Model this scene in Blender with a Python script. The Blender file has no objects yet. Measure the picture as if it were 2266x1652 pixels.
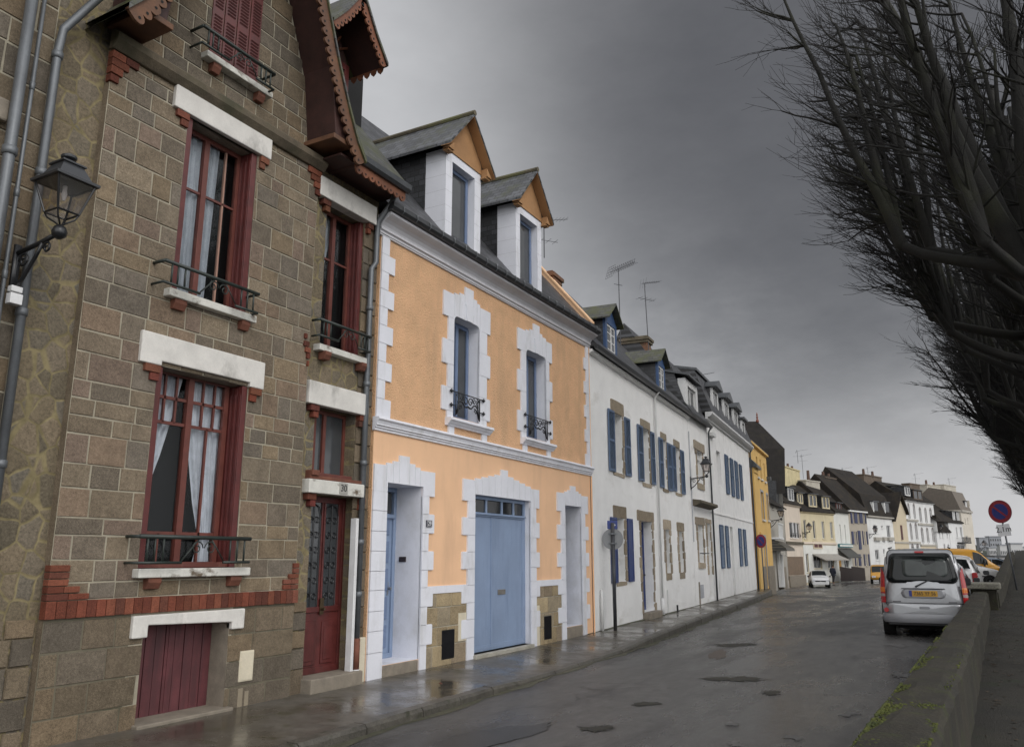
import bpy, math, random
import numpy as np
from mathutils import Vector
random.seed(7)
D2=bpy.data; scene=bpy.context.scene; COL=scene.collection
R=math.radians
# ------------------------------------------------------------------ camera geometry (solved from the photo)
F_=1790.;CX,CY=1133.,826.
TH=math.atan(405/1790.); YAW=R(28.85); CH=1.70
ct,st=math.cos(TH),math.sin(TH)
fx,fy=-math.sin(YAW),math.cos(YAW); rx,ry=math.cos(YAW),math.sin(YAW)
def ray(u,v):
    X=u-CX;U=-(v-CY); fw=F_*ct-U*st; up=F_*st+U*ct
    return (fw*fx+X*rx, fw*fy+X*ry, up)
def atd(u,v,dist):
    d=ray(u,v); t=dist/F_; return Vector((d[0]*t,d[1]*t,CH+d[2]*t))
def onplane(u,v,p,dv):
    d=ray(u,v); nx,ny=dv[1],-dv[0]
    t=(p[0]*nx+p[1]*ny)/(d[0]*nx+d[1]*ny)
    return (d[0]*t-p[0])*dv[0]+(d[1]*t-p[1])*dv[1], CH+d[2]*t
def zA(x,y): return ((2640+x/2.95)*.629,(1560+y/2.95)*.629)
def zB(x,y): return ((2900+x/3.934)*.629,(1620+y/3.934)*.629)
def sm(t): t=max(0,min(1,t)); return t*t*(3-2*t)
def roadz(x,y):
    b=-.9*sm((y-36)/34)*(1-sm((x+7.5)/7))
    return b-.08+.13*sm((x+6)/4.6)
# ------------------------------------------------------------------ materials
MATS={}
def nd(nt,t,**k):
    n=nt.nodes.new(t)
    for a,b in k.items():
        if a=='i':
            for kk,vv in b.items(): n.inputs[kk].default_value=vv
        else: setattr(n,a,b)
    return n
def newmat(name):
    m=D2.materials.new(name); m.use_nodes=True; nt=m.node_tree
    b=nt.nodes['Principled BSDF']; return m,nt,b
def L(nt,a,b): nt.links.new(a,b)
def ramp(nt,src,stops):
    r=nd(nt,'ShaderNodeValToRGB'); e=r.color_ramp.elements
    while len(e)<len(stops): e.new(.5)
    for q,(p,c) in zip(e,stops):
        q.position=p; q.color=c if len(c)==4 else (*c,1)
    L(nt,src,r.inputs[0]); return r.outputs[0]
def mixc(nt,fac,a,b,mode='MIX'):
    n=nd(nt,'ShaderNodeMix',data_type='RGBA',blend_type=mode)
    for s,v in ((0,fac),(6,a),(7,b)):
        if isinstance(v,(int,float)): n.inputs[s].default_value=v
        elif isinstance(v,tuple): n.inputs[s].default_value=(*v,1) if len(v)==3 else v
        else: L(nt,v,n.inputs[s])
    return n.outputs[2]
def noise(nt,vec,scale,detail=4,rough=.6):
    n=nd(nt,'ShaderNodeTexNoise',i={'Scale':scale,'Detail':detail,'Roughness':rough})
    if vec is not None: L(nt,vec,n.inputs['Vector'])
    return n.outputs['Fac']
def bump(nt,b,h,strength,dist=.01,prev=None):
    n=nd(nt,'ShaderNodeBump',i={'Strength':strength,'Distance':dist}); L(nt,h,n.inputs['Height'])
    if prev is not None: L(nt,prev,n.inputs['Normal'])
    L(nt,n.outputs[0],b.inputs['Normal']); return n.outputs[0]
def mat(name,col,rough=.7,var=.15,scale=3.,fine=60.,bstr=.25,bdist=.004,metal=0.,stain=None,stains=(.55,.75),stscale=(1.2,1.2,1.2),spec=.5,coat=0,randobj=0):
    if name in MATS: return MATS[name]
    m,nt,b=newmat(name); tc=nd(nt,'ShaderNodeTexCoord').outputs['Object']
    c=Vector(col); lo=tuple(max(0,x*(1-var)) for x in c); hi=tuple(min(1,x*(1+var)) for x in c)
    n1=noise(nt,tc,scale); o=mixc(nt,ramp(nt,n1,[(.3,(0,0,0)),(.7,(1,1,1))]),lo,hi)
    n2=noise(nt,tc,fine,3,.7)
    o=mixc(nt,.35*min(1,var*4),o,mixc(nt,1.,o,ramp(nt,n2,[(.3,(.55,.55,.55)),(.7,(1.35,1.35,1.35))]),'MULTIPLY'))
    if stain:
        mp=nd(nt,'ShaderNodeMapping',i={'Scale':stscale}); L(nt,tc,mp.inputs[0])
        n3=noise(nt,mp.outputs[0],1.,5,.65)
        o=mixc(nt,ramp(nt,n3,[(stains[0],(0,0,0)),(stains[1],(1,1,1))]),o,stain)
    L(nt,o,b.inputs['Base Color']); b.inputs['Metallic'].default_value=metal
    b.inputs['Specular IOR Level'].default_value=spec
    if coat: b.inputs['Coat Weight'].default_value=coat; b.inputs['Coat Roughness'].default_value=.06
    rr=nd(nt,'ShaderNodeMapRange',i={'To Min':max(.03,rough-.12),'To Max':min(1,rough+.12)}); L(nt,n1,rr.inputs[0]); L(nt,rr.outputs[0],b.inputs['Roughness'])
    if bstr: bump(nt,b,n2,bstr,bdist)
    MATS[name]=m; return m
def mat_attr(name,rough=.85,bstr=.6,fine=45,bdist=.008,moss=None,mossr=(.6,.75)):
    """stone that takes its own tone per block from the mesh, with granite grain"""
    m,nt,b=newmat(name); tc=nd(nt,'ShaderNodeTexCoord').outputs['Object']
    a=nd(nt,'ShaderNodeAttribute',attribute_name='Col').outputs['Color']
    n1=noise(nt,tc,5.,5,.7); n2=noise(nt,tc,fine,4,.8); n3=noise(nt,tc,170.,2,.5)
    o=mixc(nt,1.,a,ramp(nt,n1,[(.25,(.72,.72,.72)),(.75,(1.25,1.25,1.25))]),'MULTIPLY')
    o=mixc(nt,.75,o,mixc(nt,1.,o,ramp(nt,n2,[(.35,(.66,.65,.63)),(.65,(1.28,1.29,1.3))]),'MULTIPLY'))
    o=mixc(nt,.5,o,mixc(nt,1.,o,ramp(nt,n3,[(.35,(.4,.4,.4)),(.6,(1.5,1.5,1.5))]),'MULTIPLY'))
    if moss:
        n4=noise(nt,tc,1.1,5,.7); o=mixc(nt,ramp(nt,n4,[(mossr[0],(0,0,0)),(mossr[1],(1,1,1))]),o,moss)
    L(nt,o,b.inputs['Base Color']); b.inputs['Roughness'].default_value=rough
    b.inputs['Specular IOR Level'].default_value=.3
    p=bump(nt,b,n1,.5,.02); bump(nt,b,n2,bstr,bdist,p); MATS[name]=m; return m
def mat_rubble(name):
    m,nt,b=newmat(name); tc=nd(nt,'ShaderNodeTexCoord').outputs['Object']
    w=nd(nt,'ShaderNodeTexNoise',i={'Scale':3.,'Detail':2.}); L(nt,tc,w.inputs['Vector'])
    va=nd(nt,'ShaderNodeVectorMath',operation='MULTIPLY_ADD'); L(nt,w.outputs['Color'],va.inputs[0]); va.inputs[1].default_value=(.12,.0,.12); L(nt,tc,va.inputs[2])
    mp=nd(nt,'ShaderNodeMapping',i={'Scale':(5.0,0.02,4.3)}); L(nt,va.outputs[0],mp.inputs[0])
    v1=nd(nt,'ShaderNodeTexVoronoi',feature='DISTANCE_TO_EDGE',i={'Scale':1.,'Randomness':.85}); L(nt,mp.outputs[0],v1.inputs['Vector'])
    v2=nd(nt,'ShaderNodeTexVoronoi',feature='F1',i={'Scale':1.,'Randomness':.85}); L(nt,mp.outputs[0],v2.inputs['Vector'])
    sep=nd(nt,'ShaderNodeSeparateColor'); L(nt,v2.outputs['Color'],sep.inputs[0])
    st_=ramp(nt,sep.outputs[0],[(0,(.115,.097,.068)),(.25,(.165,.132,.085)),(.5,(.135,.122,.10)),(.75,(.19,.15,.10)),(1,(.15,.125,.088))])
    n2=noise(nt,tc,50.,4,.8); n1=noise(nt,tc,6.,4,.6)
    st_=mixc(nt,.8,st_,mixc(nt,1.,st_,ramp(nt,n2,[(.35,(.5,.5,.5)),(.65,(1.4,1.4,1.4))]),'MULTIPLY'))
    # the yellow mortar is worn unevenly, so the joint width wanders
    jw=nd(nt,'ShaderNodeMath',operation='MULTIPLY_ADD',i={1:-.05,2:.018}); L(nt,n1,jw.inputs[0])
    ds=nd(nt,'ShaderNodeMath',operation='ADD'); L(nt,v1.outputs['Distance'],ds.inputs[0]); L(nt,jw.outputs[0],ds.inputs[1])
    j=ramp(nt,ds.outputs[0],[(.018,(1,1,1)),(.052,(0,0,0))])
    mort=mixc(nt,ramp(nt,n1,[(.4,(0,0,0)),(.6,(1,1,1))]),(.155,.128,.066),(.245,.203,.11))
    L(nt,mixc(nt,j,st_,mort),b.inputs['Base Color']); b.inputs['Roughness'].default_value=.9; b.inputs['Specular IOR Level'].default_value=.3
    p=bump(nt,b,ramp(nt,ds.outputs[0],[(0,(0,0,0)),(.12,(1,1,1))]),.35,.02); bump(nt,b,n2,.5,.008,p)
    MATS[name]=m; return m
def mat_slate(name,axes,col=(.045,.046,.05),moss=None,row=.11,bw=.2,lich=.6):
    m,nt,b=newmat(name); tc=nd(nt,'ShaderNodeTexCoord').outputs['Object']
    s=nd(nt,'ShaderNodeSeparateXYZ'); L(nt,tc,s.inputs[0]); c=nd(nt,'ShaderNodeCombineXYZ')
    L(nt,s.outputs[axes[0]],c.inputs[0]); L(nt,s.outputs[axes[1]],c.inputs[1])
    k=Vector(col)
    br=nd(nt,'ShaderNodeTexBrick',offset=.5,i={'Scale':1.,'Mortar Size':.008,'Mortar Smooth':.1,'Bias':0.,'Brick Width':bw,'Row Height':row,'Color1':(*(k*.65),1),'Color2':(*(k*1.6),1),'Mortar':(.012,.012,.012,1)})
    L(nt,c.outputs[0],br.inputs['Vector']); n1=noise(nt,tc,2.5,5,.7); n2=noise(nt,tc,30.,3,.7)
    o=mixc(nt,.6,br.outputs['Color'],mixc(nt,1.,br.outputs['Color'],ramp(nt,n2,[(.3,(.5,.5,.5)),(.7,(1.5,1.5,1.5))]),'MULTIPLY'))
    if moss: o=mixc(nt,ramp(nt,n1,[(lich-.1,(0,0,0)),(lich+.1,(1,1,1))]),o,moss)
    L(nt,o,b.inputs['Base Color'])
    rr=nd(nt,'ShaderNodeMapRange',i={'To Min':.25,'To Max':.65}); L(nt,n1,rr.inputs[0]); L(nt,rr.outputs[0],b.inputs['Roughness'])
    p=bump(nt,b,br.outputs['Fac'],-.6,.015); bump(nt,b,n2,.3,.01,p); MATS[name]=m; return m
def mat_glass(name,col=(.012,.014,.016),rough=.05,var=.5,sc=1.5,spec=.7):
    m,nt,b=newmat(name); tc=nd(nt,'ShaderNodeTexCoord').outputs['Object']
    n=noise(nt,tc,sc,3,.6); L(nt,mixc(nt,n,tuple(Vector(col)*(1-var)),tuple(Vector(col)*(1+var))),b.inputs['Base Color'])
    b.inputs['Roughness'].default_value=rough; b.inputs['Specular IOR Level'].default_value=spec
    bump(nt,b,n,.05,.02); MATS[name]=m; return m
def mat_clear(name,tint=(.9,.92,.93),fac=.82,rough=.03):
    m,nt,b=newmat(name); out=nt.nodes['Material Output']
    t=nd(nt,'ShaderNodeBsdfTransparent',i={'Color':(*tint,1)}); g=nd(nt,'ShaderNodeBsdfGlossy',i={'Roughness':rough,'Color':(1,1,1,1)})
    lw=nd(nt,'ShaderNodeLayerWeight',i={'Blend':.18}); mm=nd(nt,'ShaderNodeMath',operation='MULTIPLY_ADD',i={1:.28,2:max(0,1-fac-.135)}); L(nt,lw.outputs['Fresnel'],mm.inputs[0])
    mx=nd(nt,'ShaderNodeMixShader'); L(nt,mm.outputs[0],mx.inputs[0]); L(nt,t.outputs[0],mx.inputs[1]); L(nt,g.outputs[0],mx.inputs[2]); L(nt,mx.outputs[0],out.inputs[0])
    MATS[name]=m; return m
def mat_ground(name,c1,c2,scale,rough,fine,bstr,wet=None,cracks=0,third=None,joints=None,bd=.006,streak=None):
    m,nt,b=newmat(name); tc=nd(nt,'ShaderNodeTexCoord').outputs['Object']
    vec=tc
    if streak:
        mp=nd(nt,'ShaderNodeMapping',i={'Scale':streak}); L(nt,tc,mp.inputs[0]); vec=mp.outputs[0]
    n1=noise(nt,vec,scale,6,.65); n2=noise(nt,tc,fine,3,.7); n4=noise(nt,vec,scale*2.7,4,.6)
    o=mixc(nt,ramp(nt,n1,[(.35,(0,0,0)),(.65,(1,1,1))]),c1,c2)
    if third: o=mixc(nt,ramp(nt,n4,[(.55,(0,0,0)),(.7,(1,1,1))]),o,third)
    o=mixc(nt,.8,o,mixc(nt,1.,o,ramp(nt,n2,[(.3,(.45,.45,.45)),(.7,(1.55,1.55,1.55))]),'MULTIPLY'))
    o=mixc(nt,.8,o,mixc(nt,1.,o,ramp(nt,noise(nt,tc,max(6.,scale*5),5,.7),[(.3,(.68,.68,.68)),(.7,(1.32,1.32,1.32))]),'MULTIPLY'))
    h=n2
    if cracks:
        v=nd(nt,'ShaderNodeTexVoronoi',feature='DISTANCE_TO_EDGE',i={'Scale':cracks}); w=nd(nt,'ShaderNodeTexNoise',i={'Scale':1.4,'Detail':4.}); L(nt,tc,w.inputs['Vector'])
        va=nd(nt,'ShaderNodeVectorMath',operation='MULTIPLY_ADD',i={1:(.9,.9,0)}); L(nt,w.outputs['Color'],va.inputs[0]); L(nt,tc,va.inputs[2]); L(nt,va.outputs[0],v.inputs['Vector'])
        cr=ramp(nt,v.outputs['Distance'],[(0,(1,1,1)),(.012,(0,0,0))])
        gate=ramp(nt,noise(nt,tc,.35,2),[(.5,(0,0,0)),(.6,(1,1,1))])
        o=mixc(nt,mixc(nt,1.,cr,gate,'MULTIPLY'),o,(.012,.012,.012))
    if joints:
        s=nd(nt,'ShaderNodeSeparateXYZ'); L(nt,tc,s.inputs[0])
        for ax,per,wd in joints:
            md=nd(nt,'ShaderNodeMath',operation='PINGPONG',i={1:per/2}); L(nt,s.outputs[ax],md.inputs[0])
            jr=ramp(nt,md.outputs[0],[(0,(1,1,1)),(wd,(0,0,0))]); o=mixc(nt,jr,o,(.02,.022,.014))
    L(nt,o,b.inputs['Base Color'])
    if wet:
        r=ramp(nt,n4 if wet[2] else n1,[(wet[0],(rough,)*3),(wet[1],(wet[3],)*3)]); L(nt,r,b.inputs['Roughness'])
    else: b.inputs['Roughness'].default_value=rough
    bump(nt,b,h,bstr,bd); MATS[name]=m; return m
# ------------------------------------------------------------------ mesh builder
class MB:
    def __init__(s): s.v=[];s.f=[];s.m=[];s.c=[]
    def add(s,vs,fs,m=0,c=(1,1,1)):
        b=len(s.v); s.v+= [tuple(p) for p in vs]
        for f in fs: s.f.append([b+i for i in f]); s.m.append(m); s.c.append(c)
        return s
    def box(s,x0,x1,y0,y1,z0,z1,m=0,c=(1,1,1)):
        return s.add([(x0,y0,z0),(x1,y0,z0),(x1,y1,z0),(x0,y1,z0),(x0,y0,z1),(x1,y0,z1),(x1,y1,z1),(x0,y1,z1)],
          [(0,3,2,1),(4,5,6,7),(0,1,5,4),(1,2,6,5),(2,3,7,6),(3,0,4,7)],m,c)
    def quad(s,a,b,c_,d,m=0,c=(1,1,1)): return s.add([a,b,c_,d],[(0,1,2,3)],m,c)
    def prism(s,poly,y0,y1,m=0,c=(1,1,1),ax='y'):
        """polygon in (x,z), extruded y0..y1 (ax y); ax x: polygon in (y,z) extruded in x; ax z: (x,y) extruded in z"""
        n=len(poly)
        P=(lambda p,t:(p[0],t,p[1])) if ax=='y' else ((lambda p,t:(t,p[0],p[1])) if ax=='x' else (lambda p,t:(p[0],p[1],t)))
        vs=[P(p,y0) for p in poly]+[P(p,y1) for p in poly]
        fs=[list(range(n)),list(range(2*n-1,n-1,-1))]+[(i,(i+1)%n+0,(i+1)%n+n,i+n) for i in range(n)]
        return s.add(vs,fs,m,c)
    def sweep(s,prof,x0,x1,m=0): return s.prism(prof,x0,x1,m,ax='x')
    def tube(s,pts,r,n=6,m=0,cap=True,c=(1,1,1)):
        pts=[Vector(p) for p in pts]; rs=r if isinstance(r,(list,tuple)) else [r]*len(pts)
        vs=[]; prev=None
        for i,p in enumerate(pts):
            t=(pts[min(i+1,len(pts)-1)]-pts[max(i-1,0)])
            if t.length<1e-9: t=Vector((0,0,1))
            t.normalize()
            if prev is None:
                a=Vector((0,0,1)) if abs(t.z)<.9 else Vector((1,0,0)); u=t.cross(a).normalized()
            else:
                u=prev-t*prev.dot(t); u=u.normalized() if u.length>1e-6 else t.orthogonal().normalized()
            prev=u; w=t.cross(u)
            for k in range(n):
                q=2*math.pi*k/n; vs.append(p+(u*math.cos(q)+w*math.sin(q))*rs[i])
        fs=[]
        for i in range(len(pts)-1):
            for k in range(n): a=i*n+k;b=i*n+(k+1)%n; fs.append((a,b,b+n,a+n))
        if cap: fs.append(tuple(range(n-1,-1,-1))); e=(len(pts)-1)*n; fs.append(tuple(range(e,e+n)))
        return s.add(vs,fs,m,c)
    def lathe(s,prof,c0=(0,0,0),n=16,m=0,axis='z'):
        vs=[]
        for r,h in prof:
            for k in range(n):
                q=2*math.pi*k/n; a,b=r*math.cos(q),r*math.sin(q)
                p=(a,b,h) if axis=='z' else ((a,h,b) if axis=='y' else (h,a,b))
                vs.append((p[0]+c0[0],p[1]+c0[1],p[2]+c0[2]))
        fs=[]
        for i in range(len(prof)-1):
            for k in range(n): a=i*n+k;b=i*n+(k+1)%n; fs.append((a,b,b+n,a+n))
        fs.append(tuple(range(n-1,-1,-1))); e=(len(prof)-1)*n; fs.append(tuple(range(e,e+n)))
        return s.add(vs,fs,m)
    def off(s,dx=0,dy=0,dz=0):
        s.v=[(a+dx,b+dy,c+dz) for a,b,c in s.v]; return s
    def build(s,name,mats,parent=None,bevel=0,smooth=False,fix=True):
        me=D2.meshes.new(name); me.from_pydata(s.v,[],s.f)
        if not isinstance(mats,(list,tuple)): mats=[mats]
        for m in mats: me.materials.append(m)
        me.polygons.foreach_set('material_index',[min(i,len(mats)-1) for i in s.m])
        if any(c!=(1,1,1) for c in s.c):
            at=me.color_attributes.new('Col','FLOAT_COLOR','CORNER'); buf=[]
            for p,c in zip(me.polygons,s.c): buf+= [*c,1.]*p.loop_total
            at.data.foreach_set('color',buf)
        if smooth: me.polygons.foreach_set('use_smooth',[True]*len(me.polygons))
        me.update()
        if fix:
            import bmesh
            bm=bmesh.new(); bm.from_mesh(me); bmesh.ops.recalc_face_normals(bm,faces=bm.faces); bm.to_mesh(me); bm.free()
        o=D2.objects.new(name,me); COL.objects.link(o)
        if parent is not None: o.parent=parent
        if bevel:
            b=o.modifiers.new('bevel','BEVEL'); b.width=bevel; b.segments=2; b.limit_method='ANGLE'; b.angle_limit=R(40)
        return o
def tag(o,label=None,cat=None,group=None,kind=None):
    if label: o['label']=label
    if cat: o['category']=cat
    if group: o['group']=group
    if kind: o['kind']=kind
    return o
def thing(name,label,cat,loc=(0,0,0),rz=0,group=None):
    o=D2.objects.new(name,None); COL.objects.link(o); o.location=loc; o.rotation_euler=(0,0,rz); o.empty_display_size=.2
    return tag(o,label,cat,group)
def copytree(o,parent=None):
    c=o.copy(); COL.objects.link(c)
    if parent is not None: c.parent=parent
    for ch in list(o.children): copytree(ch,c)
    return c
class House:
    """a facade frame: x along the street front, y into the house, z up (world heights)"""
    def __init__(s,name,label,cat,P,ang,s0):
        s.d=(-math.sin(ang),math.cos(ang)); s.P=P; s.s0=s0
        s.root=thing(name,label,cat,(P[0]+s.d[0]*s0,P[1]+s.d[1]*s0,0),math.pi/2+ang)
    def b(s,mb,name,mats,parent=None,**k):
        return mb.off(-s.s0).build(name,mats,parent or s.root,**k)
    def px(s,u,v): return onplane(u,v,s.P,s.d)
    def world(s,sx,y,z):
        n=(-s.d[1],s.d[0])
        return Vector((s.P[0]+s.d[0]*sx+n[0]*y, s.P[1]+s.d[1]*sx+n[1]*y, z))
def wall_holes(mb,x0,x1,z0,z1,holes,y=0,m=0,depth=.3,rm=None,top=None):
    """front sheet with rectangular holes and their reveals"""
    xs=sorted({x0,x1,*[min(max(h[i],x0),x1) for h in holes for i in (0,1)]}); zs=sorted({z0,z1,*[min(max(h[i],z0),z1) for h in holes for i in (2,3)]})
    for a,b in zip(xs,xs[1:]):
        for c,d in zip(zs,zs[1:]):
            mx,mz=(a+b)/2,(c+d)/2
            if any(h[0]<mx<h[1] and h[2]<mz<h[3] for h in holes): continue
            mb.quad((a,y,c),(b,y,c),(b,y,d),(a,y,d),m)
    for h in holes:
        a,b,c,d=h[:4]; dp=h[4] if len(h)>4 else depth; q=m if rm is None else rm
        mb.quad((a,y,c),(a,y,d),(a,y+dp,d),(a,y+dp,c),q); mb.quad((b,y,c),(b,y+dp,c),(b,y+dp,d),(b,y,d),q)
        mb.quad((a,y,d),(b,y,d),(b,y+dp,d),(a,y+dp,d),q); mb.quad((a,y,c),(a,y+dp,c),(b,y+dp,c),(b,y,c),q)
    return mb
def frame(mb,x0,x1,z0,z1,y,w=.06,t=.05,mull=(),bars=(),bw=.03,m=0):
    mb.box(x0,x0+w,y,y+t,z0,z1,m); mb.box(x1-w,x1,y,y+t,z0,z1,m)
    mb.box(x0+w,x1-w,y,y+t,z0,z0+w,m); mb.box(x0+w,x1-w,y,y+t,z1-w,z1,m)
    for a in mull: mb.box(a-w*.6,a+w*.6,y-.012,y+t,z0+w,z1-w,m)
    for zz,a,b in bars: mb.box(a,b,y+.008,y+t-.008,zz-bw/2,zz+bw/2,m)
    return mb
def window(H,x0,x1,z0,z1,y,fm,gm,w=.06,mull=(),bars=(),back=None,name='window',bw=.03):
    wo=H.b(frame(MB(),x0,x1,z0,z1,y,w,.05,mull,bars,bw),name,fm)
    wo_p=MB().box(x0+w*.5,x1-w*.5,y+.022,y+.030,z0+w*.5,z1-w*.5).off(-H.s0).build('pane',gm,wo)
    if back: MB().box(x0,x1,y+.5,y+.52,z0,z1).off(-H.s0).build('room_backdrop',back,wo)
    return wo
def blocks(mb,x0,x1,zs,holes,y,cols,m=1,gap=.014,wmin=.22,wmax=.52,proud=.006,rnd=random):
    """coursed stones between joints, cut round the openings"""
    for z0,z1 in zip(zs,zs[1:]):
        x=x0; first=True
        while x<x1-.02:
            w=rnd.uniform(wmin,wmax)*(.55 if first and rnd.random()<.5 else 1); first=False
            xe=x+w
            if x1-xe<wmin*.6: xe=x1
            k=rnd.choice(cols); f=rnd.uniform(.86,1.15); c=tuple(q*f for q in k)
            rects=[(x+gap/2,min(xe,x1)-gap/2,z0+gap/2,z1-gap/2)]
            for h in holes:
                nr=[]
                for a,b,cc,d in rects:
                    if h[0]>=b or h[1]<=a or h[2]>=d or h[3]<=cc: nr.append((a,b,cc,d)); continue
                    if a<h[0]: nr.append((a,h[0],cc,d))
                    if b>h[1]: nr.append((h[1],b,cc,d))
                    aa,bb=max(a,h[0]),min(b,h[1])
                    if cc<h[2]: nr.append((aa,bb,cc,h[2]))
                    if d>h[3]: nr.append((aa,bb,h[3],d))
                rects=nr
            for a,b,cc,d in rects:
                if b-a<.03 or d-cc<.025: continue
                e=.008; p=proud+rnd.uniform(0,.006); j=lambda:rnd.uniform(-.004,.004)
                o=[(a+j(),cc+j()),(b+j(),cc+j()),(b+j(),d+j()),(a+j(),d+j())]
                i_=[(o[0][0]+e,o[0][1]+e),(o[1][0]-e,o[1][1]+e),(o[2][0]-e,o[2][1]-e),(o[3][0]+e,o[3][1]-e)]
                vs=[(q[0],y+.004,q[1]) for q in o]+[(q[0],y-p,q[1]) for q in i_]
                mb.add(vs,[(4,5,6,7),(0,1,5,4),(1,2,6,5),(2,3,7,6),(3,0,4,7)],m,c)
            x=xe
def courses(z0,z1,lo,hi,rnd=random):
    zs=[z0]
    while zs[-1]<z1-lo*.6: zs.append(min(z1,zs[-1]+rnd.uniform(lo,hi)))
    zs[-1]=z1; return zs
def scallop(mb,path,width,y0,y1,step=.16,m=0,hole_m=1):
    """fretted board hanging below a path in the x-z plane"""
    P=[Vector((p[0],p[1])) for p in path]; seg=[(P[i+1]-P[i]).length for i in range(len(P)-1)]; tot=sum(seg); n=max(2,round(tot/step))
    def at(t):
        d=t*tot
        for i,l in enumerate(seg):
            if d<=l or i==len(seg)-1: return P[i]+(P[i+1]-P[i])*(d/l), (P[i+1]-P[i]).normalized()
            d-=l
    K=8; top=[];bot=[]
    for i in range(n*K+1):
        p,t=at(i/(n*K)); nrm=Vector((t.y,-t.x)); nrm=nrm if nrm.y<0 or (abs(nrm.y)<.35 and True) else -nrm
        if nrm.y>0: nrm=-nrm
        ph=(i%K)/K; w=width*(.62+.38*math.sin(math.pi*ph)**.6)
        top.append(p); bot.append(p+nrm*w)
    nn=len(top)
    vs=[(p.x,y0,p.y) for p in top]+[(p.x,y0,p.y) for p in bot]+[(p.x,y1,p.y) for p in top]+[(p.x,y1,p.y) for p in bot]
    fs=[]
    for i in range(nn-1):
        fs+= [(i,i+1,nn+i+1,nn+i),(2*nn+i,3*nn+i,3*nn+i+1,2*nn+i+1),(nn+i,nn+i+1,3*nn+i+1,3*nn+i),(i,2*nn+i,2*nn+i+1,i+1)]
    fs+= [(0,nn,3*nn,2*nn),(nn-1,3*nn-1,4*nn-1,2*nn-1)]
    mb.add(vs,fs,m)
    for i in range(n):
        p,t=at((i+.5)/n); q=p+(bot[i*K+K//2]-top[i*K+K//2])*.66
        mb.add([(q.x+.018*math.cos(a),y0-.004,q.y+.018*math.sin(a)) for a in [k*math.pi/3 for k in range(6)]],[tuple(range(6))],hole_m)
    return mb
def text(body,size,loc,rot,m,parent,name='lettering',ext=.002,sx=1):
    cu=D2.curves.new(name,'FONT'); cu.body=body; cu.size=size; cu.align_x='CENTER'; cu.align_y='CENTER'; cu.extrude=ext
    t=D2.objects.new(name,cu); COL.objects.link(t)
    dg=bpy.context.evaluated_depsgraph_get(); me=D2.meshes.new_from_object(t.evaluated_get(dg)); D2.objects.remove(t)
    me.materials.clear(); me.materials.append(m)
    o=D2.objects.new(name,me); COL.objects.link(o); o.parent=parent; o.location=loc; o.rotation_euler=rot; o.scale=(sx,1,1); return o
# ------------------------------------------------------------------ palette
ashlar=mat_attr('granite_block',moss=(.075,.068,.045),mossr=(.66,.85))
mortar=mat('pale_mortar',(.32,.29,.22),.9,.2,6,80,.3,stain=(.16,.14,.09),stains=(.55,.75))
rubble=mat_rubble('rubble_masonry')
concrete=mat('painted_concrete',(.62,.6,.56),.8,.10,4,70,.25,stain=(.20,.19,.17),stains=(.56,.80),stscale=(2.2,2,1.3))
sillm=mat('sill_concrete',(.60,.59,.54),.8,.12,5,70,.3,stain=(.13,.10,.07),stains=(.55,.68),stscale=(4,3,6))
brick=mat_attr('red_brick',.85,.5,60,.006)
corbelm=mat('terracotta',(.15,.055,.033),.8,.25,8,60,.3,stain=(.10,.05,.03),stains=(.6,.8))
redwood=mat('oxblood_paint',(.10,.021,.019),.45,.25,6,90,.15,stain=(.05,.012,.01),stains=(.5,.75),stscale=(4,4,1.))
redwood2=mat('red_brown_frame',(.125,.036,.026),.5,.2,6,90,.15,stain=(.20,.085,.06),stains=(.58,.75),stscale=(7,7,1.2))
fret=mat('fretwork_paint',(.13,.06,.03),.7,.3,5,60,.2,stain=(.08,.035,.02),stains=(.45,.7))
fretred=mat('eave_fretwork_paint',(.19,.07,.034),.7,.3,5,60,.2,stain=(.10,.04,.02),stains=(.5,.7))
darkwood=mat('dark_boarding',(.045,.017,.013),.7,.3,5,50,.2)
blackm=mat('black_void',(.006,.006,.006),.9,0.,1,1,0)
iron=mat('green_black_iron',(.022,.03,.026),.45,.3,8,80,.15,stain=(.07,.035,.015),stains=(.62,.8))
ironb=mat('black_iron',(.010,.010,.012),.4,.3,8,80,.1)
zinc=mat('zinc_pipe',(.135,.145,.155),.45,.15,4,40,.1,metal=.35,stain=(.09,.095,.1),stains=(.5,.8),stscale=(3,3,.8))
zincd=mat('dark_zinc',(.075,.08,.085),.4,.2,4,40,.1,metal=.3)
lead=mat('gutter_slate',(.035,.037,.04),.35,.2,6,30,.2)
granite=mat('granite_sill',(.22,.19,.15),.8,.2,6,70,.4,bdist=.006)
slx=mat_slate('slate_street',(0,2)); sly=mat_slate('slate_side',(1,2),(.03,.031,.034)); slg=mat_slate('slate_gable',(1,2),(.075,.078,.085),moss=(.07,.075,.045),lich=.6)
slm=mat_slate('slate_mossy',(0,2),(.06,.06,.055),moss=(.06,.065,.022),lich=.48); slgm=mat_slate('slate_gable_mossy',(1,2),(.06,.06,.055),moss=(.075,.08,.03),lich=.5)
glass=mat_glass('window_glass'); glassg=mat_glass('grey_glass',(.05,.054,.058),.08,.4,2.)
clear=mat_clear('clear_pane',fac=.86)
lace=mat('lace_curtain',(.62,.62,.66),.9,.12,8,120,.4,stain=(.40,.40,.43),stains=(.5,.75),stscale=(30,30,3))
greycur=mat('net_curtain',(.42,.43,.46),.9,.12,8,120,.4,stain=(.25,.26,.28),stains=(.45,.75),stscale=(24,24,.5))
cream=mat('cream_box_paint',(.62,.56,.43),.6,.1,4,60,.1)
pvc=mat('white_pvc',(.66,.66,.66),.5,.08,5,50,.1,stain=(.4,.38,.34),stains=(.6,.8))
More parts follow.
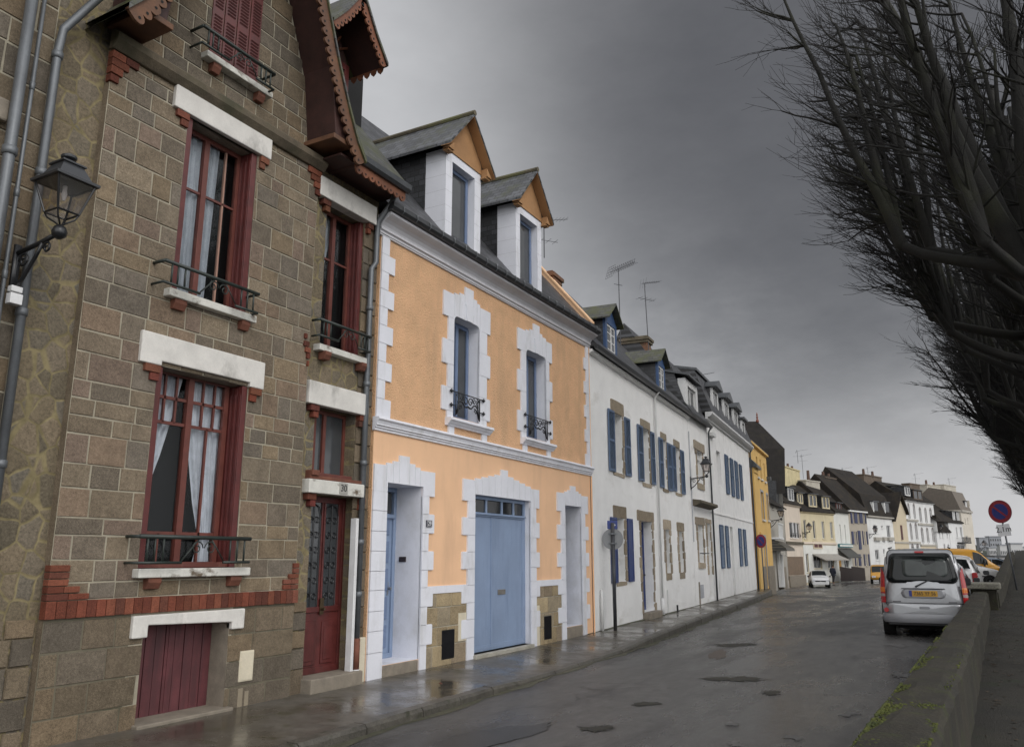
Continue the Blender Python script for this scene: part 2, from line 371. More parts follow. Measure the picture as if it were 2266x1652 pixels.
HB=[(.175,.138,.096),(.188,.144,.094),(.16,.13,.094),(.150,.127,.10),(.185,.135,.094),(.165,.135,.102),(.20,.16,.112),(.172,.136,.097),(.142,.117,.088),(.178,.132,.10)]
HBL=[(.138,.109,.074),(.16,.12,.077),(.12,.099,.074),(.148,.116,.08),(.114,.096,.074)]
BR=[(.155,.046,.027),(.125,.037,.023),(.18,.06,.035),(.10,.033,.022),(.16,.058,.038)]
X0=-7.43
def bricks(mb,x0,x1,z0,z1,y0,y1,n,m=0,g=.006,vert=True):
    w=(x1-x0)/n
    for i in range(n):
        f=random.uniform(.75,1.2); c=tuple(q*f for q in random.choice(BR)); j=random.uniform(0,.004)
        mb.box(x0+i*w+g/2,x0+(i+1)*w-g/2,y0-j,y1,z0+random.uniform(0,.004),z1-random.uniform(0,.004),m,c)
def corbel(H,x,z,dirn,w=.2,y0=-.05,y1=.03,hh=.17):
    """two stepped brick courses under a lintel end"""
    mb=MB(); s=dirn
    for i,(a,h0,h1) in enumerate([(1.,.0,.5),(.6,.5,1.)]):
        xa,xb=sorted((x,x+s*w*a)); c=tuple(q*random.uniform(.85,1.15) for q in random.choice(BR))
        mb.box(xa,xb,y0+.012*i,y1,z-hh*h1,z-hh*h0-.004,0,c)
    H.b(mb,'brick_corbel',brick,bevel=.004)
def lintel(H,pts,y0=-.05,y1=.05,m=None,bev=.012):
    return H.b(MB().prism(pts,y0,y1),'lintel',m or concrete,bevel=bev)
def sill(H,x0,x1,z0,z1,m=None,cor=(),y0=-.11,y1=.28):
    s=H.b(MB().box(x0,x1,y0,y1,z0,z1),'window_sill',m or sillm,bevel=.01)
    for a,b in cor:
        H.b(MB().prism([(-.085,z0),(-.085,z0-.05),(-.05,z0-.115),(.05,z0-.115),(.05,z0)],a,b,ax='x'),'sill_corbel',corbelm,bevel=.006)
    return s
def scroll(mb,cx,cz,r,y,turns=1.4,sgn=1,rt=.008,a0=0):
    mb.tube([(cx+sgn*r*(1-.75*t)*math.cos(a0+turns*2*math.pi*t),y,cz+r*(1-.75*t)*math.sin(a0+turns*2*math.pi*t)) for t in [i/18 for i in range(19)]],rt,4)
def guard_rail(H,x0,x1,zt,zb,y=-.2):
    mb=MB(); w=x1-x0
    mb.tube([(x0,y,zt),(x1,y,zt)],.022,8); mb.tube([(x0,y,zt),(x0,.02,zt)],.018,6); mb.tube([(x1,y,zt),(x1,.02,zt)],.018,6)
    for a,b in ((x0,x0+w*.36),(x1-w*.26,x1)): mb.tube([(a,y,zb),(b,y,zb)],.016,6)
    for a in (x0,x1): mb.tube([(a,y,zb),(a,.02,zb)],.014,6)
    for t in (.07,.13,.2,.8,.87,.94): mb.tube([(x0+w*t,y,zb),(x0+w*t,y,zt)],.011,5)
    mb.tube([(x0+w*.36,y,zb+.02),(x0+w*.5,y,zt-.02)],.009,4); mb.tube([(x1-w*.26,y,zb+.02),(x0+w*.62,y,zt-.02)],.009,4)
    h=zt-zb
    scroll(mb,x0+w*.49,zt-h*.42,h*.3,y,1.3,1); scroll(mb,x0+w*.61,zt-h*.42,h*.3,y,1.3,-1)
    return H.b(mb,'guard_rail',iron,smooth=True)
def curtain(parent,H,path,zt,y,amp=.018,m=None,name='curtain'):
    """hanging cloth: path gives (x_left(z), x_right(z)) at levels from the top down"""
    vs=[];fs=[];N=44;rows=len(path)
    for zz,xa,xb in path:
        for k in range(N):
            t=k/(N-1); vs.append((xa+(xb-xa)*t,y+amp*math.sin(t*26)+.01*math.sin(t*61+zz),zz))
    for r in range(rows-1):
        for k in range(N-1): fs.append((r*N+k,r*N+k+1,(r+1)*N+k+1,(r+1)*N+k))
    return MB().add(vs,fs).off(-H.s0).build(name,m or lace,parent,smooth=True,fix=False)
# ================================================================== setting
def grid(name,xs,ys,zf,m,label=None):
    vs=[(x,y,zf(x,y)) for y in ys for x in xs]; n=len(xs)
    fs=[(j*n+i,j*n+i+1,(j+1)*n+i+1,(j+1)*n+i) for j in range(len(ys)-1) for i in range(n-1)]
    o=MB().add(vs,fs).build(name,m,smooth=True,fix=False); tag(o,label,kind='structure'); return o
asphalt=mat_ground('asphalt',(.038,.037,.036),(.092,.090,.087),.55,.15,140,.7,wet=(.40,.64,False,.55),cracks=.5,third=(.042,.041,.041),bd=.01,streak=(1.,.28,1))
pavem=mat_ground('wet_pavement',(.058,.050,.039),(.115,.104,.088),.9,.11,90,.14,wet=(.38,.66,False,.55),third=(.045,.042,.022),joints=[(1,2.4,.004)],bd=.003)
kerbm=mat_ground('granite_kerb',(.055,.050,.042),(.10,.092,.076),3.,.4,70,.6,third=(.032,.033,.018),bd=.01)
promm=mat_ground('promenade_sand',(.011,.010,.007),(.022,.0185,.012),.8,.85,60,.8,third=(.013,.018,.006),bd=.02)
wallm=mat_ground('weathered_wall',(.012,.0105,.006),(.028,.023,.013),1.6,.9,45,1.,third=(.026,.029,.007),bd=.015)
fr=lambda a,b,n:[a+(b-a)*i/n for i in range(n+1)]
grid('ground',[-3000,-400,-120,-60,0,60,120,400,3000],[-600,-100,0,60,130,400,900,3500],lambda x,y:-1.6,mat_ground('earth',(.05,.055,.035),(.08,.08,.05),.02,.9,2,.3))
grid('road',fr(-14,3.2,36)+fr(6,70,16),fr(-9,40,49)+fr(42,180,69),roadz,asphalt)
# pavement along the house fronts, then the kerb
KB=[(-9,-5.5),(0,-5.52),(5,-5.55),(6.7,-5.57),(9,-5.65),(11.25,-5.76),(13.2,-5.88),(15,-5.92),(16.9,-6.02),(19.5,-6.25),(23.3,-6.66),(28,-7.1),(34.1,-7.68),(39,-8.25),(42.6,-8.75),(43.9,-9.15)]
FB=[(-9,-7.43),(17.2,-7.43),(30.96,-8.433),(42.3,-9.40),(44.2,-9.55)]
def lin(T,y):
    for (a,b),(c,d) in zip(T,T[1:]):
        if y<=c: return b+(d-b)*max(0,(y-a)/(c-a))
    return T[-1][1]
def kh(y):   # the kerb dips in front of the garage door
    d=1-sm((y-9.6)/2.)*(1-sm((y-14.6)/2.6)); return .018+.0*d-.055*(1-d)
def pz(y): return .042+.05*sm((y-14)/6)+.03*sm((y-26)/10)
ys=fr(-9,43.9,140)
def strip(name,m,rows):
    vs=[];n=len(rows(0))
    for y in ys: vs+=rows(y)
    fs=[(j*n+i,j*n+i+1,(j+1)*n+i+1,(j+1)*n+i) for j in range(len(ys)-1) for i in range(n-1)]
    return tag(MB().add(vs,fs).build(name,m,smooth=False,fix=False),kind='structure')
def khz(y): return kh(y)+pz(y)-.042
strip('pavement',pavem,lambda y:[(lin(FB,y)-.6,y,pz(y)),(lin(FB,y),y,pz(y))]+[(lin(FB,y)+(lin(KB,y)-.16-lin(FB,y))*t,y,pz(y)+(khz(y)-pz(y))*t) for t in (.25,.5,.75,1)])
kb=MB(); y=-8.
while y<43.4:
    e=min(y+random.uniform(.8,1.15),43.6); g=.007; j=random.uniform(-.008,.008)
    a0,a1=lin(KB,y+g)+j,lin(KB,e-g)+j; z0,z1=khz(y),khz(e)
    hz=random.uniform(-.004,.006)
    kb.add([(a0-.17,y+g,z0+.004+hz),(a0-.03,y+g,z0+.004+hz),(a0,y+g,z0-.03),(a0+.012,y+g,-.3),(a1-.17,e-g,z1+.004+hz),(a1-.03,e-g,z1+.004+hz),(a1,e-g,z1-.03),(a1+.012,e-g,-.3)],
       [(0,1,5,4),(1,2,6,5),(2,3,7,6),(0,3,2,1),(4,5,6,7)],0)
    y=e
tag(kb.build('kerb',kerbm),kind='structure')
kbb=MB()
for a,b in zip(ys,ys[1:]): kbb.add([(lin(KB,a)-.17,a,khz(a)-.012),(lin(KB,a)-.02,a,khz(a)-.02),(lin(KB,a)-.02,a,-.3),(lin(KB,b)-.17,b,khz(b)-.012),(lin(KB,b)-.02,b,khz(b)-.02),(lin(KB,b)-.02,b,-.3)],[(0,1,4,3),(1,2,5,4)])
tag(kbb.build('kerb_joint_bed',blackm if False else kerbm),kind='structure')
# damp gutter line of moss and grit along the kerb foot
gm=mat_ground('gutter_moss',(.055,.056,.035),(.085,.08,.055),4,.6,60,.6,third=(.05,.058,.02))
gv=MB()
for a,b in zip(ys,ys[1:]):
    w0,w1=.10+.05*math.sin(a*3.1)+.03*math.sin(a*9),.10+.05*math.sin(b*3.1)+.03*math.sin(b*9)
    A,B=lin(KB,a),lin(KB,b); gv.quad((A,a,roadz(A,a)+.006),(A+w0,a,roadz(A+w0,a)+.005),(B+w1,b,roadz(B+w1,b)+.005),(B,b,roadz(B,b)+.006))
tag(gv.build('gutter_edge',gm,fix=False),kind='structure')
mv=MB(); rm_=random.Random(9)
for a,b in zip(ys,ys[1:]):
    if a<16.6: continue
    w0,w1=[.05+.16*sm((q-17)/2)*(1-sm((q-24)/4))*(.6+.4*math.sin(q*5.3))+.03*math.sin(q*11) for q in (a,b)]
    mv.quad((lin(FB,a),a,pz(a)+.004),(lin(FB,a)+max(.02,w0),a,pz(a)+.003),(lin(FB,b)+max(.02,w1),b,pz(b)+.003),(lin(FB,b),b,pz(b)+.004))
tag(mv.build('pavement_moss',mat_ground('foot_moss',(.045,.05,.018),(.06,.058,.03),5,.6,60,.7),fix=False),kind='structure')
# repairs, potholes and worn pale patches in the road
def blob(name,cx,cy,rx_,ry_,m,rot=0,dz=.005,jag=.18,n=64,seed=0,loc=None):
    r=random.Random(seed); mb=MB(); pts=[]
    ph=[r.uniform(0,6.28) for _ in range(4)]
    for k in range(n):
        a=2*math.pi*k/n; q=1+jag*(math.sin(2*a+ph[0])*.6+math.sin(3*a+ph[1])*.5+math.sin(7*a+ph[2])*.35)+math.sin(13*a+ph[3])*jag*.2+r.uniform(-jag,jag)*.45
        x,y=rx_*q*math.cos(a),ry_*q*math.sin(a); X=cx+x*math.cos(rot)-y*math.sin(rot);Y=cy+x*math.sin(rot)+y*math.cos(rot)
        pts.append((X,Y,roadz(X,Y)+dz))
    vs=[(cx,cy,roadz(cx,cy)+dz)]+pts; mb.add(vs,[(0,1+k,1+(k+1)%n) for k in range(n)])
    return tag(mb.build(name,m,fix=False),kind='structure')
tarm=mat_ground('fresh_tar',(.030,.029,.029),(.046,.044,.043),2.,.3,160,1.2,bd=.014)
holem=mat_ground('pothole_gravel',(.020,.019,.018),(.07,.066,.05),14,.7,120,1.6,third=(.09,.09,.04),bd=.02)
wornm=mat_ground('worn_asphalt',(.062,.061,.059),(.115,.112,.108),3.,.5,100,.6)
blob('road_patch',-4.35,7.35,.30,.95,tarm,rot=-.15,seed=1)
for i,(cx,cy,a,b_) in enumerate([(-3.5,8.15,.16,.14),(-3.1,12.15,.33,.26),(-3.55,9.75,.15,.13),(-4.35,17.2,.38,.32),(-2.35,11.,.10,.14)]):
    blob('pothole',cx,cy,a,b_,holem,seed=20+i,jag=.35,dz=.006)
    blob('pothole_rim',cx-.01,cy+b_*.22,a*1.12,b_*.95,tarm,seed=40+i,jag=.3,dz=.003)
for i,(cx,cy,a,b_) in enumerate([(-1.62,8.4,.07,.10),(-2.05,7.9,.06,.11),(-1.3,9.9,.08,.14),(-1.05,13.4,.10,.3),(-1.4,17.8,.18,.4),(-2.3,8.8,.06,.1),(-1.05,8.05,.04,.09)]):
    blob('worn_patch',cx,cy,a,b_,wornm,seed=60+i,jag=.5,dz=.005)
blob('rust_stain',-4.2,15.4,.14,.9,mat_ground('rust_stain',(.085,.06,.045),(.07,.055,.045),3,.5,100,.5),seed=80,dz=.004,rot=.2)
# promenade behind the parapet
def wl(y): return -.72+.0285*y if y<25 else .22+.055*(y-25)   # street face of the parapet
def promz(x,y): return .30+.006*(y-8)+.032*max(0,y-30)*(1-sm((y-70)/40)*.6)
pv=MB(); py=fr(-9,30,30)+fr(32,150,40)
for a,b in zip(py,py[1:]):
    for s0,s1 in ((.25,2),(2,5),(5,9)):
        pv.add([(wl(a)+s0,a,promz(0,a)),(wl(a)+s1,a,promz(0,a)),(wl(b)+s1,b,promz(0,b)),(wl(b)+s0,b,promz(0,b))],[(0,1,2,3)])
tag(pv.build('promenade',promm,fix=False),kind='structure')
# parapet wall: a low length beside the road, a taller capped block, then the next length
mossm=mat_ground('yellow_moss',(.065,.072,.008),(.032,.042,.008),9,.9,40,1.)
def parapet(name,label,y0,y1,ztop,w,seed,cap=None,overh=0):
    r=random.Random(seed); n=max(2,int((y1-y0)/.35)); vs=[];fs=[]
    prof=lambda y:[(wl(y)+.02,-.25),(wl(y),ztop(y)-.05),(wl(y)+.035,ztop(y)),(wl(y)+w*.35,ztop(y)+.012),(wl(y)+w*.7,ztop(y)+.01),(wl(y)+w-.03,ztop(y)),(wl(y)+w,ztop(y)-.04),(wl(y)+w+.01,-.25)]
    k=8
    for j in range(n+1):
        y=y0+(y1-y0)*j/n
        for i,(x,z) in enumerate(prof(y)): vs.append((x+r.uniform(-.012,.012),y,z+r.uniform(-.010,.010)*(i in(1,2,3,4,5,6))))
    for j in range(n):
        for i in range(k-1): fs.append((j*k+i,j*k+i+1,(j+1)*k+i+1,(j+1)*k+i))
    fs+= [tuple(range(k)),tuple(range((n+1)*k-1,n*k-1,-1))]
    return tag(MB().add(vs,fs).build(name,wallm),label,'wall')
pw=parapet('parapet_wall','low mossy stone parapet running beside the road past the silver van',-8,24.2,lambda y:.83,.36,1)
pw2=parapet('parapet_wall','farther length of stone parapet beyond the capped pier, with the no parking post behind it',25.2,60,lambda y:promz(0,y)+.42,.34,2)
pier=thing('wall_pier','lichened stone pier with a flat cap at the end of the mossy parapet','wall',(wl(24.7)+.25,24.7,.0),R(-1.6))
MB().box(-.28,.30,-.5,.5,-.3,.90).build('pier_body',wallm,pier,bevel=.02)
MB().box(-.36,.40,-.6,.6,.90,1.05).build('pier_cap',mat_ground('lichened_stone',(.13,.125,.10),(.2,.19,.16),3,.85,40,1.,third=(.08,.08,.05)),pier,bevel=.03)
# moss cushions on the parapet: uncountable tufts
mo=MB(); r=random.Random(5)
for cy,cx,n,sp in [(5.0,.06,50,.09),(5.35,.07,40,.09),(4.75,.08,45,.08),(5.0,.27,34,.08),(6.0,.12,16,.09),(7.6,.06,50,.14),(8.3,.07,44,.14),(9.2,.09,18,.14),(5.7,.25,12,.08),(4.5,.1,40,.1),(4.6,.28,30,.06),(6.6,.2,12,.12),(6.4,.05,30,.12),(7.1,.22,16,.1),(10.2,.06,24,.16),(11.8,.1,18,.2),(8.0,.26,14,.12),(5.6,.05,30,.1)]:
    for _ in range(n*5):
        y=cy+r.gauss(0,sp*1.1); x=wl(y)+max(.02,min(.33,cx+r.gauss(0,sp*.6))); q=r.uniform(.003,.009)*(1.6 if r.random()<.12 else 1)
        mo.lathe([(q,-.006),(q*.9,q*.22),(q*.5,q*.42),(.001,q*.5)],(x,y,.834),6)
tag(mo.build('moss',mossm),'cushions of yellow green moss growing on the parapet top','moss',kind='stuff')

lf=thing('dead_leaf','small reddish brown dead leaf lying on the wet pavement before the garage','leaf',(-6.35,9.55,pz(9.55)+.0),.6)
MB().add([(0,-.05,.012),(.03,-.01,.004),(.025,.03,.01),(0,.055,.02),(-.028,.03,.006),(-.03,-.01,.012),(0,0,.002)],[(0,1,6),(1,2,6),(2,3,6),(3,4,6),(4,5,6),(5,0,6)]).build('blade',mat('dead_leaf_brown',(.09,.03,.015),.6,.2),lf,fix=False)

ll=MB(); r=random.Random(31)
for _ in range(1500):
    y=r.uniform(2.,34.); x=wl(y)+.42+abs(r.gauss(0,1.2)); q=r.uniform(.012,.035); a=r.uniform(0,6.28); z=promz(0,y)+.006
    ll.add([(x+q*math.cos(a),y+q*math.sin(a),z+r.uniform(0,.012)),(x-.6*q*math.sin(a),y+.6*q*math.cos(a),z),(x-q*math.cos(a),y-q*math.sin(a),z+r.uniform(0,.012)),(x+.6*q*math.sin(a),y-.6*q*math.cos(a),z)],[(0,1,2,3)])
tag(ll.build('leaf_litter',mat('wet_leaf_litter',(.030,.020,.011),.6,.5,9,60,.2),fix=False),'scattered wet leaf litter on the dark promenade behind the parapet','leaf litter',kind='stuff')
# ================================================================== house 31: sliver of rough ashlar at the left edge
H=House('stone_house','rough grey ashlar house at the far left edge, behind the zinc pipes','house',(X0,0),0,-3.)
mb=MB(); wall_holes(mb,-3.,4.08,-.1,9.6,[],y=.06,m=0); blocks(mb,-1.,4.08,courses(0,9.6,.22,.34),[],.06,HBL,1,wmin=.3,wmax=.6)
mb.quad((-3,.06,9.6),(4.08,.06,9.6),(4.08,7,9.6),(-3,7,9.6),0); mb.quad((-3,.06,-.1),(-3,.06,9.6),(-3,7,9.6),(-3,7,-.1),0)
H.b(mb,'wall',[mortar,ashlar],fix=False)
H.b(MB().prism([(-.45,9.3),(3.5,13.),(7.2,9.6),(7.2,9.3)],-3.1,4.1,ax='x'),'roof',slx)
H.b(MB().box(3.2,3.72,-.03,.1,5.64,5.86),'window_sill',granite,bevel=.02)
def pipe(H,x,y,z0,z1,r,m,name='downpipe',col=(),top=None):
    mb=MB(); mb.tube([(x,y,z0),(x,y,z1)]+([] if not top else top),r,10)
    for z in col: mb.lathe([(r*1.0,z-.05),(r*1.28,z-.045),(r*1.28,z+.03),(r,z+.035)],(x,y,0),10)
    return H.b(mb,name,m,smooth=True)
pipe(H,3.735,-.09,-.05,9.3,.052,zinc,col=(5.35,2.95,7.6)); pipe(H,3.87,-.05,-.05,9.3,.02,zinc,col=(6.1,5.0,4.2,3.2,2.2),name='cable_conduit')
# ================================================================== house 30
S0=4.08
H=House('brown_stone_house','brown granite house numbered 30 with oxblood windows, brick trims and a fretted gable','house',(X0,0),0,S0)
H30=H
holes=[(5.58,6.86,1.58,3.71),(5.66,6.74,4.57,6.71),(5.72,6.84,.06,1.02)]
gpoly=[(4.66,7.15),(7.87,7.15),(7.4,8.35),(7.05,9.2),(6.25,11.2),(5.45,9.2),(5.1,8.35)]
mb=MB()
wall_holes(mb,4.66,7.86,-.1,7.0,[h+((.28,) if i<2 else (.34,)) for i,h in enumerate(holes)],y=0,m=0,rm=2)
rr=random.Random(11)
zz=[-.02]+courses(.0,1.12,.24,.3,rr)[1:]
mb.quad((4.66,-.002,-.1),(5.56,-.002,-.1),(5.56,-.002,1.16),(4.66,-.002,1.16),3); mb.quad((6.88,-.002,-.1),(7.86,-.002,-.1),(7.86,-.002,1.16),(6.88,-.002,1.16),3)
blocks(mb,4.66,7.86,zz,holes,0,HBL,1,gap=.008,wmin=.3,wmax=.6,rnd=rr)
blocks(mb,4.66,7.86,courses(1.3,7.0,.16,.29,rr),holes,0,HB,1,gap=.010,wmin=.2,wmax=.5,rnd=rr)
# the gable above the string course, one sheet clipped to its slope
gh=[(5.88,6.62,7.64,9.5)]
for z0,z1 in zip(*(lambda c:(c,c[1:]))(courses(7.2,10.8,.17,.27,rr))):
    hw=lambda z:1.6*(1-max(0,(z-7.15))/4.15)+.05
    w=hw(z1); mb.quad((6.26-hw(z0),.02,z0),(6.26+hw(z0),.02,z0),(6.26+w,.02,z1),(6.26-w,.02,z1),0)
    blocks(mb,6.26-w,6.26+hw((z0+z1)/2),[z0,z1],gh,.02,HBL,1,gap=.009,wmin=.2,wmax=.45,rnd=rr)
mb.quad((4.66,0,-.1),(4.66,.12,-.1),(4.66,.12,7),(4.66,0,7),1,HB[0]); mb.quad((7.86,0,-.1),(7.86,0,7),(7.86,.12,7),(7.86,.12,-.1),1,HB[0])
H.b(mb,'wall',[mortar,ashlar,granite,mat('damp_mortar',(.13,.115,.08),.9,.2,6,80,.3,stain=(.07,.065,.04))],fix=False)
# recessed rubble strips on both sides of the bay
mb=MB(); wall_holes(mb,4.08,4.68,-.1,7.6,[],y=.09); H.b(mb,'rubble_strip',rubble,fix=False)
rh=[(8.14,8.96,4.53,6.64),(8.12,8.95,2.74,3.68),(8.15,9.04,.2,2.5)]
mb=MB(); wall_holes(mb,7.84,9.3,-.1,7.2,rh,y=.07,depth=.24); mb.quad((9.3,.07,-.1),(9.3,.07,7.2),(9.3,.5,7.2),(9.3,.5,-.1))
H.b(mb,'rubble_strip',rubble,fix=False)
for a_,b_,za_,zb_,yy_,w0_,w1_ in ((8.95,9.3,0,6.7,.055,.15,.3),(7.86,8.14,0,1.15,.055,.26,.3),(4.1,4.64,0,1.15,.075,.3,.6)):
    mb=MB(); blocks(mb,a_,b_,courses(za_,zb_,.2,.34,rr),[],yy_,HBL,1,wmin=w0_,wmax=w1_,rnd=rr); H.b(mb,'corner_stones',[mortar,ashlar],fix=False)
# black sheet behind the openings, painted in place of dark unlit rooms
mb=MB(); mb.quad((4.08,.5,9.4),(9.3,.5,9.4),(9.3,.5,-.1),(4.08,.5,-.1)); H.b(mb,'dark_room_sheet',blackm,fix=False)
# string course, brick band, corbels
H.b(MB().sweep([(.02,7.2),(-.05,7.2),(-.12,7.14),(-.12,7.06),(-.05,6.97),(.02,6.97)],4.62,7.92),'string_course',mat('mossy_string',(.115,.092,.062),.9,.35,4,50,.6,bdist=.012,stain=(.05,.05,.026),stains=(.5,.7)),bevel=.01)
mb=MB(); bricks(mb,4.64,7.88,1.14,1.30,-.04,.05,32)
for i,(w,z) in enumerate([(.42,1.305),(.32,1.37),(.2,1.435),(.2,1.5),(.2,1.565)]):
    n=2 if w>.3 else 1; bricks(mb,4.64,4.64+w,z,z+.06,-.035,.05,n)
for i,(w,z) in enumerate([(.26,1.305),(.26,1.37),(.17,1.435),(.1,1.5),(.1,1.565)]): bricks(mb,7.88-w,7.88,z,z+.06,-.035,.05,2 if w>.2 else 1)
H.b(mb,'brick_band',brick,bevel=.004)
mb=MB()
for i,(w,z) in enumerate([(.40,6.88),(.26,6.79),(.18,6.7),(.13,6.6)]): bricks(mb,4.64,4.64+w*.8,z,z+.085,-.035,.05,2 if w>.3 else 1)
H.b(mb,'brick_corbel',brick,bevel=.004)
mb=MB()
for i,(w,z) in enumerate([(.26,6.88),(.2,6.79),(.13,6.7),(.10,6.6)]): bricks(mb,7.89-w,7.89,z,z+.085,-.035,.05,2 if w>.3 else 1)
H.b(mb,'brick_corbel',brick,bevel=.004)
mb=MB()
for w,z,dx in [(.05,4.52,0),(.1,4.42,0),(.1,4.34,.03),(.06,4.26,.06),(.03,4.16,.08)]: bricks(mb,7.74+dx,7.74+dx+w,z,z+.075,-.035,.05,1)
H.b(mb,'brick_ornament',brick,bevel=.004)
# lintels
lintel(H,[(5.33,3.70),(5.60,3.70),(5.60,3.75),(6.85,3.75),(6.85,3.70),(7.07,3.70),(7.07,4.04),(5.33,4.04)])
corbel(H,5.59,3.70,-1,.19); corbel(H,6.87,3.70,1,.17)
lintel(H,[(5.43,6.71),(5.66,6.71),(6.74,6.71),(6.92,6.71),(6.92,7.01),(5.43,7.01)],y0=-.06)
corbel(H,5.65,6.71,-1,.17); corbel(H,6.76,6.71,1,.14)
lintel(H,[(5.56,.90),(5.74,.90),(5.74,1.02),(6.84,.98),(6.84,.9),(7.02,.9),(7.02,1.12),(5.56,1.12)],y0=-.05)
lintel(H,[(7.87,6.63),(9.12,6.63),(9.12,6.92),(7.87,6.92)],y0=-.05,y1=.12)
corbel(H,8.13,6.63,-1,.16,-.02,.1); corbel(H,8.97,6.63,1,.12,-.02,.1)
lintel(H,[(7.88,3.68),(9.05,3.68),(9.05,3.99),(7.88,3.99)],y0=-.04,y1=.12)
corbel(H,8.11,3.68,-1,.16,-.02,.1); corbel(H,8.96,3.68,1,.12,-.02,.1)
nl=lintel(H,[(7.95,2.51),(9.07,2.51),(9.07,2.69),(7.95,2.69)],y0=-.06,y1=.12,m=sillm)
corbel(H,8.14,2.51,-1,.16,-.02,.1); corbel(H,9.05,2.51,1,.1,-.02,.1)
pl=MB().box(8.53,8.70,-.068,-.058,2.53,2.68).off(-S0).build('number_plate',mat('plate_grey',(.35,.34,.31),.6,.1),nl,bevel=.003)
text('30',.13,(8.615-S0,-.07,2.605),(R(90),0,0),mat('dark_lettering',(.02,.02,.02),.6,0,1,1,0),pl)
H.b(MB().box(8.0,9.04,-.03,.12,2.695,2.74).box(8.0,8.14,-.06,.12,2.74,2.81),'brick_ledge',corbelm,bevel=.006)
# sills
sill(H,5.52,7.0,1.49,1.58,cor=((5.66,5.82),(6.74,6.9))); sill(H,5.56,6.82,4.48,4.57,cor=((5.66,5.82),(6.62,6.75)))
sill(H,5.76,6.82,7.53,7.61,y1=.2,cor=((5.88,6.0),(6.6,6.72))); sill(H,8.02,9.02,4.43,4.52,y0=-.05,cor=((8.1,8.22),(8.88,8.98)))
H.b(MB().box(5.68,6.9,-.10,.34,-.02,.075),'cellar_step',granite,bevel=.012); H.b(MB().box(8.1,9.1,-.13,.3,-.02,.21),'door_step',granite,bevel=.015)
# ground floor window: casements, small panes over a tall light, lace curtains
x0,x1,z0,z1=5.58,6.86,1.58,3.75; y=.2
xm=x0+.62
w=window(H,x0+.08,x1-.1,z0,z1,y,redwood2,clear,.065,mull=(xm,),bars=[(3.15,x0+.1,x1-.1),(3.43,x0+.1,x1-.1),(1.95,x0+.1,x1-.1)],bw=.035)
mb=MB()
for t in (.33,.66):
    mb.box(x0+.14+t*.46-.012,x0+.14+t*.46+.012,y+.008,y+.04,3.15,z1-.06); mb.box(xm+.03+t*.5-.012,xm+.03+t*.5+.012,y+.008,y+.04,3.15,z1-.06)
mb.box(xm+.27,xm+.295,y+.008,y+.04,1.63,3.15); mb.box(x0+.36,x0+.38,y+.008,y+.04,1.63,1.95)
mb.off(-S0).build('glazing_bars',redwood2,w)
curtain(w,H,[(3.74,x0+.1,x0+.6),(3.3,x0+.1,x0+.5),(2.8,x0+.1,x0+.37),(2.4,x0+.1,x0+.24),(2.1,x0+.1,x0+.17),(1.62,x0+.1,x0+.16)],0,y+.10)
curtain(w,H,[(3.74,xm+.02,x1-.1),(3.3,xm+.06,x1-.1),(2.8,xm+.13,x1-.1),(2.3,xm+.24,x1-.1),(2.0,xm+.33,x1-.12),(1.85,xm+.36,x1-.15),(1.62,xm+.30,x1-.12)],0,y+.10)
def folded_shutter(H,xa,xb,y0,y1,za,zb,m=redwood,n=3):
    mb=MB(); st_=(y1-y0)/n
    for k in range(n): mb.box(xa,xb,y0+k*st_+.004,y0+(k+1)*st_-.004,za,zb); mb.box(xa-.006 if xb-xa>0 else xa,xb+.006,y0+k*st_+.02,y0+(k+1)*st_-.02,za+.1,zb-.1)
    H.b(mb,'shutter',m,bevel=.004)
folded_shutter(H,6.78,6.855,.0,.24,1.585,3.70); folded_shutter(H,5.585,5.655,.0,.20,1.585,3.70)
H.b(MB().box(x0+.08,x1-.1,y-.03,y+.05,1.58,1.63).box(x0+.02,x1-.04,y-.16,y-.04,1.583,1.64),'bottom_rail',redwood2,bevel=.006)
guard_rail(H,5.42,6.88,1.90,1.64)
# first floor window
x0,x1,z0,z1=5.66,6.74,4.57,6.71; xm=x0+.46
w=window(H,x0+.09,x1-.08,z0,z1,.2,redwood2,clear,.06,mull=(xm,),bars=[(5.95,x0+.12,x1-.1)],bw=.028)
MB().box(xm+.3,xm+.322,.208,.24,4.63,6.65).off(-S0).build('glazing_bars',mat('pale_bar',(.34,.2,.15),.6,.1),w)
curtain(w,H,[(6.7,x0+.1,xm),(4.6,x0+.1,xm)],0,.28,m=greycur); curtain(w,H,[(6.7,xm+.02,xm+.26),(4.6,xm+.02,xm+.2)],0,.28,m=greycur)
folded_shutter(H,6.65,6.735,.0,.24,4.575,6.70); folded_shutter(H,5.665,5.735,.0,.2,4.575,6.70)
guard_rail(H,5.40,6.74,4.81,4.57)
# gable window with closed louvred shutters
mb=MB()
for a,b in ((5.86,6.04),(6.05,6.24),(6.25,6.44),(6.45,6.64)):
    mb.box(a+.004,b-.004,-.0,.03,7.62,9.5)
    for k in range(40):
        z=7.75+k*.045
        if (k//13)%1==0 and k%13 not in (11,12): mb.add([(a+.03,-.002,z),(b-.03,-.002,z),(b-.03,-.014,z+.02),(a+.03,-.014,z+.02)],[(0,1,2,3)],1)
H.b(mb,'shutter',[redwood,mat('louvre_shade',(.07,.016,.014),.5,.2)],fix=False)
guard_rail(H,5.60,6.74,7.80,7.58)
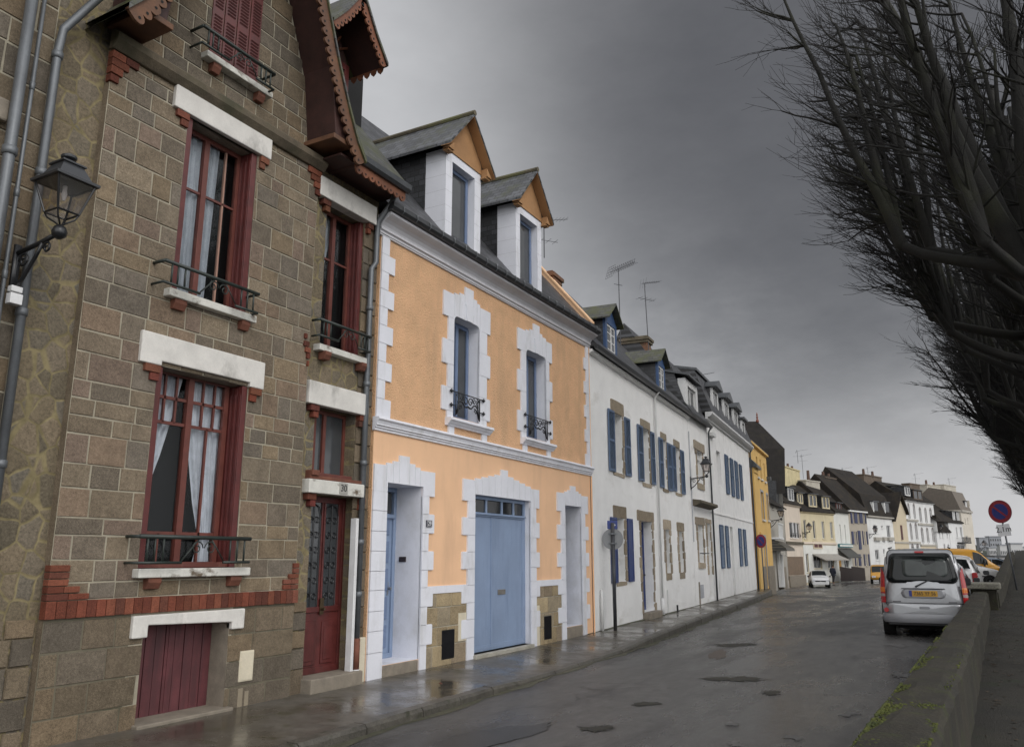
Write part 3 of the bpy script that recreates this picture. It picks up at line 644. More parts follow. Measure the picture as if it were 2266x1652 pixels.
# narrow upper window, transom window, front door, cellar door
x0,x1=8.14,8.96
w=window(H,x0+.05,x1-.07,4.53,6.63,.25,redwood2,clear,.055,mull=(x0+.36,),bars=[(5.9,x0+.08,x1-.1)])
curtain(w,H,[(6.6,x0+.06,x0+.5),(5.8,x0+.06,x0+.3),(5.3,x0+.06,x0+.12)],0,.36,m=greycur)
folded_shutter(H,8.88,8.955,.07,.28,4.54,6.62)
guard_rail(H,7.92,9.0,4.82,4.60,y=-.12)
w=window(H,8.12,8.95,2.74,3.68,.24,redwood2,glassg,.05,mull=(8.30,8.5),bars=())
H.b(MB().box(8.12,8.95,.08,.24,2.70,2.80),'transom_ledge',redwood2,bevel=.01)
d=H.b(frame(MB(),8.15,9.04,.21,2.5,.24,.05,.06).box(8.2,8.99,.255,.30,.21,1.02).box(8.2,8.99,.255,.30,2.42,2.46).box(8.2,8.28,.255,.30,1.02,2.42).box(8.57,8.65,.255,.30,1.02,2.42).box(8.91,8.99,.255,.30,1.02,2.42)
   .box(8.27,8.55,.24,.262,.32,.86).box(8.66,8.9,.24,.262,.32,.86).box(8.2,8.99,.235,.262,.98,1.05).box(8.2,8.99,.225,.262,.21,.29).box(8.32,8.5,.23,.245,.37,.8).box(8.7,8.86,.23,.245,.37,.8).box(8.6,8.63,.235,.26,1.05,2.42),'front_door',redwood,bevel=.006)
MB().box(8.27,8.58,.275,.285,1.02,2.43).box(8.64,8.92,.275,.285,1.02,2.43).off(-S0).build('pane',glassg,d)
g=MB()
for cx in (8.425,8.78):
    g.tube([(cx-.13,.262,1.06),(cx-.13,.262,2.25),(cx-.09,.262,2.36),(cx,.262,2.4),(cx+.09,.262,2.36),(cx+.13,.262,2.25),(cx+.13,.262,1.06)],.008,4); g.tube([(cx,.262,1.06),(cx,.262,2.4)],.008,4)
    for k in range(6):
        z=1.18+k*.2; scroll(g,cx-.06,z,.055,.262,1.2,1,.006); scroll(g,cx+.06,z,.055,.262,1.2,-1,.006)
g.off(-S0).build('door_grille',ironb,d)
MB().tube([(8.62,.235,1.02),(8.62,.17,1.02)],.02,8).box(8.585,8.655,.222,.236,.95,1.16).off(-S0).build('door_handle',mat('old_brass',(.10,.07,.04),.4,.2,8,60,.1,metal=.7),d)
mb=MB()
for k in range(9):
    a=5.72+k*(1.12/9); mb.box(a+.004,a+1.12/9-.004,.27+(.004 if k%2 else 0),.31,.07,1.02)
mb.box(6.255,6.285,.262,.31,.07,1.02)
cd=H.b(mb,'cellar_door',mat('plum_boards',(.105,.030,.034),.6,.25,5,70,.2,stain=(.06,.022,.025),stains=(.45,.7),stscale=(8,8,.8)),bevel=.003)
# boxes, pipes
mbx=H.b(MB().box(7.02,7.23,-.02,.06,.31,.645),'meter_box',cream,bevel=.006); MB().box(7.035,7.215,-.026,-.018,.325,.63).lathe([(.008,-.032),(.008,-.024)],(7.055,0,.47),8,axis='y').off(-S0).build('meter_door',cream,mbx,bevel=.003)
H.b(MB().box(7.03,7.10,-.012,.02,.0,.24).box(7.13,7.19,-.012,.02,.0,.20),'cable_cover',mat('drab_cover',(.25,.21,.15),.7,.1))
H.b(MB().box(9.12,9.27,-.02,.08,.04,.62),'meter_box',cream,bevel=.006); H.b(MB().box(9.04,9.13,-.03,.08,3.72,3.9),'junction_box',pvc,bevel=.006)
mb=MB(); mb.tube([(9.20,-.33,7.15),(9.20,-.25,6.98),(9.17,-.04,6.72),(9.17,-.02,6.5),(9.17,-.02,6.05),(9.07,-.02,5.92),(9.07,-.02,.62)],.042,10)
for z in (5.3,4.15,3.0,1.9,1.2): mb.lathe([(.042,z-.04),(.055,z-.035),(.055,z+.03),(.042,z+.035)],(9.07,-.02,0),10)
H.b(mb,'downpipe',zinc,smooth=True); H.b(MB().tube([(9.07,-.02,.62),(9.07,-.02,.22)],.05,10),'downpipe_boot',corbelm,smooth=True); H.b(MB().tube([(9.07,-.02,.22),(9.07,-.02,.0)],.055,10),'downpipe_foot',pvc,smooth=True)
H.b(MB().box(8.93,8.985,-.05,.05,.0,2.22),'cable_duct',pvc,bevel=.004)
mb=MB(); mb.tube([(4.52,-.40,7.62),(4.4,-.2,7.46),(4.1,-.03,6.86),(4.08,-.02,6.6),(4.08,-.02,-.05)],.042,10)
for z in (6.56,5.3,3.9,2.5,1.4): mb.lathe([(.042,z-.04),(.054,z-.035),(.054,z+.03),(.042,z+.035)],(4.08,-.02,0),10)
H.b(mb,'downpipe',zinc,smooth=True)
# gable roof oversailing the wall, with fretted bargeboards
YB=-.56
right=[(6.26,11.55),(7.02,9.62),(7.24,8.98),(7.5,8.3),(7.76,7.72),(7.95,7.36),(8.14,7.12)]
left=[(12.52-a,b) for a,b in right]
for side in (right,left):
    up=[(a,b) for a,b in side]; dn=[(a,b-.09) for a,b in side]
    ov=[(a,b) for a,b in side]
    mb=MB(); n=len(side)
    vs=[(a,YB-.06,b+.03) for a,b in side]+[(a,2.5,b+.03) for a,b in side]+[(a,YB-.06,b-.045) for a,b in side]+[(a,2.5,b-.045) for a,b in side]
    fs=[]
    for i in range(n-1): fs+= [(i,i+1,n+i+1,n+i),(2*n+i,3*n+i,3*n+i+1,2*n+i+1),(i,2*n+i,2*n+i+1,i+1)]
    mb.add(vs,fs); H.b(mb,'gable_roof',slgm,fix=False)
    mb=MB(); vs=[(a,YB,b-.05) for a,b in side]+[(a,.3,b-.05) for a,b in side]; fs=[(i,i+1,n+i+1,n+i) for i in range(n-1)]
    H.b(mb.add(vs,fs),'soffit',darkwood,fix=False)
    H.b(scallop(MB(),[(a,b-.02) for a,b in side],.20,YB-.03,YB+.005,.13),'bargeboard',[fret,blackm],fix=False)
    q=side[5]; s=1 if side is right else -1
    # boxed bracket under the gable foot
    H.b(MB().prism([(q[0]-s*.22,8.15),(q[0]-s*.05,7.55),(q[0]-s*.05,7.28),(q[0]-s*.33,7.28),(q[0]-s*.48,8.4)],YB+.06,.05),'gable_bracket',darkwood,bevel=.01)
    H.b(MB().box(*sorted((q[0]-s*.40,q[0]-s*.02)),YB+.03,.06,7.22,7.29),'bracket_cap',fret,bevel=.008)
# lower eave on the right: soffit, fret, gutter, mossy roof
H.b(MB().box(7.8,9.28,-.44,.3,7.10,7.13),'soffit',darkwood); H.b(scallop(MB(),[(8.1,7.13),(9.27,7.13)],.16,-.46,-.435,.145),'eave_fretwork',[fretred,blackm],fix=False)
H.b(MB().prism([(-.455,7.13),(-.50,7.13),(-.54,7.17),(-.55,7.25),(-.53,7.25),(-.46,7.21)],8.08,9.32,ax='x'),'gutter',zincd,bevel=.004)
mb=MB(); mb.prism([(-.5,7.20),(-.5,7.25),(3.2,11.9),(3.2,11.8)],7.98,9.3,ax='x'); mb.prism([(.6,8.58),(.6,8.63),(3.2,11.9),(3.2,11.8)],7.0,7.98,ax='x'); H.b(mb,'roof',slm)
# timber dormer beside the gable
yd=.12
d=H.b(frame(frame(MB(),7.70,8.52,7.7,9.05,yd,.1,.1),8.0,8.46,7.95,8.98,yd-.01,.05,.05,bars=[(8.62,8.03,8.44)]).box(7.7,8.52,yd+.02,yd+2,7.7,7.72).box(8.46,8.52,yd+.02,yd+2.2,7.7,9.05).box(7.7,7.76,yd+.02,yd+2.2,7.7,9.05),'dormer',redwood,bevel=.006)
MB().box(8.04,8.42,yd+.03,yd+.04,8.,8.95).off(-S0).build('pane',greycur,d)
MB().prism([(7.7,9.05),(8.52,9.05),(8.11,9.75)],yd+.03,yd+.1).off(-S0).build('dormer_gable',darkwood,d)
fmb=MB()
for a in (-.3,-.15,0,.15,.3): fmb.tube([(8.11,yd,9.1),(8.11+a*1.2,yd,9.1+.42-abs(a)*.6)],.018,4)
fmb.off(-S0).build('sunburst',fretred,d)
for s in (-1,1):
    pts=[(8.11,9.88),(8.11+s*.34,9.36),(8.11+s*.62,9.02)]; ys_=-.42
    vs=[(a,ys_-.05,b+.03) for a,b in pts]+[(a,2.2,b+.03) for a,b in pts]+[(a,ys_-.05,b-.03) for a,b in pts]+[(a,2.2,b-.03) for a,b in pts]; n=3;fs=[]
    for i in range(2): fs+= [(i,i+1,n+i+1,n+i),(2*n+i,3*n+i,3*n+i+1,2*n+i+1),(i,2*n+i,2*n+i+1,i+1)]
    fs.append((2,2+n,2+3*n,2+2*n))
    MB().add(vs,fs).off(-S0).build('dormer_roof',[slgm],d,fix=False)
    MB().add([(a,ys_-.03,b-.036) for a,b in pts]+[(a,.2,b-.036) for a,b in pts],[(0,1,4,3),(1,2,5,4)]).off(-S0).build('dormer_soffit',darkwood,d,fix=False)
    scallop(MB(),[(a,b-.01) for a,b in pts],.15,ys_-.02,ys_+.01,.115).off(-S0).build('dormer_bargeboard',[fretred,blackm],d,fix=False)
    e=MB(); 
    # side eave fret runs into the depth
    for k in range(5):
        ya=ys_+.03+k*.13; x=8.11+s*.60
        e.add([(x,ya,9.0),(x,ya+.13,9.0),(x,ya+.11,8.93),(x,ya+.065,8.89),(x,ya+.02,8.93)],[(0,1,2,3,4)]); e.add([(x+.015,ya,9.0),(x+.015,ya+.13,9.0),(x+.015,ya+.11,8.93),(x+.015,ya+.065,8.89),(x+.015,ya+.02,8.93)],[(4,3,2,1,0)])
    e.off(-S0).build('dormer_eave_fret',fretred,d,fix=False)
# ================================================================== house 29, orange
S0=9.30
H=House('orange_house','orange rendered house with white stepped surrounds, blue doors and two gabled dormers','house',(X0,0),0,S0); HO=H
orough=mat('orange_roughcast',(.73,.445,.25),.9,.10,2.5,34,1.,bdist=.03,stain=(.55,.345,.205),stains=(.5,.8),stscale=(2.2,1,.35))
osmooth=mat('orange_render',(.80,.505,.305),.85,.06,1.2,60,.25,stain=(.61,.385,.24),stains=(.52,.85),stscale=(1.6,1,.3))
white=mat('white_masonry_paint',(.70,.71,.76),.75,.05,2.,50,.22,bdist=.003,stain=(.48,.48,.475),stains=(.53,.80),stscale=(2.5,1,.8))
bluep=mat('sky_blue_paint',(.225,.295,.425),.5,.08,2,70,.12,stain=(.16,.22,.33),stains=(.52,.8),stscale=(5,5,.7))
blued=mat('blue_frame',(.15,.205,.33),.45,.1,4,60,.08)
stone2=mat_attr('base_granite',.85,.6,55,.006)
LS=[(.32,.25,.15),(.28,.22,.135),(.36,.285,.175),(.29,.24,.165),(.24,.19,.13)]
ops=[(9.64,10.55,.20,2.77,.52),(12.12,14.20,.10,2.76,.16),(15.78,16.62,.28,2.77,.75),(11.36,12.22,4.02,5.80,.28),(14.03,14.94,4.02,5.80,.28)]
mb=MB(); wall_holes(mb,9.30,17.2,-.1,3.55,ops[:3],m=0,rm=1); wall_holes(mb,9.30,17.2,3.55,6.75,ops[3:],m=2,rm=1)
mb.quad((9.3,0,-.1),(9.3,6,-.1),(9.3,6,7.),(9.3,0,7.),2); mb.quad((17.2,0,-.1),(17.2,0,7.),(17.2,6,7.),(17.2,6,-.1),0)
H.b(mb,'wall',[osmooth,white,orough],fix=False)
H.b(MB().box(9.31,17.19,.9,.95,-.1,6.9),'dark_room_sheet',blackm)
def surround(name,o,cols,ztop0,rows_l,rows_r,pr=.03,key=None):
    """cols: lintel stones (x0,x1,ztop); rows: (z0,z1,outer x)"""
    mb=MB(); g=.003
    zb=o[3]
    for a,b,zt in cols: 
        bot=ztop0
        if a>=o[0]-.001 and b<=o[1]+.001: bot=zb
        elif a<o[0]<b or a<o[1]<b:
            lo,hi=(a,o[0]) if a<o[0] else (o[1],b); mb.box(lo+g,hi-g,-pr,.01,ztop0+g,zb)
            bot=zb
        mb.box(a+g,b-g,-pr,.01,bot+g if bot!=zb else bot,zt)
    if key: 
        a,b,zt=key; mb.prism([(a+.05,zb-.001),(b-.05,zb-.001),(b-.01,zt),(a+.01,zt)],-pr-.02,-pr+.002)
    for z0,z1,x in rows_l: mb.box(x,o[0],-pr,.01,z0+g,z1-g)
    for z0,z1,x in rows_r: mb.box(o[1],x,-pr,.01,z0+g,z1-g)
    # backing a little behind the stones so the joints read as shallow grooves
    for a,b,zt in cols:
        mb.box(a+.012,b-.012,-pr+.006,.008,max(ztop0,zb if (a>=o[0]-.001 and b<=o[1]+.001) else ztop0)+.006,zt-.006) if not (a<o[0]<b or a<o[1]<b) else None
    for z0,z1,x in rows_l: mb.box(x+.012,o[0]-.004,-pr+.006,.008,z0-.004,z1+.004)
    for z0,z1,x in rows_r: mb.box(o[1]+.004,x-.012,-pr+.006,.008,z0-.004,z1+.004)
    return H.b(mb,name,white,fix=True)
def quo(zs,wide,narrow,first_wide): 
    return [(b,a,(wide if (i%2==0)==first_wide else narrow)) for i,(a,b) in enumerate(zip(zs,zs[1:]))]
Z1=[2.63,2.35,2.06,1.78,1.50,1.235,.95,.68,.39,.0]
surround('door_surround',ops[0],[(9.31,9.60,3.02),(9.60,9.76,3.06),(9.76,9.91,3.10),(9.91,10.17,3.20),(10.17,10.32,3.10),(10.32,10.46,3.06),(10.46,10.87,3.02)],2.63,quo(Z1,9.31,9.31,True),quo(Z1,10.87,10.72,False))
surround('garage_surround',ops[1],[(11.72,12.12,3.0),(12.12,12.35,3.04),(12.35,12.58,3.08),(12.58,12.80,3.12),(12.80,13.02,3.16),(13.02,13.28,3.27),(13.28,13.50,3.16),(13.50,13.73,3.12),(13.73,13.96,3.08),(13.96,14.20,3.04),(14.20,14.57,3.0)],2.63,quo(Z1,11.72,11.89,False),quo(Z1,14.57,14.43,False))
surround('door_surround',ops[2],[(15.40,15.78,3.02),(15.78,15.93,3.06),(15.93,16.07,3.10),(16.07,16.33,3.20),(16.33,16.48,3.10),(16.48,16.62,3.06),(16.62,16.99,3.02)],2.63,quo(Z1,15.40,15.58,False),quo(Z1,16.99,16.82,False))
Z2=[5.73,5.32,4.90,4.50,4.10,3.98]
for o,(l0,l1,k0,k1,r0,r1) in ((ops[3],(11.02,11.18,11.70,11.99,12.48,12.60)),(ops[4],(13.68,13.82,14.36,14.64,15.08,15.22))):
    c=(o[0],o[1]); a,b=l0,r1
    surround('window_surround',o,[(l0,o[0],6.17),(o[0],o[0]+.17,6.21),(o[0]+.17,k0,6.26),(k0,k1,6.42),(k1,k1+.12,6.27),(k1+.12,o[1],6.22),(o[1],r1,6.17)],5.73,quo(Z2,l0,l1,False),quo(Z2,r1,r0,False),key=(k0,k1,6.1))
    # rounded upper corners of the opening
    for xx,s in ((o[0],1),(o[1],-1)): H.b(MB().prism([(xx,5.8),(xx+s*.1,5.8),(xx+s*.05,5.785),(xx+s*.018,5.75),(xx,5.69)],-.028,.27),'corner_fillet',white)
    H.b(MB().sweep([(.26,3.98),(-.13,3.975),(-.14,3.93),(-.11,3.915),(-.09,3.885),(-.055,3.86),(-.055,3.845),(.01,3.845)],l0+.14,r1-.02),'window_sill',white,bevel=.004)
    for x in (l0+.22,r1-.27): H.b(MB().box(x,x+.17,-.03,.01,3.70,3.845),'sill_bracket',white)
    # casement, set well back
    window(H,o[0]+.02,o[1]-.02,4.03,5.79,.20,blued,glassg,.07,mull=((o[0]+o[1])/2,))
    # wrought iron guard
    gm=MB(); xa,xb=o[0]-.02,o[1]+.02; y=-.06; zt,zb=4.44,4.06
    gm.tube([(xa-.1,y,zt),(xb+.1,y,zt)],.011,5); w=xb-xa
    for x in (xa+.06,xb-.06): gm.tube([(x,y,zt),(x,y,zb-.02)],.012,5)
    for x in (xa-.08,xb+.08):
        for z in (zt,zt-.24):
            gm.tube([(x-.03,y,z),(x+.03,y,z)],.02,5); gm.tube([(x,y,z-.035),(x,y,z+.035)],.013,5); gm.tube([(x,y,z),(x,.02,z)],.01,4)
    for x in (xa,xb): gm.tube([(x-.08 if x==xa else x-.06,y,zt-.24),(x+.06 if x==xa else x+.08,y,zt-.24)],.009,4)
    cx=(xa+xb)/2
    for s in (-1,1):
        scroll(gm,cx+s*.08,zt-.11,.085,y,1.2,s,.011); scroll(gm,cx+s*.20,zt-.075,.06,y,1.3,-s,.009)
        gm.tube([(cx+s*.02,y,zt-.2),(cx+s*.10,y,zt-.22),(cx+s*.19,y,zt-.15),(cx+s*.26,y,zt-.14),(cx+s*.33,y,zt-.2),(cx+s*.365,y,zb)],.013,5)
        gm.tube([(cx+s*.21,y,zt-.20),(cx+s*.28,y,zt-.22),(cx+s*.345,y,zb+.03)],.010,5)
        scroll(gm,cx+s*.25,zt-.255,.045,y,1.1,-s,.009); scroll(gm,cx+s*.32,zt-.06,.045,y,1.2,s,.008)
        gm.tube([(cx+s*.28,y,zt-.09),(cx+s*.34,y,zt-.17)],.010,4)
    gm.tube([(cx-.05,y,zt-.22),(cx,y,zt-.19),(cx+.05,y,zt-.22)],.014,5)
    H.b(gm,'window_guard',ironb,smooth=True)
# string course, cornice, quoins, base band
H.b(MB().sweep([(.02,3.71),(-.10,3.705),(-.115,3.67),(-.085,3.645),(-.07,3.60),(-.075,3.585),(-.05,3.575),(-.05,3.55),(-.03,3.54),(-.03,3.51),(.02,3.505)],9.28,17.24),'string_course',white,bevel=.003)
cove=[(.02,6.86),(-.24,6.86),(-.245,6.82),(-.225,6.805),(-.2,6.79),(-.15,6.765),(-.105,6.73),(-.075,6.685),(-.065,6.65),(-.075,6.64),(-.075,6.615),(-.045,6.60),(-.045,6.565),(-.03,6.56),(-.03,6.54),(.02,6.535)]
H.b(MB().sweep(cove,9.22,17.28),'cornice',mat('white_gloss_cornice',(.60,.60,.63),.4,.06,3,50,.05,stain=(.44,.44,.46),stains=(.5,.8),stscale=(.8,2,2)),bevel=.003)
mb=MB(); mb2=MB()
zq=[3.71+i*(2.83/10) for i in range(11)]
for i,(a,b) in enumerate(zip(zq,zq[1:])):
    mb.box(9.31,9.64 if i%2==0 else 9.49,-.028,.01,a+.003,b-.003); mb2.box(16.93 if i%2==0 else 17.04,17.19,-.028,.01,a+.003,b-.003)
    mb.box(9.32,9.47,-.022,.01,a-.003,b+.003); mb2.box(17.06,17.18,-.022,.01,a-.003,b+.003)
H.b(mb,'quoins',white); H.b(mb2,'quoins',white)
H.b(MB().box(10.725,11.885,-.026,.01,1.135,1.25),'base_band',white); H.b(MB().box(14.44,15.575,-.026,.01,1.135,1.25),'base_band',white)
rr=random.Random(4)
for a,b,v in ((10.72,11.90,(11.17,11.54,.12,.56)),(14.43,15.58,(14.77,15.10,.12,.57))):
    mb=MB(); mb.quad((a,-.004,0),(b,-.004,0),(b,-.004,1.14),(a,-.004,1.14),0); blocks(mb,a,b,[.0,.34,.62,.92,1.14],[v],-.006,LS,1,gap=.012,wmin=.28,wmax=.6,rnd=rr)
    H.b(mb,'stone_base',[mat('lime_joint',(.36,.33,.26),.9),stone2],fix=False)
H.b(MB().box(11.64,11.88,-.022,.0,.36,.80),'patch_panel',cream); H.b(MB().box(14.44,14.56,-.022,.0,.0,.78),'patch_panel',cream)
for a,b in ((11.17,11.54),(14.77,15.10)):
    v=MB().box(a,b,-.012,.0,.12,.56)
    for k in range(14): x=a+.02+k*(b-a-.04)/13; v.box(x-.004,x+.004,-.018,-.012,.13,.55)
    H.b(v,'cellar_vent',ironb)
# doors
def blue_door(x0,x1,z0,z1,y,tr):
    d=H.b(frame(MB(),x0,x1,z0,z1,y,.07,.08).box(x0+.07,x1-.07,y-.01,y+.07,tr,tr+.07).box(x0+.05,x1-.05,y-.03,y+.05,tr+.01,tr+.04).box(x0+.07,x1-.07,y+.03,y+.06,z0,tr),'front_door',bluep,bevel=.005)
    p=MB()
    for k in range(5):
        za=z0+.15+k*.42; p.box(x0+.15,x1-.15,y+.012,y+.034,za,za+.33)
    p.off(-S0).build('door_panel',blued,d,bevel=.008)
    MB().box(x0+.1,x1-.1,y+.03,y+.04,tr+.09,z1-.09).off(-S0).build('pane',glassg,d)
    MB().lathe([(.022,y-.04),(.028,y-.02),(.012,y+.03)],(x1-.14,0,z0+1.02),10,axis='y').box(x1-.155,x1-.125,y+.02,y+.03,z0+.92,z0+1.12).off(-S0).build('door_handle',mat('brushed_steel',(.35,.35,.36),.35,.1,5,50,.05,metal=.9),d)
blue_door(9.64,10.55,.20,2.77,.48,2.28); blue_door(15.78,16.62,.28,2.77,.70,2.3)
H.b(MB().box(9.66,10.53,-.02,.5,-.05,.195),'door_step',granite,bevel=.012); H.b(MB().box(15.80,16.6,-.02,.7,-.05,.275),'door_step',granite,bevel=.012)
H.b(MB().box(12.1,14.22,-.09,.2,-.03,.10),'garage_step',mat('pale_step',(.36,.34,.29),.7,.15,4,60,.3,stain=(.2,.19,.14),stains=(.5,.7)),bevel=.012)
g=frame(MB(),12.12,14.20,.105,2.76,.1,.06,.06)
g.box(12.18,14.14,.09,.14,2.40,2.47).box(12.16,14.16,.06,.14,2.43,2.455)
for x in (12.73,13.3,13.75): g.box(x-.025,x+.025,.105,.15,2.47,2.70)
gd=H.b(g.box(12.18,12.905,.115,.15,.11,2.40).box(12.915,14.14,.112,.15,.11,2.40).box(12.895,12.93,.10,.15,.11,2.40).box(12.18,12.895,.105,.15,.11,.20).box(12.93,14.14,.102,.15,.11,.20).box(14.08,14.14,.1,.15,.2,2.4),'garage_door',bluep,bevel=.004)
MB().box(12.19,14.13,.13,.137,2.48,2.69).off(-S0).build('pane',glass,gd)
MB().box(13.15,13.42,.098,.114,1.03,1.12).off(-S0).build('letter_flap',mat('letter_flap_metal',(.30,.28,.25),.4,.2,6,60,.1,metal=.6),gd,bevel=.004)
# number plate 29 and the small wall fittings
npl=H.b(MB().box(10.635,10.785,-.05,-.03,2.155,2.26),'number_plate',mat('enamel_navy',(.010,.012,.03),.25,.1),bevel=.003)
nwh=mat('enamel_white',(.75,.75,.75),.4,0,1,1,0)
text('29',.092,(10.71-S0,-.052,2.207),(R(90),0,0),nwh,npl)
fb=MB()
for a,b,c,d_ in ((10.643,10.777,2.163,2.167),(10.643,10.777,2.248,2.252),(10.643,10.647,2.163,2.252),(10.773,10.777,2.163,2.252)): fb.box(a,b,-.0525,-.05,c,d_)
fb.off(-S0).build('plate_rim',nwh,npl)
H.b(MB().box(10.535,10.553,.27,.40,1.62,1.70),'bell_push',mat('bell_plate',(.03,.02,.02),.4),bevel=.004)
H.b(MB().tube([(10.9,-.01,0),(10.9,-.01,.0001)],.001,3),'wall_pin',ironb) if False else None
for z in (6.3,5.0,4.5,3.9): pass
H.b(MB().tube([(17.21,-.03,.05),(17.21,-.03,3.5)],.018,6).tube([(17.2,-.035,3.72),(17.2,-.035,6.55)],.008,5),'cable_conduit',osmooth)
# gutter with hooks, main roof, party parapet
gt=MB(); gt.prism([(-.22,6.87),(-.30,6.87),(-.335,6.91),(-.335,6.985),(-.30,6.985),(-.2,6.95)],9.16,17.3,ax='x'); H.b(gt,'gutter',lead,bevel=.004)
hk=MB()
for k in range(22):
    x=9.4+k*.362; hk.tube([(x,-.34,6.99),(x,-.352,6.95),(x+.01,-.345,6.9),(x+.012,-.31,6.865)],.008,4)
H.b(hk,'gutter_hooks',zinc)
rz=lambda y:6.93+1.19*(y+.22)
mb=MB(); mb.prism([(-.22,rz(-.22)-.08),(-.26,rz(-.26)),(3.6,rz(3.6)),(7.4,6.9),(7.4,6.8)],9.3,17.1,ax='x'); H.b(mb,'roof',slx)
H.b(MB().prism([(-.12,6.86),(-.12,rz(-.12)+.12),(3.6,rz(3.6)+.14),(3.6,rz(3.6)-.1),(.2,6.86)],17.09,17.30,ax='x'),'party_parapet',osmooth,bevel=.01)
H.b(MB().prism([(-.14,rz(-.14)+.12),(-.14,rz(-.14)+.17),(3.6,rz(3.6)+.20),(3.6,rz(3.6)+.14)],17.07,17.33,ax='x'),'parapet_coping',mat('pale_coping',(.72,.46,.27),.8,.1))
# dormers
odark=mat('dormer_ochre',(.36,.195,.085),.85,.12,2,50,.2,stain=(.27,.145,.065),stains=(.5,.75))
def dormer(x0,x1,zt,apex,yf,wx0,wx1,wtop):
    c=(x0+x1)/2; ov=.2; half=(x1-x0)/2+ov; ze=zt-.02; sl=(apex-ze)/half
    mb=MB(); wall_holes(mb,x0,x1,6.9,zt,[(wx0,wx1,6.93,wtop,.22)],y=yf)
    for x in (x0,x1): mb.quad((x,yf,6.9),(x,yf+.44,6.9),(x,yf+.44,zt),(x,yf,zt))
    d=H.b(mb,'dormer',white,fix=False)
    # faint joints on the painted stone
    mb=MB()
    for k in range(6): z=7.2+k*.29; mb.box(x0-.001,x0+.0,yf+.0,yf+.44,z,z+.004); mb.box(x0,wx0,yf-.0012,yf,z,z+.004); mb.box(wx1,x1,yf-.0012,yf,z,z+.004)
    mb.off(-S0).build('stone_joints',mat('joint_grey',(.42,.42,.45),.8,0,1,1,0),d)
    for x in (x0-.012,x1+.0): MB().box(x,x+.012,yf+.44,yf+2.3,6.9,zt+.02).off(-S0).build('slate_cheek',sly,d)
    zx=ze+ov*sl-.035; MB().prism([(x0,zt),(x1,zt),(x1,zx),(c,apex-.04),(x0,zx)],yf-.01,yf+.08).off(-S0).build('dormer_gable',odark,d)
    MB().box(x0-.03,x1+.03,yf-.02,yf-.012,zt-.02,zt+.03).off(-S0).build('gable_rail',odark,d)
    for s in (-1,1):
        e=c+s*half
        P=[(c,apex),(e,ze-.0)]
        mb=MB(); t=.05
        mb.prism([(c,apex+.02),(e,ze+.02),(e,ze-t+.02),(c,apex-t+.02)],yf-.22,yf+3.2); mb.off(-S0).build('dormer_roof',slg,d)
        MB().prism([(c,apex-t+.018),(e,ze-t+.018),(e,ze-t+.006),(c,apex-t+.004)],yf-.205,yf-.02).off(-S0).build('barge_soffit',odark,d)
        MB().prism([(e-s*.04,ze-.065),(e-s*.22,ze-.065),(e-s*.22,ze+.1)],yf-.16,yf-.015).box(*sorted((e-s*.07,e-s*.24)),yf-.13,yf-.01,ze-.10,ze-.065).off(-S0).build('eave_bracket',odark,d,bevel=.01)
    MB().tube([(c,yf-.23,apex+.03),(c,yf+3.2,apex+.03)],.055,8).off(-S0).build('ridge_tiles',mat('ridge_tile',(.10,.085,.055),.8,.3,5,40,.4,stain=(.12,.12,.05),stains=(.5,.65)),d)
    w=frame(MB(),wx0+.02,wx1-.02,6.95,wtop-.01,yf+.14,.07,.05,mull=()).off(-S0).build('window',blued,d)
    MB().box(wx0+.05,wx1-.05,yf+.16,yf+.17,7.,wtop-.04).off(-S0).build('pane',glassg,w)
dormer(11.08,12.28,8.87,9.78,.02,11.29,12.06,8.69); dormer(13.69,14.85,8.87,9.78,.02,13.87,14.66,8.69)
# ================================================================== white houses
limew=mat('white_limewash',(.80,.795,.78),.85,.06,1.6,45,.5,bdist=.012,stain=(.55,.53,.49),stains=(.58,.85),stscale=(.8,1,1.6))
limeb=mat('white_limewash_aged',(.77,.765,.75),.85,.08,2.,50,.4,bdist=.01,stain=(.40,.38,.33),stains=(.60,.8),stscale=(1.5,1,.5))
shut=mat('slate_blue_shutter',(.095,.14,.225),.45,.15,4,60,.1,stain=(.07,.12,.22),stains=(.5,.8)); shutl=mat('shutter_slats',(.15,.205,.295),.45,.15,4,60,.1)
navy=mat('navy_door_paint',(.022,.045,.16),.4,.1,4,60,.08)
whitefr=mat('white_window_frame',(.60,.60,.59),.5,.06,4,60,.08)
dblue=mat('dormer_blue',(.035,.075,.17),.5,.15,4,60,.1)
PW=(-7.43,17.3); AW=R(4.2)
SN=[(.31,.26,.19),(.26,.215,.155),(.34,.285,.215),(.28,.235,.18),(.22,.18,.13)]
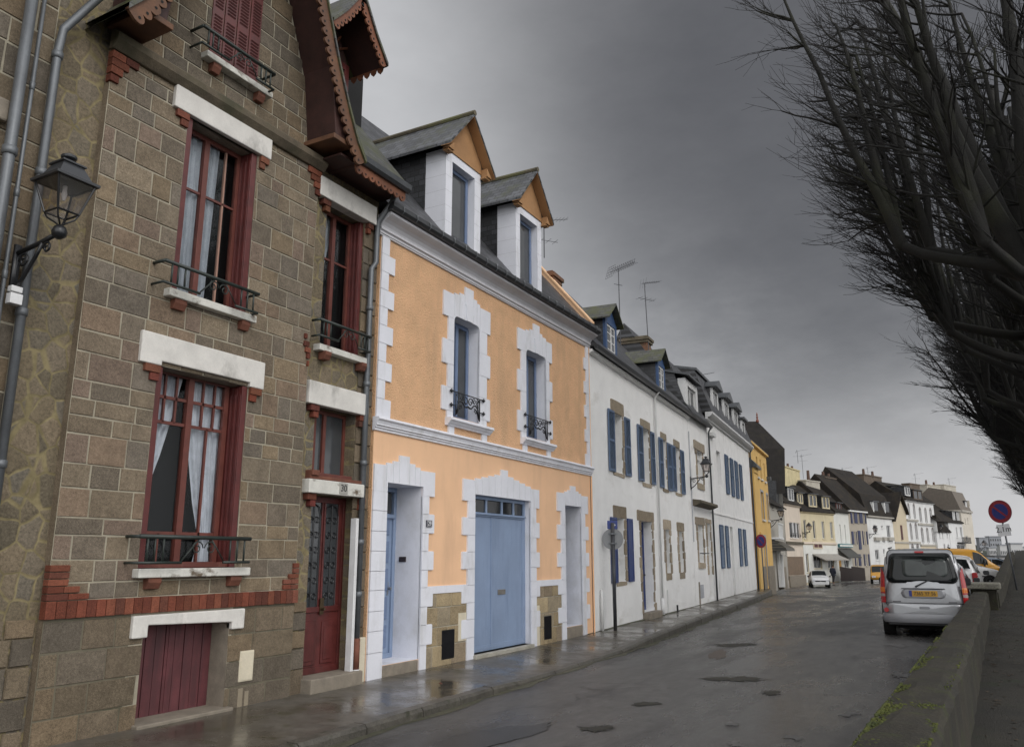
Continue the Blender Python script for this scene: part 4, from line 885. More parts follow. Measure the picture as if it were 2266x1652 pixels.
def rough_stones(H,x0,x1,z0,z1,op,seed,lint=.3,lside=True,rside=True,slb=.1,y=-.012):
    """irregular dressed stones left bare round an opening"""
    r=random.Random(seed); mb=MB()
    def st(a,b,c,d,yy=y):
        k=r.choice(SN); f=r.uniform(.85,1.15); n=3; pts=[]
        j=lambda q=.03:r.uniform(-q,q)
        cr=.03
        pts=[(a+cr+j(.015),c+j(.012)),((a+b)/2,c+j(.012)),(b-cr+j(.015),c+j(.012)),(b+j(.012),c+cr),(b+j(.012),d-cr),(b-cr,d+j(.012)),((a+b)/2,d+j(.012)),(a+cr,d+j(.012)),(a+j(.012),d-cr),(a+j(.012),c+cr)]
        mb.prism(pts,yy-r.uniform(0,.012),yy+.03,0,tuple(q*f for q in k))
    st(x0,x1,op[3],z1); 
    if slb: st(op[0]-.08,op[1]+.1,op[2]-slb,op[2])
    for side in ((0,) if lside else ())+((1,) if rside else ()):
        z=z0+ (slb or 0)*0
        while z<op[3]-.05:
            e=min(op[3],z+r.uniform(.22,.42)); w=r.uniform(.07,.26)
            if side==0: st(max(x0,op[0]-w),op[0],z+.006,e-.006)
            else: st(op[1],min(x1,op[1]+w),z+.006,e-.006)
            z=e
    return H.b(mb,'stone_surround',stone2)
def shutter(H,x0,x1,z0,z1,y=-.05,m=None,solid=False,ls=.034):
    mb=MB(); w=.045
    mb.box(x0,x0+w,y,y+.032,z0,z1).box(x1-w,x1,y,y+.032,z0,z1)
    for z in (z0,(z0+z1)/2-.03,z1-.06): mb.box(x0+w,x1-w,y,y+.032,z,z+.06)
    if solid: mb.box(x0+w,x1-w,y+.01,y+.03,z0,z1)
    else:
        n=int((z1-z0)/ls)
        for k in range(n):
            z=z0+.06+k*(z1-z0-.12)/n; mb.add([(x0+w,y+.004,z),(x1-w,y+.004,z),(x1-w,y+.028,z+ls*.8),(x0+w,y+.028,z+ls*.8)],[(0,1,2,3)],1)
        mb.box(x0+w,x1-w,y+.03,y+.034,z0,z1)
    H.b(mb,'shutter',[m or shut,shutl],fix=False)
S0=-.09; H=House('white_house','long white house with slate blue shutters, bare stone trims and two blue dormers','house',PW,AW,S0); HA=H
ops=[(1.74,2.5,3.78,5.31),(4.38,5.15,3.72,5.30),(6.62,7.14,3.72,5.24),(8.26,8.96,3.72,5.22),(1.74,2.42,1.10,2.64),(3.97,5.10,.26,2.66,.3),(6.62,7.12,1.22,2.5,.34),(8.34,8.86,1.22,2.5,.34)]
mb=MB(); wall_holes(mb,-.09,10.42,-.3,6.55,ops,depth=.24); mb.quad((10.42,0,-.3),(10.42,6,-.3),(10.42,6,6.5),(10.42,0,6.5)); H.b(mb,'wall',limew,fix=False)
H.b(MB().box(0,10.4,.7,.75,-.2,6.4),'dark_room_sheet',blackm)
rough_stones(H,1.55,2.66,3.78,5.62,ops[0],1); rough_stones(H,4.25,5.3,3.72,5.52,ops[1],2); rough_stones(H,6.48,7.2,3.72,5.45,ops[2],3); rough_stones(H,8.14,9.0,3.72,5.44,ops[3],4)
rough_stones(H,1.53,2.62,1.1,2.95,ops[4],5); rough_stones(H,3.62,5.32,.2,2.93,ops[5],6,slb=0); rough_stones(H,6.4,7.34,1.2,2.8,ops[6],7,slb=.2); rough_stones(H,8.1,9.1,1.2,2.78,ops[7],8,slb=.2)
for k,(o,m_) in enumerate(zip(ops[:5],[1]*5)): window(H,o[0]+.01,o[1]-.01,o[2]+.02,o[3]-.01,.18,whitefr,glassg,.06,mull=((o[0]+o[1])/2,),bars=[(o[2]+(o[3]-o[2])*q,o[0]+.05,o[1]-.05) for q in (.33,.66)])
for o in ops[6:]: window(H,o[0]+.01,o[1]-.01,o[2],o[3],.28,whitefr,glass,.05)
for a,b,c,d in ((1.25,1.74,3.76,5.31),(2.66,3.13,3.76,5.31),(3.87,4.38,3.74,5.30),(5.22,5.64,3.74,5.28),(6.18,6.62,3.73,5.24),(7.17,7.70,3.70,5.20),(7.80,8.24,3.74,5.20),(8.98,9.46,3.72,5.18)): shutter(H,a,b,c,d)
shutter(H,1.24,1.70,1.08,2.64,m=navy,solid=True); shutter(H,2.62,3.08,1.08,2.66,m=navy,solid=True)
d=H.b(frame(MB(),3.98,5.09,.26,2.65,.24,.07,.06).box(4.04,5.03,.26,.30,.27,2.25).box(4.04,5.03,.25,.30,2.22,2.30).box(4.15,4.5,.25,.27,.4,2.1).box(4.57,4.92,.25,.27,.4,2.1),'front_door',navy,bevel=.005)
MB().tube([(4.95,.25,1.2),(4.95,.19,1.2)],.025,8).off(-S0).build('door_handle',zincd,d); MB().box(4.08,4.99,.27,.275,2.32,2.58).off(-S0).build('pane',glass,d)
H.b(MB().box(3.9,5.2,-.2,.3,-.1,.255),'door_step',granite,bevel=.02)
def roofgutter(H,x0,x1,zg,pitch=1.1,depth=4.4,m=slx,proud=.18):
    H.b(MB().prism([(-proud+.02,zg-.1),(-proud-.05,zg-.08),(-proud-.08,zg),(-proud-.04,zg),(-proud+.04,zg-.04)],x0,x1,ax='x'),'gutter',lead,bevel=.004)
    z=lambda y:zg+.02+pitch*(y+proud)
    H.b(MB().prism([(-proud,z(-proud)-.05),(-proud-.03,z(-proud)),(depth,z(depth)),(depth*2,zg-.2),(depth*2,zg-.3)],x0,x1,ax='x'),'roof',m); return z
rzA=roofgutter(H,-.05,10.42,6.62)
H.b(MB().sweep([(.01,6.52),(-.1,6.52),(-.1,6.46),(-.05,6.42),(.01,6.40)],-.09,10.42),'eave_moulding',limew)
hk=MB()
for k in range(28): x=.1+k*.37; hk.lathe([(.018,-.115),(.02,-.10),(.012,-.09)],(x,0,6.49),6,axis='y')
H.b(hk,'gutter_studs',whitefr)
def small_dormer(H,x0,x1,zb,zt,apex,yf,fm,S0,back=2.6,rm=slgm):
    c=(x0+x1)/2; half=(x1-x0)/2+.16; sl=(apex-zt+.02)/half
    d=H.b(frame(MB(),x0,x1,zb,zt,yf,.12,.08),'dormer',fm,bevel=.005)
    for x in (x0,x1-.03): MB().box(x,x+.03,yf+.08,yf+back,zb,zt).off(-S0).build('slate_cheek',sly,d)
    MB().prism([(x0,zt),(x1,zt),(c,zt+(x1-x0)/2*sl)],yf+.01,yf+.07).off(-S0).build('dormer_gable',fm,d)
    for s in (-1,1):
        e=c+s*half; MB().prism([(c,apex),(e,zt-.02),(e,zt-.06),(c,apex-.05)],yf-.16,yf+back+.6).off(-S0).build('dormer_roof',rm,d)
    w=frame(MB(),x0+.12,x1-.12,zb+.12,zt-.12,yf+.02,.05,.04,mull=(c,),bars=[(zb+.12+(zt-zb-.24)*q,x0+.15,x1-.15) for q in (.25,.5,.75)]).off(-S0).build('window',whitefr,d)
    MB().box(x0+.15,x1-.15,yf+.035,yf+.042,zb+.15,zt-.15).off(-S0).build('pane',glassg,w)
small_dormer(H,1.5,2.45,6.62,7.75,8.24,.05,dblue,S0); small_dormer(H,6.75,7.65,6.62,7.75,8.24,.05,dblue,S0)
def chimney(H,x0,x1,y0,y1,z0,z1,pots,S0,m,cap=None,name='chimney',ps=.11,ph=.4):
    c=H.b(MB().box(x0,x1,y0,y1,z0,z1).box(x0-.03,x1+.03,y0-.03,y1+.03,z1-.55,z1-.48),name,m,bevel=.01)
    MB().box(x0-.06,x1+.06,y0-.06,y1+.06,z1,z1+.10).box(x0-.1,x1+.1,y0-.1,y1+.1,z1+.10,z1+.2).box(x0-.03,x1+.03,y0-.03,y1+.03,z1+.2,z1+.26).off(-S0).build('chimney_cap',cap or m,c,bevel=.008)
    for px_,py_ in pots: MB().lathe([(ps,z1+.26),(ps*.85,z1+.26+ph*.8),(ps*.95,z1+.26+ph*.82),(ps*.95,z1+.26+ph),(ps*.7,z1+.26+ph)],(px_,py_,0),10).off(-S0).build('chimney_pot',corbelm,c,smooth=False)
    return c
chst=mat('chimney_stone',(.13,.105,.075),.9,.3,3,40,.6,bdist=.02,stain=(.08,.075,.04),stains=(.5,.7)); chbr=mat('chimney_brick',(.17,.085,.05),.9,.3,8,40,.6,bdist=.02,stain=(.09,.08,.05),stains=(.5,.7))
chimney(H,.05,.55,.95,2.4,7.4,8.42,[],S0,chst,chbr)
chimney(H,.9,1.25,2.2,2.6,8,8.55,[(1.0,2.3)],S0,chst,chbr)
for sx in (5.78,): 
    mb=MB(); mb.tube([(sx,-.2,6.55),(sx,-.1,6.42),(sx,-.06,6.3),(sx,-.06,.1)],.03,8)
    H.b(mb,'downpipe',whitefr,smooth=True)
H.b(MB().tube([(5.79,-.06,.55),(5.79,-.06,.05)],.05,8),'downpipe_foot',pvc,smooth=True)
H.b(MB().tube([(.35,-.06,.07),(.36,-.06,.8),(.42,-.03,.95)],.035,8),'vent_pipe',whitefr,smooth=True)
H.b(MB().box(6.5,6.56,-.03,.0,.1,.75),'cable_duct',whitefr); H.b(MB().tube([(7.35,-.1,.08),(7.35,-.1,.28)],.03,6),'boot_scraper',ironb)
# ------------------------------------------------------------------ white house B with a stone hood
S0=10.42; H=House('white_house','narrow white house with grey stone window frames, a stone hood and a wide dormer','house',PW,AW,S0); HB_=H
ops=[(11.62,12.62,4.3,5.5),(11.15,12.05,1.5,2.8),(12.82,13.45,.2,2.9,.3)]
mb=MB(); wall_holes(mb,10.43,13.72,-.3,6.6,ops,depth=.24); mb.quad((13.72,0,-.3),(13.72,6,-.3),(13.72,6,6.6),(13.72,0,6.6)); H.b(mb,'wall',limew,fix=False); H.b(MB().box(10.5,13.7,.7,.75,-.2,6.5),'dark_room_sheet',blackm)
rough_stones(H,11.22,13.02,4.3,5.82,ops[0],11,slb=.22,y=-.03); rough_stones(H,10.85,12.4,1.5,3.07,ops[1],12,slb=.2,y=-.03); rough_stones(H,12.62,13.68,1.05,3.07,ops[2],13,slb=0,y=-.02)
window(H,11.63,12.61,4.32,5.48,.18,whitefr,glassg,.07,mull=(12.1,)); H.b(MB().box(11.63,12.61,.1,.16,5.2,5.49),'blind_box',whitefr)
window(H,11.17,12.03,1.52,2.78,.18,whitefr,greycur,.07); H.b(MB().box(11.17,12.03,.1,.16,2.5,2.79),'blind_box',whitefr)
H.b(frame(MB(),12.84,13.44,.2,2.9,.24,.06,.05).box(12.9,13.38,.26,.29,.2,2.3),'front_door',whitefr); H.b(MB().tube([(11.05,-.1,1.82),(12.5,-.1,1.82)],.02,6),'window_bar',zincd)
H.b(MB().prism([(.0,3.66),(-.30,3.62),(-.32,3.52),(-.12,3.44),(.0,3.42)],10.62,13.62,ax='x'),'stone_hood',mat('hood_stone',(.10,.085,.06),.9,.3,5,40,.5,stain=(.05,.05,.03)),bevel=.015)
H.b(MB().box(11.2,11.7,-.02,.0,.3,.75),'cellar_vent',greycur); H.b(MB().box(10.95,11.1,-.02,.02,0,.85),'plinth_stone',granite)
roofgutter(H,10.42,13.78,6.64,pitch=1.5,depth=2.2)
H.b(MB().prism([(-.05,6.66),(.55,8.6),(3.,9.6),(5.5,6.6)],10.44,13.7,ax='x'),'mansard',slx)
d=H.b(MB().box(9.55,11.5,.3,2.,6.7,8.05) if False else MB().box(10.5,10.85,.02,.3,6.72,7.95).box(12.2,12.5,.02,.3,6.72,7.95).box(10.85,12.2,.02,.3,6.72,6.95).box(10.85,12.2,.02,.3,7.72,7.95),'dormer',whitefr,bevel=.006)
for xx in (10.5,12.46): MB().box(xx,xx+.04,.3,2.4,6.8,7.95).off(-S0).build('slate_cheek',sly,d)
MB().prism([(-.15,8.0),(-.15,8.06),(2.6,8.75),(2.6,8.68)],10.36,12.64,ax='x').off(-S0).build('dormer_roof',zincd,d)
w=frame(MB(),10.85,12.2,6.95,7.72,.1,.07,.05,mull=(11.5,)).off(-S0).build('window',whitefr,d); MB().box(10.88,12.17,.12,.13,7.,7.7).off(-S0).build('pane',glass,w)
chimney(H,10.45,11.0,1.35,2.3,8.2,9.4,[],S0,chbr,chst)
mb=MB(); mb.tube([(13.72,-.2,6.6),(13.72,-.08,6.4),(13.72,-.08,.1)],.035,8); H.b(mb,'downpipe',zincd,smooth=True); H.b(MB().tube([(10.42,-.03,6.0),(10.42,-.03,2.2)],.018,5),'cable_conduit',greycur)
# ------------------------------------------------------------------ white house C, three dormers
PC=(-8.433,30.96); AC=R(4.8); S0=.02
H=House('white_house','tall white house with narrow blue shutters and three grey capped dormers','house',PC,AC,S0); HC=H
ops=[(1.97,2.85,4.5,5.95),(4.6,5.16,4.35,5.95),(7.2,7.75,4.35,5.95),(2.38,2.94,1.28,2.93),(7.08,7.75,1.3,2.93),(4.25,4.95,.12,2.95,.3)]
mb=MB(); wall_holes(mb,.02,11.4,-.5,7.15,ops,depth=.2); mb.quad((11.4,0,-.5),(11.4,7,-.5),(11.4,7,7.15),(11.4,0,7.15)); H.b(mb,'wall',limeb,fix=False); H.b(MB().box(0.1,11.3,.7,.75,-.2,7),'dark_room_sheet',blackm)
for o in ops[:5]: window(H,o[0],o[1],o[2],o[3],.16,whitefr,greycur if o is ops[0] else glassg,.06,mull=((o[0]+o[1])/2,),bars=[((o[2]+o[3])/2,o[0]+.05,o[1]-.05)])
H.b(frame(MB(),4.27,4.93,.12,2.95,.24,.07,.05).box(4.33,4.87,.26,.29,.13,2.4),'front_door',whitefr)
for a,b,c,d in ((3.80,4.58,4.32,6.0),(5.17,5.95,4.3,5.99),(6.42,7.19,4.3,6.0),(7.77,8.5,4.3,5.98),(1.62,2.37,1.25,2.95),(2.95,3.62,1.25,2.95),(6.36,7.07,1.28,2.95),(7.77,8.48,1.28,2.95)): shutter(H,a,b,c,d,m=mat('teal_blue_shutter',(.03,.075,.155),.45,.15),ls=.06)
H.b(MB().sweep([(.01,7.22),(-.28,7.22),(-.28,7.14),(-.2,7.06),(-.08,7.0),(-.08,6.94),(.01,6.92)],.0,11.45),'cornice',whitefr,bevel=.005)
H.b(MB().prism([(-.26,7.22),(.35,8.95),(.4,9.0),(3.2,9.5),(7,7.)],.02,11.4,ax='x'),'mansard',slx)
H.b(MB().prism([(.25,8.92),(.25,9.02),(3.2,9.62),(3.2,9.52)],.0,11.45,ax='x'),'roof_edge',zincd)
for x in (1.3,3.95,6.55):
    d=H.b(frame(MB(),x,x+1.25,7.3,8.45,-.1,.15,.1),'dormer',whitefr,bevel=.006)
    for xx in (x,x+1.21): MB().box(xx,xx+.04,0,1.2,7.3,8.45).off(-S0).build('slate_cheek',sly,d)
    MB().prism([(x-.15,8.45),(x+1.4,8.45),(x+1.4,8.53),(x+.63,8.82),(x-.15,8.53)],-.3,1.3).off(-S0).build('dormer_roof',zincd,d,bevel=.01)
    MB().box(x+.15,x+1.1,-.06,-.05,7.4,8.35).off(-S0).build('pane',glassg,d); MB().box(x+.6,x+.66,-.075,-.06,7.42,8.32).off(-S0).build('mullion',whitefr,d)
d=H.b(frame(MB(),9.0,10.,7.3,8.3,-.1,.15,.1),'dormer',whitefr); MB().box(8.9,10.1,-.25,1.2,8.3,8.4).off(-S0).build('dormer_roof',zincd,d); MB().box(9.1,9.9,-.05,-.04,7.4,8.2).off(-S0).build('pane',glassg,d)
H.b(MB().box(.55,1.25,-.16,-.0,6.35,6.5),'flood_light',whitefr,bevel=.01)
H.b(MB().sweep([(.01,3.40),(-.035,3.40),(-.035,3.34),(.01,3.33)],.02,11.4),'string_course',limeb)
mb=MB(); mb.tube([(11.35,-.2,7.1),(11.35,-.08,6.9),(11.35,-.08,.1)],.04,8); H.b(mb,'downpipe',zincd,smooth=True)
# ------------------------------------------------------------------ yellow house
S0=11.75; H=House('yellow_house','deep yellow house with grey stone plinth, corner pilaster and small upper windows','house',PC,AC,S0); HY=H
yel=mat('yellow_render',(.68,.44,.15),.85,.08,1.5,50,.25,stain=(.58,.36,.12),stains=(.55,.8))
ops=[(15.15,16.15,3.7,5.22),(17.6,18.25,3.75,5.2),(15.05,16.0,.15,2.75,.4),(14.2,14.75,5.95,7.05),(15.7,16.2,5.95,7.05),(17.3,17.75,5.95,7.0)]
mb=MB(); wall_holes(mb,11.75,18.7,-.6,7.5,ops,depth=.25,m=0); mb.quad((18.7,0,-.6),(18.7,7,-.6),(18.7,7,7.5),(18.7,0,7.5)); mb.quad((11.75,0,-.6),(11.75,0,7.5),(11.75,7,7.5),(11.75,7,-.6)); mb.quad((11.75,0,7.5),(18.7,0,7.5),(18.7,7,7.5),(11.75,7,7.5)); H.b(mb,'wall',yel,fix=False)
H.b(MB().box(11.8,18.6,.6,.62,-.2,7.4),'dark_room_sheet',blackm)
H.b(MB().box(11.7,13.1,-.16,0.01,-.6,6.2).box(12.4,13.2,-.24,-.16,2.6,2.95),'pilaster',yel,bevel=.02)
H.b(MB().prism([(.05,6.2),(-.34,6.2),(-.34,6.32),(.05,6.75)],11.6,13.4,ax='x'),'pilaster_cap',zincd); H.b(MB().box(11.68,13.14,-.2,.02,5.95,6.2),'cap_moulding',yel)
H.b(MB().box(13.2,15.04,-.07,0,-.7,1.2).box(16.02,18.74,-.07,0,-.7,1.2),'stone_plinth',granite,bevel=.02)
for o in ops[:2]+ops[3:]: window(H,o[0],o[1],o[2],o[3],.16,whitefr,glass,.06); 
for o in ops[:2]+ops[3:]: H.b(MB().box(o[0]-.1,o[1]+.1,-.08,.1,o[2]-.1,o[2]),'window_sill',concrete)
for o in ops[:3]: H.b(MB().box(o[0]-.12,o[0],-.02,.02,o[2],o[3]).box(o[1],o[1]+.12,-.02,.02,o[2],o[3]).box(o[0]-.12,o[1]+.12,-.02,.02,o[3],o[3]+.12),'window_surround',mat('grey_surround',(.35,.35,.36),.8,.1))
H.b(frame(MB(),15.05,16.,.15,2.75,.3,.07,.05).box(15.12,15.93,.32,.35,.2,2.7),'front_door',mat('grey_door',(.36,.38,.4),.5,.1))
H.b(MB().box(17.0,18.2,-.01,.0,1.2,2.3),'niche',yel)
H.b(MB().sweep([(.01,7.62),(-.14,7.6),(-.14,7.5),(.01,7.45)],11.75,18.75),'cornice',yel)
H.b(MB().prism([(-.1,7.6),(-.1,7.68),(3.5,8.1),(7,7.6)],11.75,18.7,ax='x'),'roof',slx)
H.b(MB().box(18.3,18.76,-.22,.02,6.1,6.3),'corner_bracket',zincd)
# ================================================================== the far side of the bend
wallc={'cream_pink':(.60,.52,.43),'cream_yellow':(.56,.49,.33),'shop_white':(.62,.62,.58),'stone_beige':(.36,.32,.26),'plain_white':(.64,.64,.62),'beige':(.50,.43,.31),'cold_white':(.60,.60,.59),'grey_render':(.34,.32,.28),'flat_cream':(.52,.48,.41)}
def wm(n): return mat('render_'+n,wallc[n],.85,.08,.8,20,.2,stain=tuple(c*.75 for c in wallc[n]),stains=(.55,.8),stscale=(.6,1,.3))
darkwin=mat_glass('far_window_glass',(.03,.032,.036),.12,.5,1.)
ZG=-.88
def far(name,label,uL,ZL,uR,ZR,zE,wallmat,wins=(),roof=None,frame_m=None,depth=7,cat='house',arch=False):
    a=atd(uL,1231,ZL);b=atd(uR,1231,ZR); dx,dy=b.x-a.x,b.y-a.y; Ln=math.hypot(dx,dy); ang=math.atan2(-dx,dy)
    H=House(name,label,cat,(a.x,a.y),ang,0.); H.L=Ln
    ops=[]
    for w in wins:
        (x0,z1),(x1,z0)=H.px(*w[0]),H.px(*w[1]); 
        z0=max(z0,ZG+.05); x0=max(.12,min(x0,Ln-.5)); x1=max(x0+.3,min(x1,Ln-.1)); ops.append((x0,x1,z0,z1))
    mb=MB(); wall_holes(mb,0,Ln,ZG-.5,zE,ops,depth=.18)
    for x in (0,Ln): mb.quad((x,0,ZG-.5),(x,depth,ZG-.5),(x,depth,zE),(x,0,zE))
    H.b(mb,'wall',wallmat,fix=False); H.b(MB().box(.05,Ln-.05,.6,.62,ZG,zE-.05),'dark_room_sheet',blackm)
    for w,o in zip(wins,ops):
        fm=frame_m or whitefr; wo=frame(MB(),o[0],o[1],o[2],o[3],.1,.07,.05,mull=((o[0]+o[1])/2,) if o[1]-o[0]>.6 else ()).build('window',fm,H.root)
        MB().box(o[0]+.03,o[1]-.03,.12,.13,o[2]+.03,o[3]-.03).build('pane',darkwin,wo)
        H.b(MB().box(o[0]-.08,o[1]+.08,-.08,.1,o[2]-.09,o[2]-.003),'window_sill',wallmat)
        if arch: 
            n=8; c=(o[0]+o[1])/2; r=(o[1]-o[0])/2
            pts=[(c+r*1.25*math.cos(t),o[3]-r*.2+r*1.1*math.sin(t)) for t in [math.pi*k/n for k in range(n+1)]]
            H.b(MB().prism(pts,-.015,.0),'arch_stone',mat('arch_grey',(.20,.18,.17),.8,.15)); H.b(MB().box(o[0]-.13,o[0]-.0,-.015,.0,o[2],o[3]-r*.2).box(o[1],o[1]+.13,-.015,.0,o[2],o[3]-r*.2),'jamb_stone',mat('arch_grey',(0,0,0)))
    H.zE=zE; H.depth=depth; H.ops=ops
    if roof=='gable' or roof=='mansard':
        H.b(MB().sweep([(.01,zE),(-.2,zE),(-.2,zE-.1),(.01,zE-.25)],-.02,Ln+.02),'cornice',wallmat)
    return H
def gable_roof(H,zr,yr=3.5,m=None,x0=-.05,x1=None,zE=None,name='roof'):
    if isinstance(zr,tuple):
        n=(-H.d[1],H.d[0]); zr=onplane(*zr,(H.P[0]+n[0]*yr,H.P[1]+n[1]*yr),H.d)[1]
    zE=zE or H.zE; x1=x1 or H.L+.05
    H.b(MB().prism([(-.25,zE-.06),(-.25,zE+.04),(yr,zr),(7.4,zE),(7.4,zE-.1)],x0,x1,ax='x'),name,m or slx)
def fdormer(H,uv0,uv1,y=.1,m=None,back=2.,fm=None,cheek=None):
    (x0,z1),(x1,z0)=H.px(*uv0),H.px(*uv1)
    d=H.b(frame(MB(),x0,x1,z0,z1,y-.0,.14,.1,mull=((x0+x1)/2,)),'dormer',fm or whitefr); MB().box(x0+.08,x1-.08,y+.04,y+.05,z0+.08,z1-.08).build('pane',darkwin,d)
    for xx in (x0,x1-.05): MB().box(xx,xx+.05,y+.1,y+back,z0,z1).build('slate_cheek',cheek or sly,d)
    MB().prism([(y-.2,z1),(y-.2,z1+.07),(y+back+.4,z1+.35),(y+back+.4,z1+.26)],x0-.12,x1+.12,ax='x').build('dormer_roof',m or zincd,d); return d
def fchim(H,uv0,uv1,y0,y1,zb,m,npots=2,ps=.12,ph=.5,drop=0):
    # seen well above the eave: shift the pixel reading to the plane y0 behind the front
    n=(-H.d[1],H.d[0]); P2=(H.P[0]+n[0]*y0,H.P[1]+n[1]*y0)
    x0,z1=onplane(*uv0,P2,H.d); x1,z0=onplane(*uv1,P2,H.d)
    c=H.b(MB().box(x0,x1,y0,y1,zb,z1),'chimney',m,bevel=.01); MB().box(x0-.08,x1+.08,y0-.08,y1+.08,z1,z1+.14).build('chimney_cap',m,c)
    for k in range(npots): 
        h=ph*random.uniform(.6,1.1); MB().lathe([(ps,z1+.14),(ps*.8,z1+.14+h)],(x0+(x1-x0)*(k+.5)/npots,(y0+y1)/2,0),8).build('chimney_pot',mat('old_pot',(.09,.05,.035),.8,.2),c)
    return c
creamch=mat('cream_chimney_render',(.50,.43,.25),.9,.15,1,20,.2,stain=(.35,.30,.18)); palech=mat('pale_chimney_render',(.40,.37,.31),.9,.15,1,20,.2,stain=(.25,.23,.19)); brownch=mat('brown_chimney',(.10,.075,.055),.9,.25,1.5,20,.3)
slb=mat('slate_far',(.022,.019,.0165),.9,.3,1.2,9,.4,bdist=.03,spec=.2,stain=(.036,.029,.02),stains=(.5,.7))
# pink cream house
H=far('cream_house','pinkish cream house with triple window, ledge and boarded brown garage at the bend',1740,78,1777.8,83,6.85,wm('cream_pink'),[(zA(400,812),zA(520,985))],roof='gable'); H1=H
gable_roof(H,zA(420,365),m=slb)
fdormer(H,zA(400,450),zA(466,600),y=.1); 
(x0,z1),(x1,z0)=H.px(*zA(405,1170)),H.px(*zA(545,1355))
bd=MB()
for k in range(14): xa=.35+k*(H.L-.7)/14; bd.box(xa+.01,xa+(H.L-.7)/14-.01,-.05,0,z0,z1)
H.b(bd,'boarded_gate',mat('brown_boards',(.17,.12,.08),.7,.2,2,30,.2))
H.b(MB().box(.3,H.L-.05,-.14,0,ZG-.3,z0-.05),'stone_plinth',granite); H.b(MB().box(-.05,H.L,-.18,0,z1+1.2,z1+1.45),'ledge',mat('hood_stone',(.1,.085,.06)))
o=H.ops[0]; g=MB()
for k in range(5): scroll(g,o[0]+.2+k*(o[1]-o[0]-.4)/4,o[2]+.25,.2,-.06,1.2,1,.02)
g.tube([(o[0],-.06,o[2]+.5),(o[1],-.06,o[2]+.5)],.02,4); H.b(g,'window_guard',ironb)
for t in (.33,.66): H.b(MB().box(o[0]+(o[1]-o[0])*t-.12,o[0]+(o[1]-o[0])*t+.12,-.01,.1,o[2],o[3]),'pier_mullion',whitefr)
# cottage with balcony left of it, set against the flank
a=atd(1708,1231,66); H=far('grey_cottage','grey rendered cottage with white balcony and small slate canopy squeezed beside the yellow house',1706,68,1741,77.6,6.2,wm('grey_render'),[(zA(215,600),zA(240,680)),(zA(345,970),zA(372,1150))]); H2=H
H.b(MB().prism([(-.3,6.1),(-.3,6.2),(3.5,9.4),(3.5,9.3)],-1.5,H.L,ax='x'),'roof',slb)
H.b(MB().box(H.L-2.2,H.L-.05,.3,3,6.2,8.8),'slate_flank',sly)
bm_=MB(); 
for k in range(9): x=.4+k*.32; bm_.box(x,x+.14,-.75,-.7,3.3,4.4)
bm_.box(.3,3.2,-.8,-.66,4.4,4.5).box(.3,3.2,-.8,-.0,3.15,3.3)
H.b(bm_,'balcony',whitefr)
H.b(MB().prism([(-1.3,2.2),(-1.2,2.45),(-.3,3.05),(0,3.1),(0,2.2)],.2,6.4,ax='x'),'slate_canopy',mat_slate('canopy_slate',(0,2),(.07,.062,.05),moss=(.06,.055,.03)))
H.b(MB().prism([(3.3,ZG),(4.1,ZG),(3.8,1.9),(3.6,1.9)],-.5,-.3).box(3.0,3.25,-.3,-.1,ZG,2.2),'white_post',whitefr)
H.b(MB().box(3.9,6.4,-.4,0,ZG-.2,.8),'stone_plinth',granite)
# cream yellow shop house
sign=[(.25,.02,.025)]
H=far('cream_house','cream yellow house with a grey shop awning, four tall windows and three dormers',1777.8,83,1852,88,6.35,wm('cream_yellow'),[(zA(548,790),zA(590,985)),(zA(643,800),zA(685,985)),(zA(735,805),zA(778,985)),(zA(822,812),zA(865,985)),(zA(570,1140),zA(612,1335)),(zA(650,1165),zA(745,1290)),(zA(800,1205),zA(870,1290))],roof='gable'); H3=H
gable_roof(H,zA(680,455),m=slb)
s1=H.px(*zA(640,1028))[1]; H.b(MB().sweep([(.01,s1+.1),(-.14,s1+.1),(-.14,s1-.1),(.01,s1-.2)],0,H.L),'string_course',wm('cream_pink'))
H.b(wall_holes(MB(),.03,H.L-.03,ZG,s1-.22,[o[:4] for o in H.ops[4:]],y=-.03,depth=.04),'shop_front',wm('shop_white'),fix=False)
for p,q in ((zA(495,510),zA(560,625)),(zA(612,520),zA(703,660)),(zA(752,545),zA(835,678))): fdormer(H,p,q,fm=wm('cream_yellow'),cheek=sly)
(x0,z1),(x1,z0)=H.px(*zA(640,1140)),H.px(*zA(880,1200)); H.b(MB().prism([(0,z1),(-1.4,z0),(-1.4,z0-.1),(0,z1-.08)],max(1.2,x0),H.L-.15,ax='x'),'awning',mat('grey_awning',(.26,.245,.22),.8,.15))
sg=H.b(MB().box(x0+.3,x0+2.3,-.1,-.03,z1+.5,z1+1.3),'shop_sign',mat('beige_sign',(.5,.42,.3),.6,.1))
for k in (0,1): MB().box(x0+.45+k*.9,x0+1.2+k*.9,-.12,-.1,z1+.65,z1+1.2).build('sign_panel',mat('maroon_sign',(.07,.012,.015),.5,.1),sg)
fchim(H1,zA(335,235),zA(520,420),2.2,3.4,7.,creamch,4,.16,.7); fchim(H,zA(575,385),zA(725,480),3.,4.,7.,palech,1,.2,1.6)
